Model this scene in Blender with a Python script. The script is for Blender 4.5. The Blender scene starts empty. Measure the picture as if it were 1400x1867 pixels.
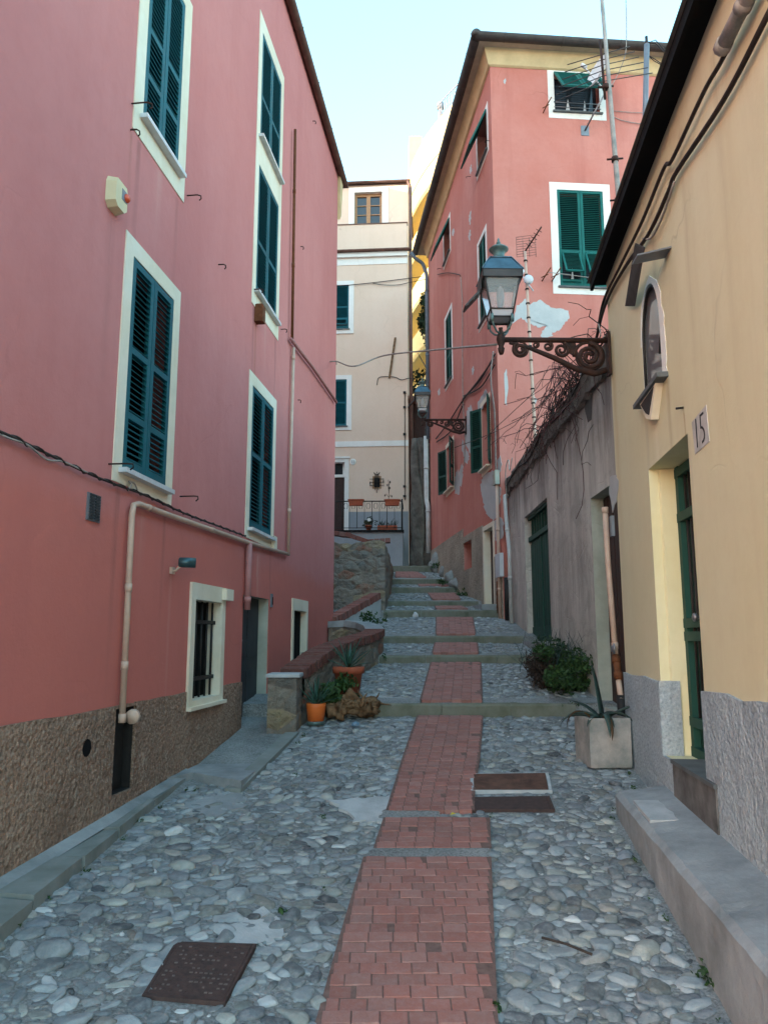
import bpy, bmesh, math, random
import numpy as np
from mathutils import Vector, Matrix

RND = random.Random(11)
NPR = np.random.default_rng(5)
scene = bpy.context.scene
COL = scene.collection
V = Vector

# ------------------------------------------------------------------ camera model (1400 x 1867 photo)
F, CX, CY = 1400.0, 700.0, 933.5
PITCH = math.radians(9.3)
EYE = V((0, 0, 1.6))
FW = V((0, math.cos(PITCH), math.sin(PITCH)))
UPV = V((0, -math.sin(PITCH), math.cos(PITCH)))
RT = V((1, 0, 0))
def ray(u, v):
    return FW + RT * ((u - CX) / F) + UPV * ((CY - v) / F)
def at_y(u, v, y):
    r = ray(u, v); return EYE + r * (y / r.y)
def at_z(u, v, z):
    r = ray(u, v); return EYE + r * ((z - EYE.z) / r.z)
def on_plane(u, v, o, n):
    r = ray(u, v); return EYE + r * ((o - EYE).dot(n) / r.dot(n))

# ------------------------------------------------------------------ colours and materials
def s2l(c):
    return c / 12.92 if c <= 0.04045 else ((c + 0.055) / 1.055) ** 2.4
def hx(h):
    h = h.lstrip('#')
    return tuple(s2l(int(h[i:i + 2], 16) / 255) for i in (0, 2, 4)) + (1.0,)
def mul(c, k):
    return (c[0] * k, c[1] * k, c[2] * k, 1.0)

class NT:
    def __init__(s, name):
        s.m = bpy.data.materials.new(name); s.m.use_nodes = True
        s.t = s.m.node_tree; s.n = s.t.nodes; s.l = s.t.links
        s.b = s.n['Principled BSDF']
        s.tc = s.n.new('ShaderNodeTexCoord')
    def new(s, typ, **kw):
        n = s.n.new(typ)
        for k, v in kw.items(): setattr(n, k, v)
        return n
    def link(s, a, b): s.l.new(a, b)
    def mapping(s, scale=(1, 1, 1), rot=(0, 0, 0)):
        m = s.new('ShaderNodeMapping'); m.inputs['Scale'].default_value = scale
        m.inputs['Rotation'].default_value = rot
        s.link(s.tc.outputs['Object'], m.inputs['Vector']); return m.outputs['Vector']
    def noise(s, scale, detail=4, rough=0.55, vec=None, dist=0.0):
        n = s.new('ShaderNodeTexNoise'); n.inputs['Scale'].default_value = scale
        n.inputs['Detail'].default_value = detail; n.inputs['Roughness'].default_value = rough
        n.inputs['Distortion'].default_value = dist
        s.link(vec if vec is not None else s.tc.outputs['Object'], n.inputs['Vector'])
        return n.outputs['Fac']
    def voro(s, scale, feature='F1', vec=None, out='Distance', rnd=1.0):
        n = s.new('ShaderNodeTexVoronoi'); n.feature = feature
        n.inputs['Scale'].default_value = scale; n.inputs['Randomness'].default_value = rnd
        s.link(vec if vec is not None else s.tc.outputs['Object'], n.inputs['Vector'])
        return n.outputs[out]
    def ramp(s, fac, stops, interp='LINEAR'):
        r = s.new('ShaderNodeValToRGB'); e = r.color_ramp.elements
        r.color_ramp.interpolation = interp
        while len(e) < len(stops): e.new(0.5)
        for i, (p, c) in enumerate(stops):
            e[i].position = p; e[i].color = c if len(c) == 4 else tuple(c) + (1,)
        s.link(fac, r.inputs['Fac']); return r.outputs['Color']
    def mask(s, fac, lo, hi):
        m = s.new('ShaderNodeMapRange'); m.inputs['From Min'].default_value = lo
        m.inputs['From Max'].default_value = hi; m.clamp = True
        s.link(fac, m.inputs['Value']); return m.outputs['Result']
    def math(s, op, a, b=None):
        m = s.new('ShaderNodeMath', operation=op)
        for i, x in enumerate((a, b)):
            if x is None: continue
            if isinstance(x, (int, float)): m.inputs[i].default_value = x
            else: s.link(x, m.inputs[i])
        return m.outputs[0]
    def mix(s, fac, a, b, blend='MIX'):
        m = s.new('ShaderNodeMix', data_type='RGBA', blend_type=blend)
        for sock, x in ((m.inputs[0], fac), (m.inputs[6], a), (m.inputs[7], b)):
            if isinstance(x, (int, float)): sock.default_value = x
            elif isinstance(x, tuple): sock.default_value = x
            else: s.link(x, sock)
        return m.outputs[2]
    def color(s, c):
        if isinstance(c, tuple): s.b.inputs['Base Color'].default_value = c
        else: s.link(c, s.b.inputs['Base Color'])
    def rough(s, r, spec=0.3, metal=0.0):
        s.b.inputs['Roughness'].default_value = r
        s.b.inputs['Specular IOR Level'].default_value = spec
        s.b.inputs['Metallic'].default_value = metal
    def bump(s, h, strength=0.3, dist=0.01):
        b = s.new('ShaderNodeBump'); b.inputs['Strength'].default_value = strength
        b.inputs['Distance'].default_value = dist
        s.link(h, b.inputs['Height']); s.link(b.outputs['Normal'], s.b.inputs['Normal'])

M = {}; NTS = {}
def add_streaks(name, d, org, streaks):
    """rain and rust streaks that run down a wall from sills, hooks and pipes: (s, z, half width, length, colour, strength)"""
    t = NTS[name]; link = t.b.inputs['Base Color'].links[0]; c = link.from_socket
    dp = t.new('ShaderNodeVectorMath', operation='DOT_PRODUCT'); t.link(t.tc.outputs['Object'], dp.inputs[0]); dp.inputs[1].default_value = d
    sx = t.new('ShaderNodeSeparateXYZ'); t.link(t.tc.outputs['Object'], sx.inputs[0]); z = sx.outputs['Z']
    wob = t.math('MULTIPLY', t.math('SUBTRACT', t.noise(2.2, 4, 0.6), 0.5), 0.07)
    s = t.math('ADD', dp.outputs['Value'], wob); fade = t.noise(1.0, 5, 0.7, t.mapping((14, 14, 0.8)))
    for (s0, z0, w, L, col, k) in streaks:
        a = t.mask(t.math('ABSOLUTE', t.math('SUBTRACT', s, s0)), w, 0.0)
        dz = t.math('SUBTRACT', z0 - org[2], z)
        b = t.math('MULTIPLY', t.mask(dz, 0.0, 0.04), t.mask(dz, L, 0.05))
        m = t.math('MULTIPLY', t.math('MULTIPLY', a, b), t.math('MULTIPLY', t.mask(fade, 0.25, 0.65), k))
        c = t.mix(m, c, col)
    t.color(c)
def plaster(name, base, dark, pale, bump=0.25, streak=0.5, grain=60, lowsc=0.45, lower=None, cracks=0.26):
    t = NT(name)
    low = t.noise(lowsc, 5, 0.6)
    c = t.mix(t.mask(low, 0.35, 0.68), base, pale)
    if lower:      # older, redder coat of paint below the cable line
        pz = t.new('ShaderNodeSeparateXYZ'); t.link(t.tc.outputs['Object'], pz.inputs[0])
        zz_ = t.math('ADD', pz.outputs['Z'], t.math('MULTIPLY', t.noise(0.7, 5, 0.7), 0.5))
        c = t.mix(t.mask(zz_, 2.85, 2.65), c, lower)
    st = t.noise(1.0, 5, 0.65, t.mapping((1.7, 1.7, 0.16)))
    c = t.mix(t.math('MULTIPLY', t.mask(st, 0.5, 0.78), streak), c, dark)
    bl = t.noise(2.3, 6, 0.7, dist=0.6)
    c = t.mix(t.math('MULTIPLY', t.mask(bl, 0.58, 0.75), streak * 0.45), c, pale)
    md = t.noise(9, 5, 0.7)
    c = t.mix(t.math('MULTIPLY', t.mask(md, 0.45, 0.8), 0.22), c, dark)
    wv = t.new('ShaderNodeTexNoise'); wv.inputs['Scale'].default_value = 1.8; t.link(t.tc.outputs['Object'], wv.inputs['Vector'])
    wvec = t.mix(0.35, t.tc.outputs['Object'], wv.outputs['Color'])
    crk = t.mask(t.voro(0.75, 'DISTANCE_TO_EDGE', wvec), 0.006, 0.001)
    crk = t.math('MULTIPLY', crk, t.mask(t.noise(0.6, 3, 0.5), 0.5, 0.6))
    c = t.mix(t.math('MULTIPLY', crk, cracks), c, mul(dark, 0.55))
    rep = t.mask(t.voro(0.55, 'F1', t.mapping((1, 1, 0.7)), 'Color'), 0.80, 0.84)
    c = t.mix(t.math('MULTIPLY', rep, 0.30 * streak), c, pale)
    scr = t.mask(t.noise(6.5, 6, 0.8, t.mapping((1, 1, 0.35))), 0.66, 0.72)
    c = t.mix(t.math('MULTIPLY', scr, 0.35 * streak), c, mul(pale, 1.15))
    t.color(c); t.rough(0.88, 0.2)
    fine = t.noise(grain, 4, 0.7); mid = t.noise(5, 4, 0.6)
    h = t.math('ADD', t.math('MULTIPLY', fine, 0.4), t.math('ADD', t.math('MULTIPLY', mid, 1.4), t.math('MULTIPLY', t.noise(1.7, 3, 0.5), 2.0)))
    h = t.math('SUBTRACT', h, t.math('MULTIPLY', crk, cracks * 2))
    t.bump(h, bump, 0.016)
    M[name] = t.m; NTS[name] = t; return t.m
def simple(name, c, rough=0.6, spec=0.3, metal=0.0, var=0.25, scale=8, bump=0.1, c2=None, bscale=40):
    t = NT(name)
    n = t.noise(scale, 5, 0.65)
    t.color(t.mix(t.mask(n, 0.35, 0.7), c, c2 if c2 else mul(c, 1 - var)))
    t.rough(rough, spec, metal)
    if bump: t.bump(t.noise(bscale, 4, 0.6), bump, 0.006)
    M[name] = t.m; return t.m
def roughcast(name, base, dark, pale, scale=55, bump=0.9):
    t = NT(name)
    n = t.noise(0.9, 5, 0.65); sp = t.noise(scale, 3, 0.7)
    v = t.voro(scale * 0.8)
    c = t.mix(t.mask(n, 0.35, 0.7), base, dark)
    c = t.mix(t.math('MULTIPLY', t.mask(sp, 0.52, 0.72), 0.75), c, pale)
    c = t.mix(t.math('MULTIPLY', t.mask(sp, 0.48, 0.3), 0.6), c, mul(dark, 0.55))
    dmp = t.noise(1.5, 6, 0.75, t.mapping((1, 1, 0.45)))
    c = t.mix(t.math('MULTIPLY', t.mask(dmp, 0.52, 0.68), 0.6), c, mul(dark, 0.85))
    bald = t.mask(t.noise(2.6, 5, 0.7), 0.62, 0.66)
    c = t.mix(t.math('MULTIPLY', bald, 0.7), c, mul(pale, 0.8))
    t.color(c); t.rough(0.93, 0.15)
    lump = t.math('ADD', t.math('MULTIPLY', t.noise(scale * .28, 4, .6), 2.2), t.math('MULTIPLY', t.noise(3.5, 4, .6), 3.0))
    t.bump(t.math('ADD', t.math('ADD', t.math('MULTIPLY', v, -0.8), sp), lump), bump, 0.022)
    M[name] = t.m; return t.m

plaster('rose_plaster', (0.52, 0.185, 0.174, 1), (0.45, 0.138, 0.125, 1), (0.575, 0.225, 0.21, 1), 0.3, 0.42, lower=(0.55, 0.172, 0.142, 1), cracks=0.08)
plaster('red_plaster', (0.49, 0.172, 0.135, 1), (0.39, 0.122, 0.098, 1), (0.55, 0.24, 0.20, 1), 0.35, 0.7)
plaster('cream_plaster', (0.70, 0.53, 0.41, 1), (0.61, 0.45, 0.335, 1), (0.74, 0.585, 0.47, 1), 0.15, 0.35)
plaster('ochre_plaster', (0.66, 0.595, 0.385, 1), (0.56, 0.475, 0.295, 1), (0.70, 0.65, 0.46, 1), 0.3, 0.6)
plaster('trim_cream', (0.72, 0.64, 0.49, 1), (0.50, 0.43, 0.31, 1), (0.78, 0.72, 0.60, 1), 0.2, 0.45, lowsc=2)
plaster('trim_white', (0.74, 0.73, 0.68, 1), (0.55, 0.53, 0.47, 1), (0.8, 0.79, 0.75, 1), 0.15, 0.3, lowsc=2)
plaster('pale_jamb', (0.76, 0.68, 0.40, 1), (0.62, 0.53, 0.29, 1), (0.8, 0.74, 0.5, 1), 0.15, 0.35, lowsc=1.5)
plaster('bare_plaster', (0.43, 0.45, 0.45, 1), (0.33, 0.34, 0.34, 1), (0.5, 0.51, 0.50, 1), 0.4, 0.4, lowsc=3)
plaster('grey_jamb', (0.34, 0.36, 0.30, 1), (0.26, 0.27, 0.23, 1), (0.5, 0.52, 0.45, 1), 0.4, 0.6, lowsc=2)
plaster('slate_plaster', (0.27, 0.29, 0.31, 1), (0.2, 0.21, 0.23, 1), (0.34, 0.36, 0.38, 1), 0.3, 0.4)
roughcast('brown_roughcast', (0.355, 0.235, 0.17, 1), (0.215, 0.14, 0.105, 1), (0.54, 0.425, 0.335, 1), 42, 0.8)
roughcast('grey_roughcast', (0.42, 0.48, 0.515, 1), (0.32, 0.37, 0.40, 1), (0.56, 0.61, 0.64, 1), 48, 0.6)
roughcast('beige_roughcast', (0.40, 0.34, 0.265, 1), (0.25, 0.215, 0.175, 1), (0.5, 0.44, 0.36, 1), 30, 0.5)

def weathered():
    t = NT('weathered_plaster')
    n = t.noise(0.8, 6, 0.65); st = t.noise(1.0, 6, 0.7, t.mapping((2.2, 2.2, 0.3)))
    st2 = t.noise(1.0, 5, 0.7, t.mapping((4, 4, 0.5)))
    c = t.mix(t.mask(n, 0.35, 0.65), (0.45, 0.425, 0.38, 1), (0.60, 0.575, 0.52, 1))
    c = t.mix(t.math('MULTIPLY', t.mask(st, 0.45, 0.7), 0.65), c, (0.235, 0.215, 0.195, 1))
    c = t.mix(t.math('MULTIPLY', t.mask(st2, 0.55, 0.75), 0.2), c, (0.42, 0.30, 0.25, 1))
    c = t.mix(t.math('MULTIPLY', t.mask(t.noise(1.9, 6, 0.75, dist=0.8), 0.52, 0.62), 0.45), c, (0.27, 0.26, 0.24, 1))
    c = t.mix(t.math('MULTIPLY', t.mask(t.noise(2.7, 6, 0.75, dist=0.5), 0.6, 0.66), 0.5), c, (0.60, 0.575, 0.53, 1))
    pz = t.new('ShaderNodeSeparateXYZ'); t.link(t.tc.outputs['Object'], pz.inputs[0])
    drip = t.math('ADD', pz.outputs['Z'], t.math('MULTIPLY', st2, 2.4))
    c = t.mix(t.math('MULTIPLY', t.mask(drip, 3.9, 4.9), 0.9), c, (0.075, 0.066, 0.06, 1))
    cr = t.voro(2.2, 'DISTANCE_TO_EDGE', t.mapping((1, 1, 0.55)))
    t.color(c); t.rough(0.95, 0.15)
    h = t.math('ADD', t.math('MULTIPLY', t.mask(cr, 0.0, 0.012), 0.5), t.math('ADD', t.noise(7, 6, 0.7), t.math('MULTIPLY', t.noise(50, 3, 0.6), 0.3)))
    t.bump(h, 0.5, 0.03); M['weathered_plaster'] = t.m
weathered()

def rubble():
    t = NT('rubble_stone')
    vec = t.mapping((1, 1, 1.7))
    nn = t.new('ShaderNodeTexNoise'); nn.inputs['Scale'].default_value = 2.5; t.link(vec, nn.inputs['Vector'])
    wv = t.mix(0.12, vec, nn.outputs['Color'])
    e = t.voro(3.6, 'DISTANCE_TO_EDGE', wv); col = t.voro(3.6, 'F1', wv, 'Color')
    sep = t.new('ShaderNodeSeparateColor'); t.link(col, sep.inputs[0])
    sc = t.ramp(sep.outputs[0], [(0, (0.27, 0.25, 0.22)), (0.45, (0.34, 0.31, 0.26)), (0.62, (0.42, 0.33, 0.19)),
                                 (0.8, (0.19, 0.19, 0.18)), (0.9, (0.34, 0.13, 0.08)), (1, (0.38, 0.33, 0.25))], 'CONSTANT')
    c = t.mix(t.math('MULTIPLY', t.noise(14, 6, 0.7), 0.6), sc, (0.17, 0.155, 0.14, 1))
    mort = t.mask(t.noise(1.6, 6, 0.75), 0.42, 0.62)
    m2 = t.math('MAXIMUM', t.math('MULTIPLY', t.mask(e, 0.10, 0.0), 0.8), mort)
    c = t.mix(m2, c, t.mix(t.noise(20, 5, 0.7), (0.34, 0.285, 0.225, 1), (0.17, 0.14, 0.115, 1)))
    t.color(c); t.rough(0.95, 0.15)
    h = t.math('ADD', t.math('MULTIPLY', t.mask(e, 0.0, 0.2), t.math('SUBTRACT', 0.8, t.math('MULTIPLY', mort, 0.7))), t.math('MULTIPLY', t.noise(15, 6, 0.75), 1.3))
    t.bump(h, 0.9, 0.05); M['rubble_stone'] = t.m
rubble()

def louvre(name, c, c2):
    t = NT(name)
    n = t.noise(6, 5, 0.7); st = t.noise(1, 4, 0.7, t.mapping((25, 25, 1.5)))
    k = t.mix(t.mask(n, 0.4, 0.7), c, c2)
    k = t.mix(t.math('MULTIPLY', t.mask(st, 0.6, 0.8), 0.35), k, mul(c2, 1.9))
    oi = t.new('ShaderNodeObjectInfo')
    k = t.mix(t.math('MULTIPLY', oi.outputs['Random'], 0.4), k, mul(c, 1.5))
    t.color(k); t.rough(0.6, 0.22); t.bump(st, 0.08, 0.004); M[name] = t.m
louvre('teal_paint', (0.007, 0.098, 0.122, 1), (0.005, 0.07, 0.09, 1))
louvre('green_paint', (0.008, 0.115, 0.10, 1), (0.006, 0.082, 0.075, 1))
louvre('dark_green_paint', (0.012, 0.058, 0.045, 1), (0.009, 0.038, 0.03, 1))
louvre('door_green', (0.010, 0.050, 0.036, 1), (0.02, 0.036, 0.026, 1))
louvre('door_brown', (0.045, 0.022, 0.018, 1), (0.028, 0.014, 0.012, 1))
louvre('door_grey', (0.045, 0.05, 0.055, 1), (0.03, 0.032, 0.036, 1))
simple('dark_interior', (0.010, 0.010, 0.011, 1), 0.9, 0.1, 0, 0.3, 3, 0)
def glassy(name, c, rough=0.06, spec=0.6):
    t = NT(name); t.color(c); t.rough(rough, spec); M[name] = t.m
glassy('window_glass', (0.02, 0.024, 0.03, 1))
glassy('shrine_glass', (0.17, 0.165, 0.175, 1), 0.05, 0.8)
simple('marble', (0.62, 0.64, 0.66, 1), 0.4, 0.4, 0, 0.25, 6, 0.05)
simple('slate', (0.135, 0.15, 0.155, 1), 0.7, 0.3, 0, 0.45, 5, 0.35, bscale=25)
simple('step_stone', (0.20, 0.205, 0.17, 1), 0.9, 0.25, 0, 0.45, 4, 0.5, (0.12, 0.128, 0.09, 1), 30)
simple('kerb_stone', (0.26, 0.28, 0.27, 1), 0.85, 0.3, 0, 0.4, 3, 0.6, (0.165, 0.18, 0.165, 1), 25)
simple('concrete', (0.345, 0.365, 0.375, 1), 0.92, 0.2, 0, 0.35, 2.6, 1.0, (0.19, 0.205, 0.21, 1), 38)
simple('cement_pale', (0.50, 0.52, 0.53, 1), 0.92, 0.2, 0, 0.3, 6, 0.7, (0.35, 0.37, 0.38, 1), 60)
simple('planter_concrete', (0.42, 0.375, 0.345, 1), 0.9, 0.2, 0, 0.4, 5.5, 0.6, (0.19, 0.21, 0.20, 1), 50)
simple('iron', (0.028, 0.025, 0.024, 1), 0.6, 0.4, 0.3, 0.4, 20, 0.3)
simple('rusty_iron', (0.06, 0.026, 0.018, 1), 0.75, 0.3, 0.2, 0.5, 12, 0.4, (0.022, 0.016, 0.015, 1))
simple('rust', (0.17, 0.065, 0.03, 1), 0.85, 0.2, 0.1, 0.4, 12, 0.4)
simple('cover_iron', (0.085, 0.052, 0.047, 1), 0.8, 0.3, 0.1, 0.5, 30, 0.5, (0.05, 0.034, 0.032, 1))
simple('worn_metal', (0.16, 0.125, 0.115, 1), 0.6, 0.4, 0.3, 0.4, 30, 0.2)
simple('rust_cover', (0.16, 0.083, 0.06, 1), 0.85, 0.2, 0.1, 0.4, 10, 0.5, (0.07, 0.04, 0.033, 1))
simple('copper_gutter', (0.16, 0.085, 0.065, 1), 0.6, 0.4, 0.3, 0.45, 5, 0.1)
simple('dark_gutter', (0.075, 0.065, 0.062, 1), 0.6, 0.4, 0.3, 0.4, 5, 0.1)
simple('zinc', (0.27, 0.28, 0.30, 1), 0.45, 0.5, 0.7, 0.35, 6, 0.05)
simple('lead_grey', (0.20, 0.22, 0.25, 1), 0.5, 0.4, 0.3, 0.3, 4, 0.1)
simple('pipe_cream', (0.57, 0.42, 0.33, 1), 0.5, 0.4, 0, 0.3, 4, 0.05, (0.46, 0.30, 0.23, 1))
simple('pipe_white', (0.55, 0.56, 0.54, 1), 0.45, 0.4, 0, 0.25, 4, 0.05)
simple('pipe_blue', (0.12, 0.16, 0.20, 1), 0.45, 0.4, 0, 0.3, 4, 0.05)
simple('pipe_pink', (0.42, 0.19, 0.18, 1), 0.6, 0.3, 0, 0.25, 4, 0.05)
simple('cable', (0.045, 0.036, 0.034, 1), 0.7, 0.2, 0, 0.4, 15, 0)
simple('cable_pale', (0.36, 0.33, 0.30, 1), 0.7, 0.2, 0, 0.4, 15, 0)
simple('plastic_cream', (0.66, 0.58, 0.36, 1), 0.45, 0.4, 0, 0.15, 3, 0)
simple('plastic_white', (0.6, 0.62, 0.65, 1), 0.4, 0.4, 0, 0.15, 3, 0)
simple('red_lens', (0.60, 0.085, 0.035, 1), 0.25, 0.5, 0, 0.2, 3, 0)
simple('teal_metal', (0.05, 0.115, 0.13, 1), 0.35, 0.5, 0.4, 0.35, 10, 0.05)
simple('lamp_metal', (0.085, 0.15, 0.19, 1), 0.28, 0.6, 0.65, 0.4, 9, 0.08)
simple('patina', (0.13, 0.21, 0.20, 1), 0.5, 0.4, 0.3, 0.45, 9, 0.1)
simple('wood_frame', (0.36, 0.19, 0.085, 1), 0.5, 0.4, 0, 0.3, 12, 0.1)
simple('curtain', (0.7, 0.72, 0.74, 1), 0.9, 0.1, 0, 0.1, 3, 0)
simple('terracotta', (0.40, 0.11, 0.055, 1), 0.75, 0.3, 0, 0.3, 7, 0.15, (0.31, 0.075, 0.04, 1))
simple('orange_plastic', (0.72, 0.16, 0.03, 1), 0.5, 0.4, 0, 0.15, 5, 0.05)
simple('soil', (0.05, 0.038, 0.028, 1), 0.95, 0.1, 0, 0.4, 20, 0.8)
simple('roof_tile', (0.20, 0.16, 0.135, 1), 0.9, 0.2, 0, 0.4, 4, 0.3)
simple('soffit', (0.50, 0.40, 0.285, 1), 0.9, 0.2, 0, 0.25, 3, 0.1)
simple('cornice', (0.66, 0.51, 0.29, 1), 0.9, 0.2, 0, 0.25, 2, 0.1)
simple('tower_cream', (0.50, 0.41, 0.19, 1), 0.85, 0.2, 0, 0.1, 2, 0.05)
simple('tower_yellow', (0.54, 0.42, 0.16, 1), 0.85, 0.2, 0, 0.1, 2, 0.05)
simple('bark', (0.15, 0.138, 0.12, 1), 0.95, 0.15, 0, 0.5, 4, 0.9, (0.06, 0.056, 0.05, 1), 14)
simple('driftwood', (0.25, 0.15, 0.08, 1), 0.9, 0.2, 0, 0.5, 11, 0.9, (0.065, 0.036, 0.02, 1), 22)
simple('twig', (0.075, 0.06, 0.053, 1), 0.9, 0.1, 0, 0.4, 9, 0)
simple('twig_red', (0.11, 0.05, 0.05, 1), 0.9, 0.1, 0, 0.4, 9, 0)
simple('agave_leaf', (0.040, 0.082, 0.075, 1), 0.5, 0.35, 0, 0.35, 8, 0.05, (0.022, 0.05, 0.04, 1))
simple('aloe_leaf', (0.05, 0.13, 0.10, 1), 0.45, 0.4, 0, 0.35, 8, 0.05, (0.025, 0.075, 0.05, 1))
simple('dry_leaf', (0.12, 0.075, 0.045, 1), 0.9, 0.1, 0, 0.35, 8, 0.1)
simple('yellow_leaf', (0.7, 0.55, 0.05, 1), 0.7, 0.2, 0, 0.1, 8, 0)
simple('number_tile', (0.55, 0.53, 0.50, 1), 0.6, 0.3, 0, 0.3, 9, 0.2, (0.36, 0.35, 0.33, 1))
simple('ink', (0.03, 0.03, 0.035, 1), 0.7, 0.2, 0, 0.2, 9, 0)
simple('blue_scrap', (0.16, 0.27, 0.38, 1), 0.5, 0.3, 0, 0.2, 9, 0)
simple('brick_mortar', (0.215, 0.135, 0.118, 1), 0.95, 0.15, 0, 0.4, 18, 0.6)
def leafmat(name, c, c2):
    t = NT(name)
    a = t.new('ShaderNodeAttribute'); a.attribute_name = 'tint'
    k = t.mix(a.outputs['Fac'], c, c2); t.color(k); t.rough(0.6, 0.25)
    M[name] = t.m
leafmat('leaf_green', (0.013, 0.036, 0.012, 1), (0.045, 0.095, 0.026, 1))
leafmat('leaf_dark', (0.012, 0.026, 0.014, 1), (0.04, 0.062, 0.026, 1))
leafmat('leaf_brown', (0.028, 0.02, 0.018, 1), (0.065, 0.043, 0.033, 1))
def tinted(name, rough, spec, bscale, bstr, bdist, speck=0.25):
    t = NT(name)
    a = t.new('ShaderNodeAttribute'); a.attribute_name = 'tint'
    n = t.noise(22, 5, 0.7)
    c = t.mix(t.math('MULTIPLY', t.mask(n, 0.45, 0.75), speck), a.outputs['Color'], (0.48, 0.49, 0.49, 1))
    c = t.mix(t.math('MULTIPLY', t.mask(t.noise(9, 5, 0.7), 0.5, 0.8), speck), c, (0.06, 0.065, 0.065, 1))
    t.color(c); t.rough(rough, spec)
    t.bump(t.noise(bscale, 5, 0.7), bstr, bdist); M[name] = t.m
tinted('cobble', 0.66, 0.35, 26, 0.7, 0.014, 0.38)
tinted('paving_brick', 0.85, 0.25, 60, 0.5, 0.008, 0.16)
tinted('wall_brick', 0.85, 0.25, 60, 0.5, 0.008, 0.12)
def mortar():
    t = NT('mortar')
    n = t.noise(1.4, 6, 0.7); g = t.noise(55, 5, 0.75); s = t.voro(45)
    c = t.mix(t.mask(n, 0.35, 0.68), (0.20, 0.21, 0.21, 1), (0.35, 0.365, 0.365, 1))
    c = t.mix(t.math('MULTIPLY', t.mask(g, 0.5, 0.72), 0.6), c, (0.46, 0.47, 0.47, 1))
    c = t.mix(t.math('MULTIPLY', t.mask(g, 0.5, 0.3), 0.7), c, (0.06, 0.062, 0.06, 1))
    c = t.mix(t.math('MULTIPLY', t.mask(t.noise(3.1, 5, 0.7), 0.6, 0.72), 0.5), c, (0.06, 0.075, 0.045, 1))
    t.color(c); t.rough(0.95, 0.15)
    t.bump(t.math('ADD', g, t.math('MULTIPLY', s, -0.5)), 0.8, 0.02); M['mortar'] = t.m
mortar()

def lampglass():
    t = NT('lamp_glass')
    t.color((0.75, 0.75, 0.74, 1)); t.rough(0.1, 0.6)
    t.b.inputs['Transmission Weight'].default_value = 0.72
    t.b.inputs['IOR'].default_value = 1.25
    M['lamp_glass'] = t.m
    t = NT('lamp_milky'); t.color((0.55, 0.53, 0.54, 1)); t.rough(0.5, 0.4)
    t.b.inputs['Transmission Weight'].default_value = 0.2; M['lamp_milky'] = t.m
lampglass()

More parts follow.
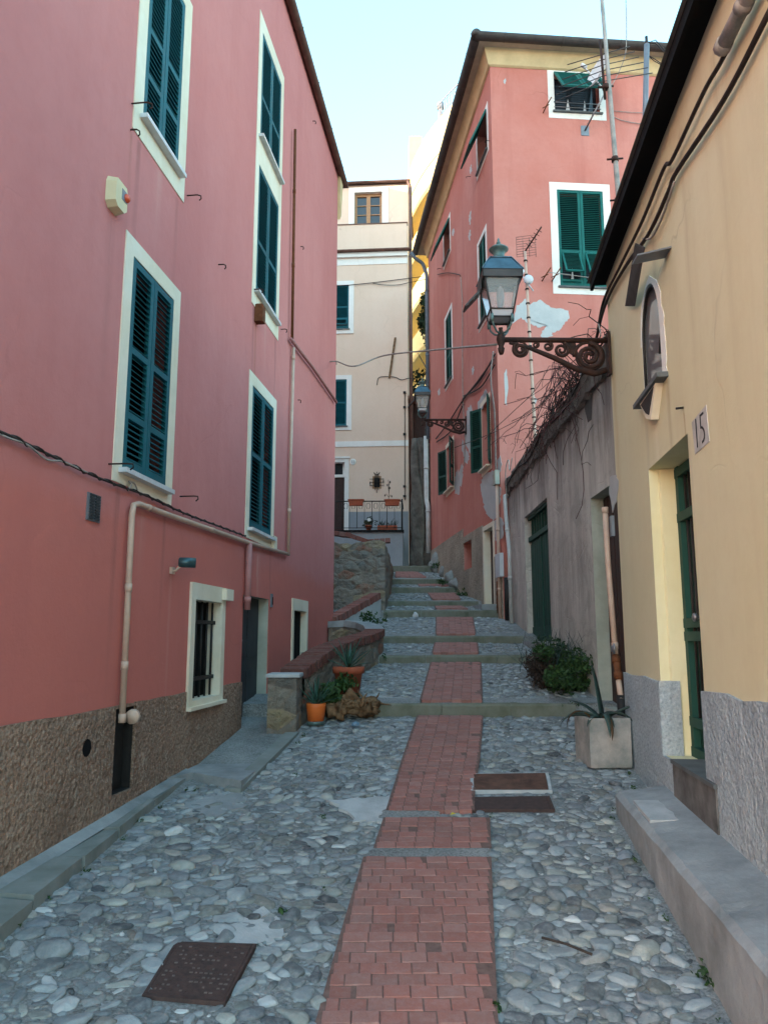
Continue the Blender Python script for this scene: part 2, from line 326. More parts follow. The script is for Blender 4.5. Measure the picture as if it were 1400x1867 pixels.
# ------------------------------------------------------------------ objects
ORG = {}            # world origin of every object
def _props(o, label=None, cat=None, group=None, kind=None):
    if label: o['label'] = label
    if cat: o['category'] = cat
    if group: o['group'] = group
    if kind: o['kind'] = kind
    return o
def thing(name, label, cat, loc, group=None):
    o = bpy.data.objects.new(name, None); COL.objects.link(o)
    o.empty_display_size = 0.2
    o.location = loc; ORG[o.name] = V(loc)
    return _props(o, label, cat, group)
class MB:
    def __init__(s): s.v = []; s.f = []; s.mi = []; s.sm = []; s.tint = []; s.useT = False
    def add(s, vs, fs, mi=0, smooth=False, tint=None):
        k = len(s.v); s.v.extend([tuple(p) for p in vs])
        for f in fs:
            s.f.append(tuple(i + k for i in f)); s.mi.append(mi); s.sm.append(smooth)
        if tint is not None: s.useT = True
        s.tint.extend([tint if tint is not None else (0.5, 0.5, 0.5, 1)] * len(vs))
        return s
    def quad(s, a, b, c, d, mi=0): return s.add([a, b, c, d], [(0, 1, 2, 3)], mi)
    def poly(s, pts, mi=0): return s.add(pts, [tuple(range(len(pts)))], mi)
    def box8(s, c, mi=0, tint=None):   # c: 4 bottom (ccw from above) + 4 top
        return s.add(c, [(3, 2, 1, 0), (4, 5, 6, 7), (0, 1, 5, 4), (1, 2, 6, 5), (2, 3, 7, 6), (3, 0, 4, 7)], mi, False, tint)
    def bx(s, o, ex, ey, ez, mi=0, tint=None):  # corner o and three edge vectors (right handed)
        o = V(o); ex = V(ex); ey = V(ey); ez = V(ez)
        if ex.cross(ey).dot(ez) < 0: ex, ey = ey, ex
        return s.box8([o, o + ex, o + ex + ey, o + ey, o + ez, o + ex + ez, o + ex + ey + ez, o + ey + ez], mi, tint)
    def cbox(s, c, ex, ey, ez, mi=0, tint=None):  # centre and full edge vectors
        c = V(c); return s.bx(c - (V(ex) + V(ey) + V(ez)) / 2, ex, ey, ez, mi, tint)
    def bevbox(s, o, ex, ey, ez, b, mi=0, tint=None):  # box whose top edges are chamfered by b
        o = V(o); ex = V(ex); ey = V(ey); ez = V(ez)
        if ex.cross(ey).dot(ez) < 0: ex, ey = ey, ex
        lx, ly, lz = ex.length, ey.length, ez.length
        ux, uy, uz = ex / lx, ey / ly, ez / lz
        def ring(z, i): return [o + ux * i + uy * i + uz * z, o + ux * (lx - i) + uy * i + uz * z,
                                o + ux * (lx - i) + uy * (ly - i) + uz * z, o + ux * i + uy * (ly - i) + uz * z]
        vs = ring(0, 0) + ring(lz - b, 0) + ring(lz, b)
        fs = [(3, 2, 1, 0)]
        for r in (0, 4):
            for i in range(4):
                j = (i + 1) % 4; fs.append((r + i, r + j, r + 4 + j, r + 4 + i))
        fs.append((8, 9, 10, 11))
        return s.add(vs, fs, mi, False, tint)
    def tube(s, pts, r, seg=8, mi=0, caps=True, smooth=True, tint=None):
        pts = [V(p) for p in pts]; n = len(pts)
        rs = r if isinstance(r, (list, tuple)) else [r] * n
        vs = []; t0 = (pts[1] - pts[0]).normalized()
        a = V((0, 0, 1)) if abs(t0.z) < 0.9 else V((1, 0, 0))
        x = t0.cross(a).normalized()
        for i, p in enumerate(pts):
            t = (pts[min(i + 1, n - 1)] - pts[max(i - 1, 0)])
            if t.length < 1e-9: t = t0
            t = t.normalized()
            x = (x - t * x.dot(t))
            x = x.normalized() if x.length > 1e-6 else t.orthogonal().normalized()
            y = t.cross(x)
            for k in range(seg):
                an = 2 * math.pi * k / seg
                vs.append(p + (x * math.cos(an) + y * math.sin(an)) * rs[i])
        fs = []
        for i in range(n - 1):
            for k in range(seg):
                j = (k + 1) % seg
                fs.append((i * seg + k, i * seg + j, (i + 1) * seg + j, (i + 1) * seg + k))
        if caps:
            fs.append(tuple(range(seg - 1, -1, -1))); fs.append(tuple((n - 1) * seg + k for k in range(seg)))
        return s.add(vs, fs, mi, smooth, tint)
    def lathe(s, c, prof, seg=20, mi=0, smooth=True, axis=(0, 0, 1), xdir=(1, 0, 0), sq=False):
        c = V(c); z = V(axis).normalized(); x = V(xdir).normalized(); y = z.cross(x)
        vs = []; fs = []; n = len(prof)
        for (r, h) in prof:
            for k in range(seg):
                an = 2 * math.pi * (k + (0.5 if sq else 0)) / seg
                vs.append(c + z * h + (x * math.cos(an) + y * math.sin(an)) * r)
        for i in range(n - 1):
            for k in range(seg):
                j = (k + 1) % seg
                fs.append((i * seg + k, i * seg + j, (i + 1) * seg + j, (i + 1) * seg + k))
        fs.append(tuple(range(seg - 1, -1, -1))); fs.append(tuple((n - 1) * seg + k for k in range(seg)))
        return s.add(vs, fs, mi, smooth)
    def prism(s, pts, dv, mi=0):  # polygon pts extruded by vector dv
        n = len(pts); dv = V(dv); pts = [V(p) for p in pts]
        vs = pts + [p + dv for p in pts]
        nrm = V((0, 0, 0))
        for i in range(n):
            a, b = pts[i], pts[(i + 1) % n]; nrm += (a - pts[0]).cross(b - pts[0])
        fl = nrm.dot(dv) < 0
        bot = tuple(range(n)) if fl else tuple(range(n - 1, -1, -1))
        top = tuple(n + i for i in (range(n - 1, -1, -1) if fl else range(n)))
        fs = [bot, top]
        for i in range(n):
            j = (i + 1) % n
            fs.append((j, i, n + i, n + j) if fl else (i, j, n + j, n + i))
        return s.add(vs, fs, mi)
    def build(s, name, mats, parent=None, loc=None, smooth_all=None, **props):
        if parent is not None: org = ORG[parent.name]
        elif loc is not None: org = V(loc)
        else: org = V((0, 0, 0))
        me = bpy.data.meshes.new(name)
        a = np.array(s.v, dtype=float) - np.array(org)
        me.from_pydata(a.tolist(), [], s.f)
        for m in (mats if isinstance(mats, (list, tuple)) else [mats]): me.materials.append(M[m])
        me.polygons.foreach_set('material_index', s.mi)
        me.polygons.foreach_set('use_smooth', s.sm)
        if s.useT:
            at = me.attributes.new('tint', 'FLOAT_COLOR', 'POINT')
            at.data.foreach_set('color', np.array(s.tint, dtype=np.float32).ravel())
        me.update()
        o = bpy.data.objects.new(name, me); COL.objects.link(o)
        if parent is not None: o.parent = parent
        else: o.location = org
        ORG[o.name] = org
        return _props(o, props.get('label'), props.get('cat'), props.get('group'), props.get('kind'))

def copy_thing(src, loc, label, rotz=0.0, scale=1.0, group=None):
    def cp(o, parent):
        c = o.copy(); COL.objects.link(c); c.parent = parent
        for ch in [k for k in o.children]: cp(ch, c)
        return c
    r = src.copy(); COL.objects.link(r)
    r.location = loc; r.rotation_euler = (0, 0, rotz); r.scale = (scale,) * 3
    r['label'] = label
    if group: r['group'] = group
    for ch in list(src.children): cp(ch, r)
    return r

# ------------------------------------------------------------------ facades
class Fac:
    def __init__(s, o, d, n):
        s.o = V((o[0], o[1], 0)); s.d = V((d[0], d[1], 0)).normalized(); s.n = V((n[0], n[1], 0)).normalized()
        s.op = []
    def pt(s, a, z, n=0.0): return s.o + s.d * a + V((0, 0, z)) + s.n * n
    def px(s, u, v, n=0.0):
        p = on_plane(u, v, s.o + s.n * n, s.n); return ((p - s.o).dot(s.d), p.z)
    def rect(s, *pts, n=0.0):
        q = [s.px(u, v, n) for (u, v) in pts]      # TL, TR, BR, BL as seen in the photo
        aL = (q[0][0] + q[3][0]) / 2; aR = (q[1][0] + q[2][0]) / 2
        zT = (q[0][1] + q[1][1]) / 2; zB = (q[2][1] + q[3][1]) / 2
        return (min(aL, aR), max(aL, aR), min(zB, zT), max(zB, zT))
    def box(s, mb, a0, a1, z0, z1, n0, n1, mi=0):
        return mb.bx(s.pt(a0, z0, n0), s.d * (a1 - a0), s.n * (n1 - n0), V((0, 0, z1 - z0)), mi)
    def wall(s, mb, a0, a1, z0, z1, depth=0.22, mi=0, rmi=None, cuts_z=()):
        ops = s.op
        A = sorted({a0, a1} | {x for o in ops for x in (o[0], o[1]) if a0 < x < a1})
        Z = sorted({z0, z1} | {x for o in ops for x in (o[2], o[3]) if z0 < x < z1} | set(cuts_z))
        for i in range(len(A) - 1):
            for j in range(len(Z) - 1):
                ca, cz = (A[i] + A[i + 1]) / 2, (Z[j] + Z[j + 1]) / 2
                if any(o[0] < ca < o[1] and o[2] < cz < o[3] for o in ops): continue
                mb.quad(*s.orient([s.pt(A[i], Z[j]), s.pt(A[i + 1], Z[j]), s.pt(A[i + 1], Z[j + 1]), s.pt(A[i], Z[j + 1])]), mi)
        for o in ops:
            b0, b1, y0, y1 = o[:4]; dp = o[4] if len(o) > 4 else depth
            r = mi if rmi is None else rmi
            if len(o) > 5: r = o[5]
            mb.quad(s.pt(b0, y0), s.pt(b0, y1), s.pt(b0, y1, -dp), s.pt(b0, y0, -dp), r)
            mb.quad(s.pt(b1, y0), s.pt(b1, y0, -dp), s.pt(b1, y1, -dp), s.pt(b1, y1), r)
            mb.quad(s.pt(b0, y1), s.pt(b1, y1), s.pt(b1, y1, -dp), s.pt(b0, y1, -dp), r)
            mb.quad(s.pt(b0, y0), s.pt(b0, y0, -dp), s.pt(b1, y0, -dp), s.pt(b1, y0), r)
    def orient(s, q):
        n = (q[1] - q[0]).cross(q[2] - q[0])
        return q if n.dot(s.n) > 0 else q[::-1]
    def patch(s, mb, pxs, proud=0.004, mi=0, thick=0.004):
        pts = []
        for (u, v) in pxs:
            a, z = s.px(u, v); pts.append(s.pt(a, z, proud))
        mb.prism(pts, s.n * -(thick + 0.002), mi)

def ragged(pxs, amp=2.5, sub=3, seed=1):
    r = random.Random(seed); out = []
    for i in range(len(pxs)):
        a, b = pxs[i], pxs[(i + 1) % len(pxs)]
        for k in range(sub):
            f = k / sub
            out.append((a[0] + (b[0] - a[0]) * f + (r.uniform(-amp, amp) if k else 0), a[1] + (b[1] - a[1]) * f + (r.uniform(-amp, amp) if k else 0)))
    return out

def leaf(mb, o, ex, ey, ez, w, h, rails=(), tilts=(), st=0.055, th=0.035, pitch=0.043):
    """one louvred shutter leaf: o = bottom corner, ex along width, ey up, ez outward; rails split it, tilts swing a section out"""
    o = V(o); ex = V(ex).normalized(); ey = V(ey).normalized(); ez = V(ez).normalized()
    ys = [0.0] + [r * h for r in rails] + [h]
    mb.bx(o, ex * st, ey * h, ez * th); mb.bx(o + ex * (w - st), ex * st, ey * h, ez * th)
    for i, y in enumerate(ys):
        a = y - (0 if i == 0 else (st if i == len(ys) - 1 else st * 0.45))
        mb.bx(o + ex * st + ey * a, ex * (w - 2 * st), ey * (st * (1.3 if i == 0 else 0.9)), ez * th)
    for i in range(len(ys) - 1):
        y0 = ys[i] + st * (1.25 if i == 0 else 0.5); y1 = ys[i + 1] - st * (0.95 if i == len(ys) - 2 else 0.5)
        tl = tilts[i] if i < len(tilts) else 0
        so = o + ex * st + ey * y0; sy = ey; sz = ez; sh = y1 - y0; sw = w - 2 * st
        if tl:
            top = so + ey * sh
            c, s_ = math.cos(tl), math.sin(tl)
            sy = ey * c - ez * s_; sz = ez * c + ey * s_
            so = top - sy * sh
            f = 0.035
            mb.bx(so, ex * f, sy * sh, sz * th); mb.bx(so + ex * (sw - f), ex * f, sy * sh, sz * th)
            mb.bx(so, ex * sw, sy * f, sz * th); mb.bx(so + sy * (sh - f), ex * sw, sy * f, sz * th)
            so = so + ex * f; sw -= 2 * f
        n = max(2, int(sh / pitch))
        for k in range(n):
            c = so + sy * ((k + 0.5) * sh / n) + sz * (th * 0.5)
            up = (sy * 0.62 - sz * 0.78) * (pitch * 1.12)
            nn = ex.cross(up).normalized() * 0.006
            mb.bx(c - up / 2 - nn / 2, ex * sw, up, nn)

def window(par, fac, op, sur, trim, paint, shutter='closed', rails=(0.45,), tilts=(), depth=0.2, sill='slate', sur_th=0.008,
           label=None, leaves=2, name='window', inset=0.03, pane='window_glass', open_l=1.9, open_r=1.9, awn=0.8, sill_out=0.05):
    a0, a1, z0, z1 = op; b0, b1, y0, y1 = sur
    fac.op.append((a0, a1, z0, z1, depth))
    mb = MB()
    for (p, q, r, s) in ((b0, a0, y0, y1), (a1, b1, y0, y1), (a0, a1, y0, z0), (a0, a1, z1, y1)):
        if q - p > 1e-3 and s - r > 1e-3: fac.box(mb, p, q, r, s, -0.004, sur_th)
    w = mb.build(name, trim, par, label=label)
    pm = MB(); pm.quad(*fac.orient([fac.pt(a0, z0, -depth), fac.pt(a1, z0, -depth), fac.pt(a1, z1, -depth), fac.pt(a0, z1, -depth)]))
    pm.build('pane', 'dark_interior' if shutter == 'closed' and not any(tilts) else pane, w)
    if sill:
        sm = MB(); fac.box(sm, a0 - 0.05, a1 + 0.05, z0 - 0.035, z0, -0.05, sill_out + sur_th)
        sm.build('sill', sill, w)
    W = (a1 - a0) / leaves; H = z1 - z0
    if shutter in ('closed', 'open', 'awning', 'half'):
        for k in range(leaves):
            mb = MB()
            if shutter == 'closed':
                leaf(mb, fac.pt(a0 + k * W + 0.004, z0 + 0.012, -inset), fac.d, (0, 0, 1), fac.n, W - 0.008, H - 0.02, rails, tilts)
            elif shutter == 'awning':
                hh = H * 0.98; c, s_ = math.cos(awn), math.sin(awn)
                ey = V((0, 0, c)) - fac.n * s_; ez = fac.n * c + V((0, 0, s_))
                o = fac.pt(a0 + k * W + 0.006, z1 - 0.01, 0.0) - ey * hh
                leaf(mb, o, fac.d, ey, ez, W - 0.012, hh, rails, ())
            else:
                ang = open_l if k == 0 else open_r
                sgn = 1 if k == 0 else -1
                hp = fac.pt(a0 if k == 0 else a1, z0 + 0.012, 0.015)
                ex = fac.d * (sgn * math.cos(ang)) + fac.n * math.sin(ang)
                ez = fac.n * math.cos(ang) - fac.d * (sgn * math.sin(ang))
                leaf(mb, hp, ex, (0, 0, 1), ez, W - 0.008, H - 0.02, rails, ())
            mb.build('shutter', paint, w)
    return w
# ------------------------------------------------------------------ ground profile
STEPS = [  # Y of the riser, v bottom, v top, u left end, u right end
    (8.72, 1307.5, 1284, 655, 1050), (11.4, 1209.5, 1196, 691, 992), (13.05, 1173.5, 1160.5, 696, 954),
    (15.5, 1126, 1113.5, 699, 930), (17.0, 1106, 1096.5, 704, 872), (19.8, 1082, 1071.5, 713, 862),
    (21.3, 1066, 1056, 715, 826), (22.9, 1043, 1032, 715, 790)]
FL = [[(-14.0, -1.75), (0.0, -0.40), (3.5, 0.0), (5.0, 0.21), (6.5, 0.41)]]
for (Y, vb, vt, uL, uR) in STEPS:
    zb = at_y(830, vb, Y).z; zt = at_y(830, vt, Y).z
    FL[-1].append((Y, zb)); FL.append([(Y, zt)])
FL[-1] += [(26, FL[-1][0][1] + 0.05), (40, FL[-1][0][1] + 0.4)]
def gz(y):
    for k, fl in enumerate(FL):
        if y < fl[-1][0] or k == len(FL) - 1:
            for i in range(len(fl) - 1):
                if y <= fl[i + 1][0]:
                    f = (y - fl[i][0]) / (fl[i + 1][0] - fl[i][0])
                    return fl[i][1] + f * (fl[i + 1][1] - fl[i][1])
            return fl[-1][1]
def tilt(x, y):
    if y > 8.6: return 0.0
    k = float(np.interp(y, [4.0, 5.0, 6.0, 7.0, 8.0], [1.0, .55, .22, .05, 0.0]))
    return k * 0.135 * max(0.0, -x - 0.15)
def G(x, y): return gz(y) + tilt(x, y)
def gnd(u, v, dz=0.0):
    """point of the ground seen at a photo pixel"""
    r = ray(u, v); t = 2.0
    prev = None
    while t < 60:
        p = EYE + r * t; d = p.z - G(p.x, p.y) - dz
        if d <= 0: break
        prev = t; t += 0.02
    lo, hi = (prev or t - 0.02), t
    for _ in range(12):
        mid = (lo + hi) / 2; p = EYE + r * mid
        if p.z - G(p.x, p.y) - dz > 0: lo = mid
        else: hi = mid
    return EYE + r * hi

LF = Fac((-2.5, 0), (0.1196, 0.9928), (0.9928, -0.1196))          # rose house, alley face
YF = Fac((1.45, 0), (0.1064, 0.9943), (-0.9943, 0.1064))          # ochre house, alley face

# hand-made noise so pebbles and mortar can share a relief
def hnoise(x, y):
    return (math.sin(x * 3.1 + 1.7 * math.sin(y * 1.3)) * math.sin(y * 2.7 + 1.1 * math.sin(x * 1.9)) * 0.5
            + math.sin(x * 7.9 + y * 5.3) * math.sin(y * 9.1 - x * 3.7) * 0.25)

def ground():
    mb = MB()
    xs_f = np.linspace(-3.2, 3.6, 86); xs_c = np.linspace(-3.2, 4.2, 40)
    for k, fl in enumerate(FL):
        ya, yb = fl[0][0], fl[-1][0]
        if k == 0: ys = np.concatenate([np.linspace(ya, 1.5, 24), np.linspace(1.6, yb, 110)])
        else: ys = np.linspace(ya, yb, max(8, int((yb - ya) / 0.14)))
        xs = xs_f if k <= 2 else xs_c
        vs = []
        for y in ys:
            yy = min(max(y, ya + 1e-6), yb - 1e-6)
            for x in xs: vs.append((x, y, G(x, yy) + 0.014 * hnoise(x, y) + 0.002))
        n = len(xs); fs = []
        for j in range(len(ys) - 1):
            for i in range(n - 1): fs.append((j * n + i, j * n + i + 1, (j + 1) * n + i + 1, (j + 1) * n + i))
        mb.add(vs, fs, 0, True)
        if k < len(FL) - 1:
            z0, z1 = fl[-1][1] - 0.03, FL[k + 1][0][1]
            for i in range(n - 1): mb.quad((xs[i], yb, z0), (xs[i + 1], yb, z0), (xs[i + 1], yb, z1), (xs[i], yb, z1))
    mb.build('ground', 'mortar', None, kind='structure')
    t = MB(); t.quad((-300, -300, -3.0), (300, -300, -3.0), (300, 400, -3.0), (-300, 400, -3.0))
    t.build('terrain', 'mortar', None, kind='structure')
ground()

# ---- brick strip up the middle of the alley
STRIPS = [  # (uL,uR,v) bottom ... top, per stretch
    [(556, 905, 1950), (585, 899, 1867), (625, 894, 1720), (668, 890, 1572)],
    [(686, 890, 1556), (704, 888, 1499)],
    [(708, 860, 1486), (722, 862, 1440), (738, 872, 1385), (763, 878, 1310)],
    [(768, 877, 1282), (787, 875, 1211)], [(789, 871, 1194), (794, 869, 1175)],
    [(796, 866, 1159), (796, 861, 1128)], [(795, 853, 1112), (793, 840, 1107)],
    [(789, 839, 1095), (780, 831, 1083)], [(764, 829, 1070), (762, 826, 1067)], [(721, 777, 1054), (722, 760, 1044)]]
STRIP_XY = []
def brick_path():
    mb = MB()
    for si, st in enumerate(STRIPS):
        L = [gnd(a, v) for (a, b, v) in st]; Rr = [gnd(b, v) for (a, b, v) in st]
        STRIP_XY.append([(p.x, p.y) for p in L] + [(p.x, p.y) for p in reversed(Rr)])
        def edge(P, y):
            for i in range(len(P) - 1):
                if y <= P[i + 1].y or i == len(P) - 2:
                    f = (y - P[i].y) / max(1e-6, P[i + 1].y - P[i].y); return P[i].x + f * (P[i + 1].x - P[i].x)
        y0 = max(L[0].y, Rr[0].y) if si else 2.2; y1 = min(L[-1].y, Rr[-1].y)
        # bed
        ys = np.linspace(y0, y1, max(3, int((y1 - y0) / 0.2)))
        for i in range(len(ys) - 1):
            a, b = ys[i], ys[i + 1]
            mb.add([(edge(L, a) - .02, a, gz(a + 1e-4) + .0305), (edge(Rr, a) + .02, a, gz(a + 1e-4) + .0305),
                    (edge(Rr, b) + .02, b, gz(b - 1e-4) + .0305), (edge(L, b) - .02, b, gz(b - 1e-4) + .0305)], [(0, 1, 2, 3)], 1)
        pitch = 0.088; n = max(1, int((y1 - y0) / pitch)); pitch = (y1 - y0) / n
        cols = 6
        for r in range(n):
            ya = y0 + r * pitch + 0.002; yb = ya + pitch - 0.004
            yc = (ya + yb) / 2
            xl, xr = edge(L, yc), edge(Rr, yc)
            jit = RND.uniform(-.008, .008) * (1 if si < 2 else .4)
            off = (0.5 if (si == 0 and (r % 2) and (r // 5) % 2) else 0) + RND.uniform(-.05, .05) * (1 if si < 2 else .3)
            w = (xr - xl) / cols
            edges = [xl + jit] + [xl + (c + off) * w for c in range(1, cols)] + [xr + RND.uniform(-.006, .010)]
            if off > 0.3: edges.insert(1, xl + off * w * 0.98)
            edges = [e for i, e in enumerate(edges) if i == 0 or e - edges[i - 1] > 0.03]
            for i in range(len(edges) - 1):
                if si <= 1 and RND.random() < 0.012: continue
                xa, xb = edges[i] + 0.0026, edges[i + 1] - 0.0026
                h = 0.034 + RND.uniform(-.003, .003)
                k = RND.uniform(0.86, 1.12); g = RND.uniform(-.012, .016)
                t = (0.325 * k, (0.148 + g) * k, (0.124 + g) * k, 1)
                z0 = gz(ya + 1e-4); z1 = gz(yb - 1e-4)
                mb.bevbox((xa, ya, z0), (xb - xa, 0, RND.uniform(-.003, .003)), (0, yb - ya, z1 - z0), (0, 0, h), 0.003, 0, t)
    mb.build('brick_path', ['paving_brick', 'brick_mortar'], None, kind='structure')
brick_path()

def in_poly(x, y, P):
    c = False; n = len(P); j = n - 1
    for i in range(n):
        if (P[i][1] > y) != (P[j][1] > y) and x < (P[j][0] - P[i][0]) * (y - P[i][1]) / (P[j][1] - P[i][1]) + P[i][0]: c = not c
        j = i
    return c
def gxy(pxs): return [(lambda p: (p.x, p.y))(gnd(u, v)) for (u, v) in pxs]
COVER_A = gxy([(320, 1728), (467, 1732), (410, 1840), (258, 1828)])
COVER_B = gxy([(857, 1418), (1000, 1416), (1007, 1449), (858, 1449)])
COVER_C = gxy([(858, 1461), (1002, 1459), (1012, 1484), (856, 1484)])
PATCH_A = gxy([(600, 1466), (715, 1455), (709, 1503), (650, 1505)])
PATCH_B = gxy([(400, 1700), (470, 1664), (520, 1690), (500, 1725), (470, 1729), (410, 1725)])
PATCH_C = gxy([(320, 1475), (380, 1445), (440, 1440), (440, 1475), (380, 1495)])
BAND = gxy([(664, 1572), (892, 1573), (892, 1553), (684, 1553)])
BAND2 = gxy([(690, 1500), (800, 1500), (800, 1486), (700, 1484)])
def grow(P, k=1.16):
    cx = sum(p[0] for p in P) / len(P); cy = sum(p[1] for p in P) / len(P); return [(cx + (x - cx) * k, cy + (y - cy) * k) for x, y in P]
SKIP = [grow(COVER_A, 1.1), grow(COVER_B), grow(COVER_C, 1.14), PATCH_A, BAND, BAND2]

# alley outline for the pebbles (left and right edges as x of y)
LEFT_E = [(-1.0, -2.2)] + [(p.y, p.x) for p in (gnd(0, 1706), gnd(150, 1590), gnd(262, 1490), gnd(350, 1432), gnd(440, 1432), gnd(545, 1352))]
LEFT_E += [(8.3, -0.86), (9.4, -0.55), (11.3, -0.10), (12.4, -0.02), (14.9, 0.0), (16, 0.05), (24, 0.28)]
LEFT_E.sort()
RIGHT_E = [(-1.0, 0.95), (3.5, 1.43), (5.85, 1.66), (6.1, 1.95), (7.2, 2.2), (7.3, 2.36), (11, 2.36), (13.05, 2.33), (15.2, 2.28), (15.6, 2.22), (22.9, 1.5), (26, 1.3)]
def lerp_e(E, y):
    for i in range(len(E) - 1):
        if y <= E[i + 1][0]:
            f = (y - E[i][0]) / max(1e-6, (E[i + 1][0] - E[i][0])); return E[i][1] + f * (E[i + 1][1] - E[i][1])
    return E[-1][1]

def icos(sub):
    bm = bmesh.new(); bmesh.ops.create_icosphere(bm, subdivisions=sub, radius=1)
    v = np.array([p.co[:] for p in bm.verts]); f = [tuple(q.index for q in p.verts) for p in bm.faces]
    bm.free(); return v, np.array(f)
ICO2 = icos(2); ICO1 = icos(1); ICO3 = icos(3)
def pebbles():
    cell = 0.12; grid = {}; pts = []
    r = random.Random(4)
    YB = [s[0] for s in STEPS]
    def ok(x, y, ra, rb, an):
        cx, cy = int(x / cell), int(y / cell)
        ca, sa = math.cos(an), math.sin(an)
        for i in range(cx - 2, cx + 3):
            for j in range(cy - 2, cy + 3):
                for (qx, qy, qa, qb, qn) in grid.get((i, j), ()):
                    dx, dy = qx - x, qy - y; d = math.hypot(dx, dy)
                    if d > ra + qa: continue
                    if d < 1e-4: return False
                    ux, uy = dx / d, dy / d
                    def ext(a, b, n):
                        c = ux * math.cos(n) + uy * math.sin(n); s = math.sqrt(max(0, 1 - c * c))
                        return a * b / math.sqrt((b * c) ** 2 + (a * s) ** 2)
                    if d < 0.82 * (ext(ra, rb, an) + ext(qa, qb, qn)): return False
        return True
    def tryp(ya, yb, n, lo, hi, elong):
        for _ in range(n):
            y = r.uniform(ya, yb); xl, xr = lerp_e(LEFT_E, y), lerp_e(RIGHT_E, y)
            x = r.uniform(xl, xr)
            ra = r.uniform(lo, hi); 
            left = x < 0.3
            rb = ra * (r.uniform(0.38, 0.72) if left else r.uniform(0.45, 0.8))
            if x < xl + rb * 0.7 or x > xr - rb * 0.7: continue
            if any(abs(y - s - 0.0) < rb * 0.6 + 0.02 or (0 < y - s < 0.30) for s in YB): continue
            if any(in_poly(x, y, P) for P in SKIP): continue
            q = rb * 0.6
            if any(in_poly(x + ox, y + oy, P) for P in STRIP_XY for (ox, oy) in ((q, 0), (-q, 0), (0, q * .5), (0, -q * .5))): continue
            an = r.gauss(0.25 if left else 0.0, 0.75)
            if not ok(x, y, ra, rb, an): continue
            grid.setdefault((int(x / cell), int(y / cell)), []).append((x, y, ra, rb, an)); pts.append((x, y, ra, rb, an))
    tryp(2.0, 5.6, 9000, 0.045, 0.088, 1); tryp(2.0, 5.6, 16000, 0.024, 0.05, 1); tryp(2.0, 5.6, 26000, 0.012, 0.024, 1)
    tryp(5.6, 8.72, 7000, 0.04, 0.075, 1); tryp(5.6, 8.72, 14000, 0.022, 0.045, 1); tryp(5.6, 8.72, 20000, 0.013, 0.022, 1)
    tryp(8.72, 14.5, 12000, 0.035, 0.06, 1); tryp(8.72, 14.5, 22000, 0.02, 0.04, 1)
    tryp(14.5, 25.5, 9000, 0.035, 0.07, 1); tryp(14.5, 25.5, 12000, 0.02, 0.04, 1)
    VS = []; FS = []; CS = []; base = 0
    for (x, y, ra, rb, an) in pts:
        v, f = (ICO3 if (y < 4.6 and ra > 0.04) else ICO2 if y < 9.5 else ICO1)
        hgt = rb * r.uniform(0.38, 0.68); z0 = G(x, y) + 0.010 * hnoise(x, y)
        p = v.copy()
        ph = NPR.uniform(0, 6.28, 6)
        bulge = 1 + 0.13 * np.sin(p[:, 0] * 2.1 + ph[0]) + 0.10 * np.sin(p[:, 1] * 2.6 + ph[1]) + 0.07 * np.sin(p[:, 2] * 3 + p[:, 0] * 4 + ph[2]) \
            + 0.05 * np.sin(p[:, 0] * 6 + p[:, 1] * 5 + ph[3])
        for _ in range(r.randint(4, 8)):      # knock flats off the stone
            nn = NPR.normal(size=3); nn[2] = abs(nn[2]) * .8; nn /= np.linalg.norm(nn); dd = r.uniform(.62, .95)
            over = np.maximum(0, p @ nn - dd); p = p - over[:, None] * nn * .9
        sq = r.uniform(.72, .95)
        px_ = np.sign(p[:, 0]) * np.abs(p[:, 0]) ** sq * bulge * ra
        py_ = np.sign(p[:, 1]) * np.abs(p[:, 1]) ** sq * bulge * rb
        pz_ = np.minimum(p[:, 2], r.uniform(0.55, 1.0)) * hgt * bulge + (p[:, 0] * r.uniform(-.25, .25) + p[:, 1] * r.uniform(-.25, .25)) * hgt
        sink = hgt * r.uniform(0.0, 0.42)
        c, s = math.cos(an), math.sin(an)
        slope = (gz(y + .05) - gz(y - .05)) / 0.1 if abs(gz(y + .05) - gz(y - .05)) < .04 else 0.1
        wx = px_ * c - py_ * s; wy = px_ * s + py_ * c
        VS.append(np.stack([x + wx, y + wy, z0 + pz_ - sink + hgt * 0.25 + wy * slope], 1))
        FS.append(f + base); base += len(v)
        k = r.random(); b = r.uniform(0.46, 1.32)
        if k < 0.58: col = (0.255, 0.285, 0.30)
        elif k < 0.75: col = (0.285, 0.30, 0.28)
        elif k < 0.87: col = (0.175, 0.195, 0.215)
        elif k < 0.90: col = (0.30, 0.30, 0.275)
        elif k < 0.94: col = (0.44, 0.465, 0.47)
        elif k < 0.98: col = (0.09, 0.10, 0.11)
        else: col = (0.235, 0.225, 0.205)
        CS.append(np.tile(np.array([col[0] * b, col[1] * b, col[2] * b, 1]), (len(v), 1)))
    VS = np.concatenate(VS); FS = np.concatenate(FS); CS = np.concatenate(CS).astype(np.float32)
    me = bpy.data.meshes.new('cobblestones')
    me.vertices.add(len(VS)); me.vertices.foreach_set('co', VS.ravel())
    me.loops.add(FS.size); me.loops.foreach_set('vertex_index', FS.ravel())
    me.polygons.add(len(FS)); me.polygons.foreach_set('loop_start', np.arange(len(FS)) * 3)
    me.polygons.foreach_set('use_smooth', np.ones(len(FS), bool))
    me.materials.append(M['cobble'])
    at = me.attributes.new('tint', 'FLOAT_COLOR', 'POINT'); at.data.foreach_set('color', CS.ravel())
    me.update(calc_edges=True); me.validate()
    o = bpy.data.objects.new('cobblestone_paving', me); COL.objects.link(o); ORG[o.name] = V((0, 0, 0))
    _props(o, kind='structure')
    print('pebbles', len(pts), 'faces', len(FS))
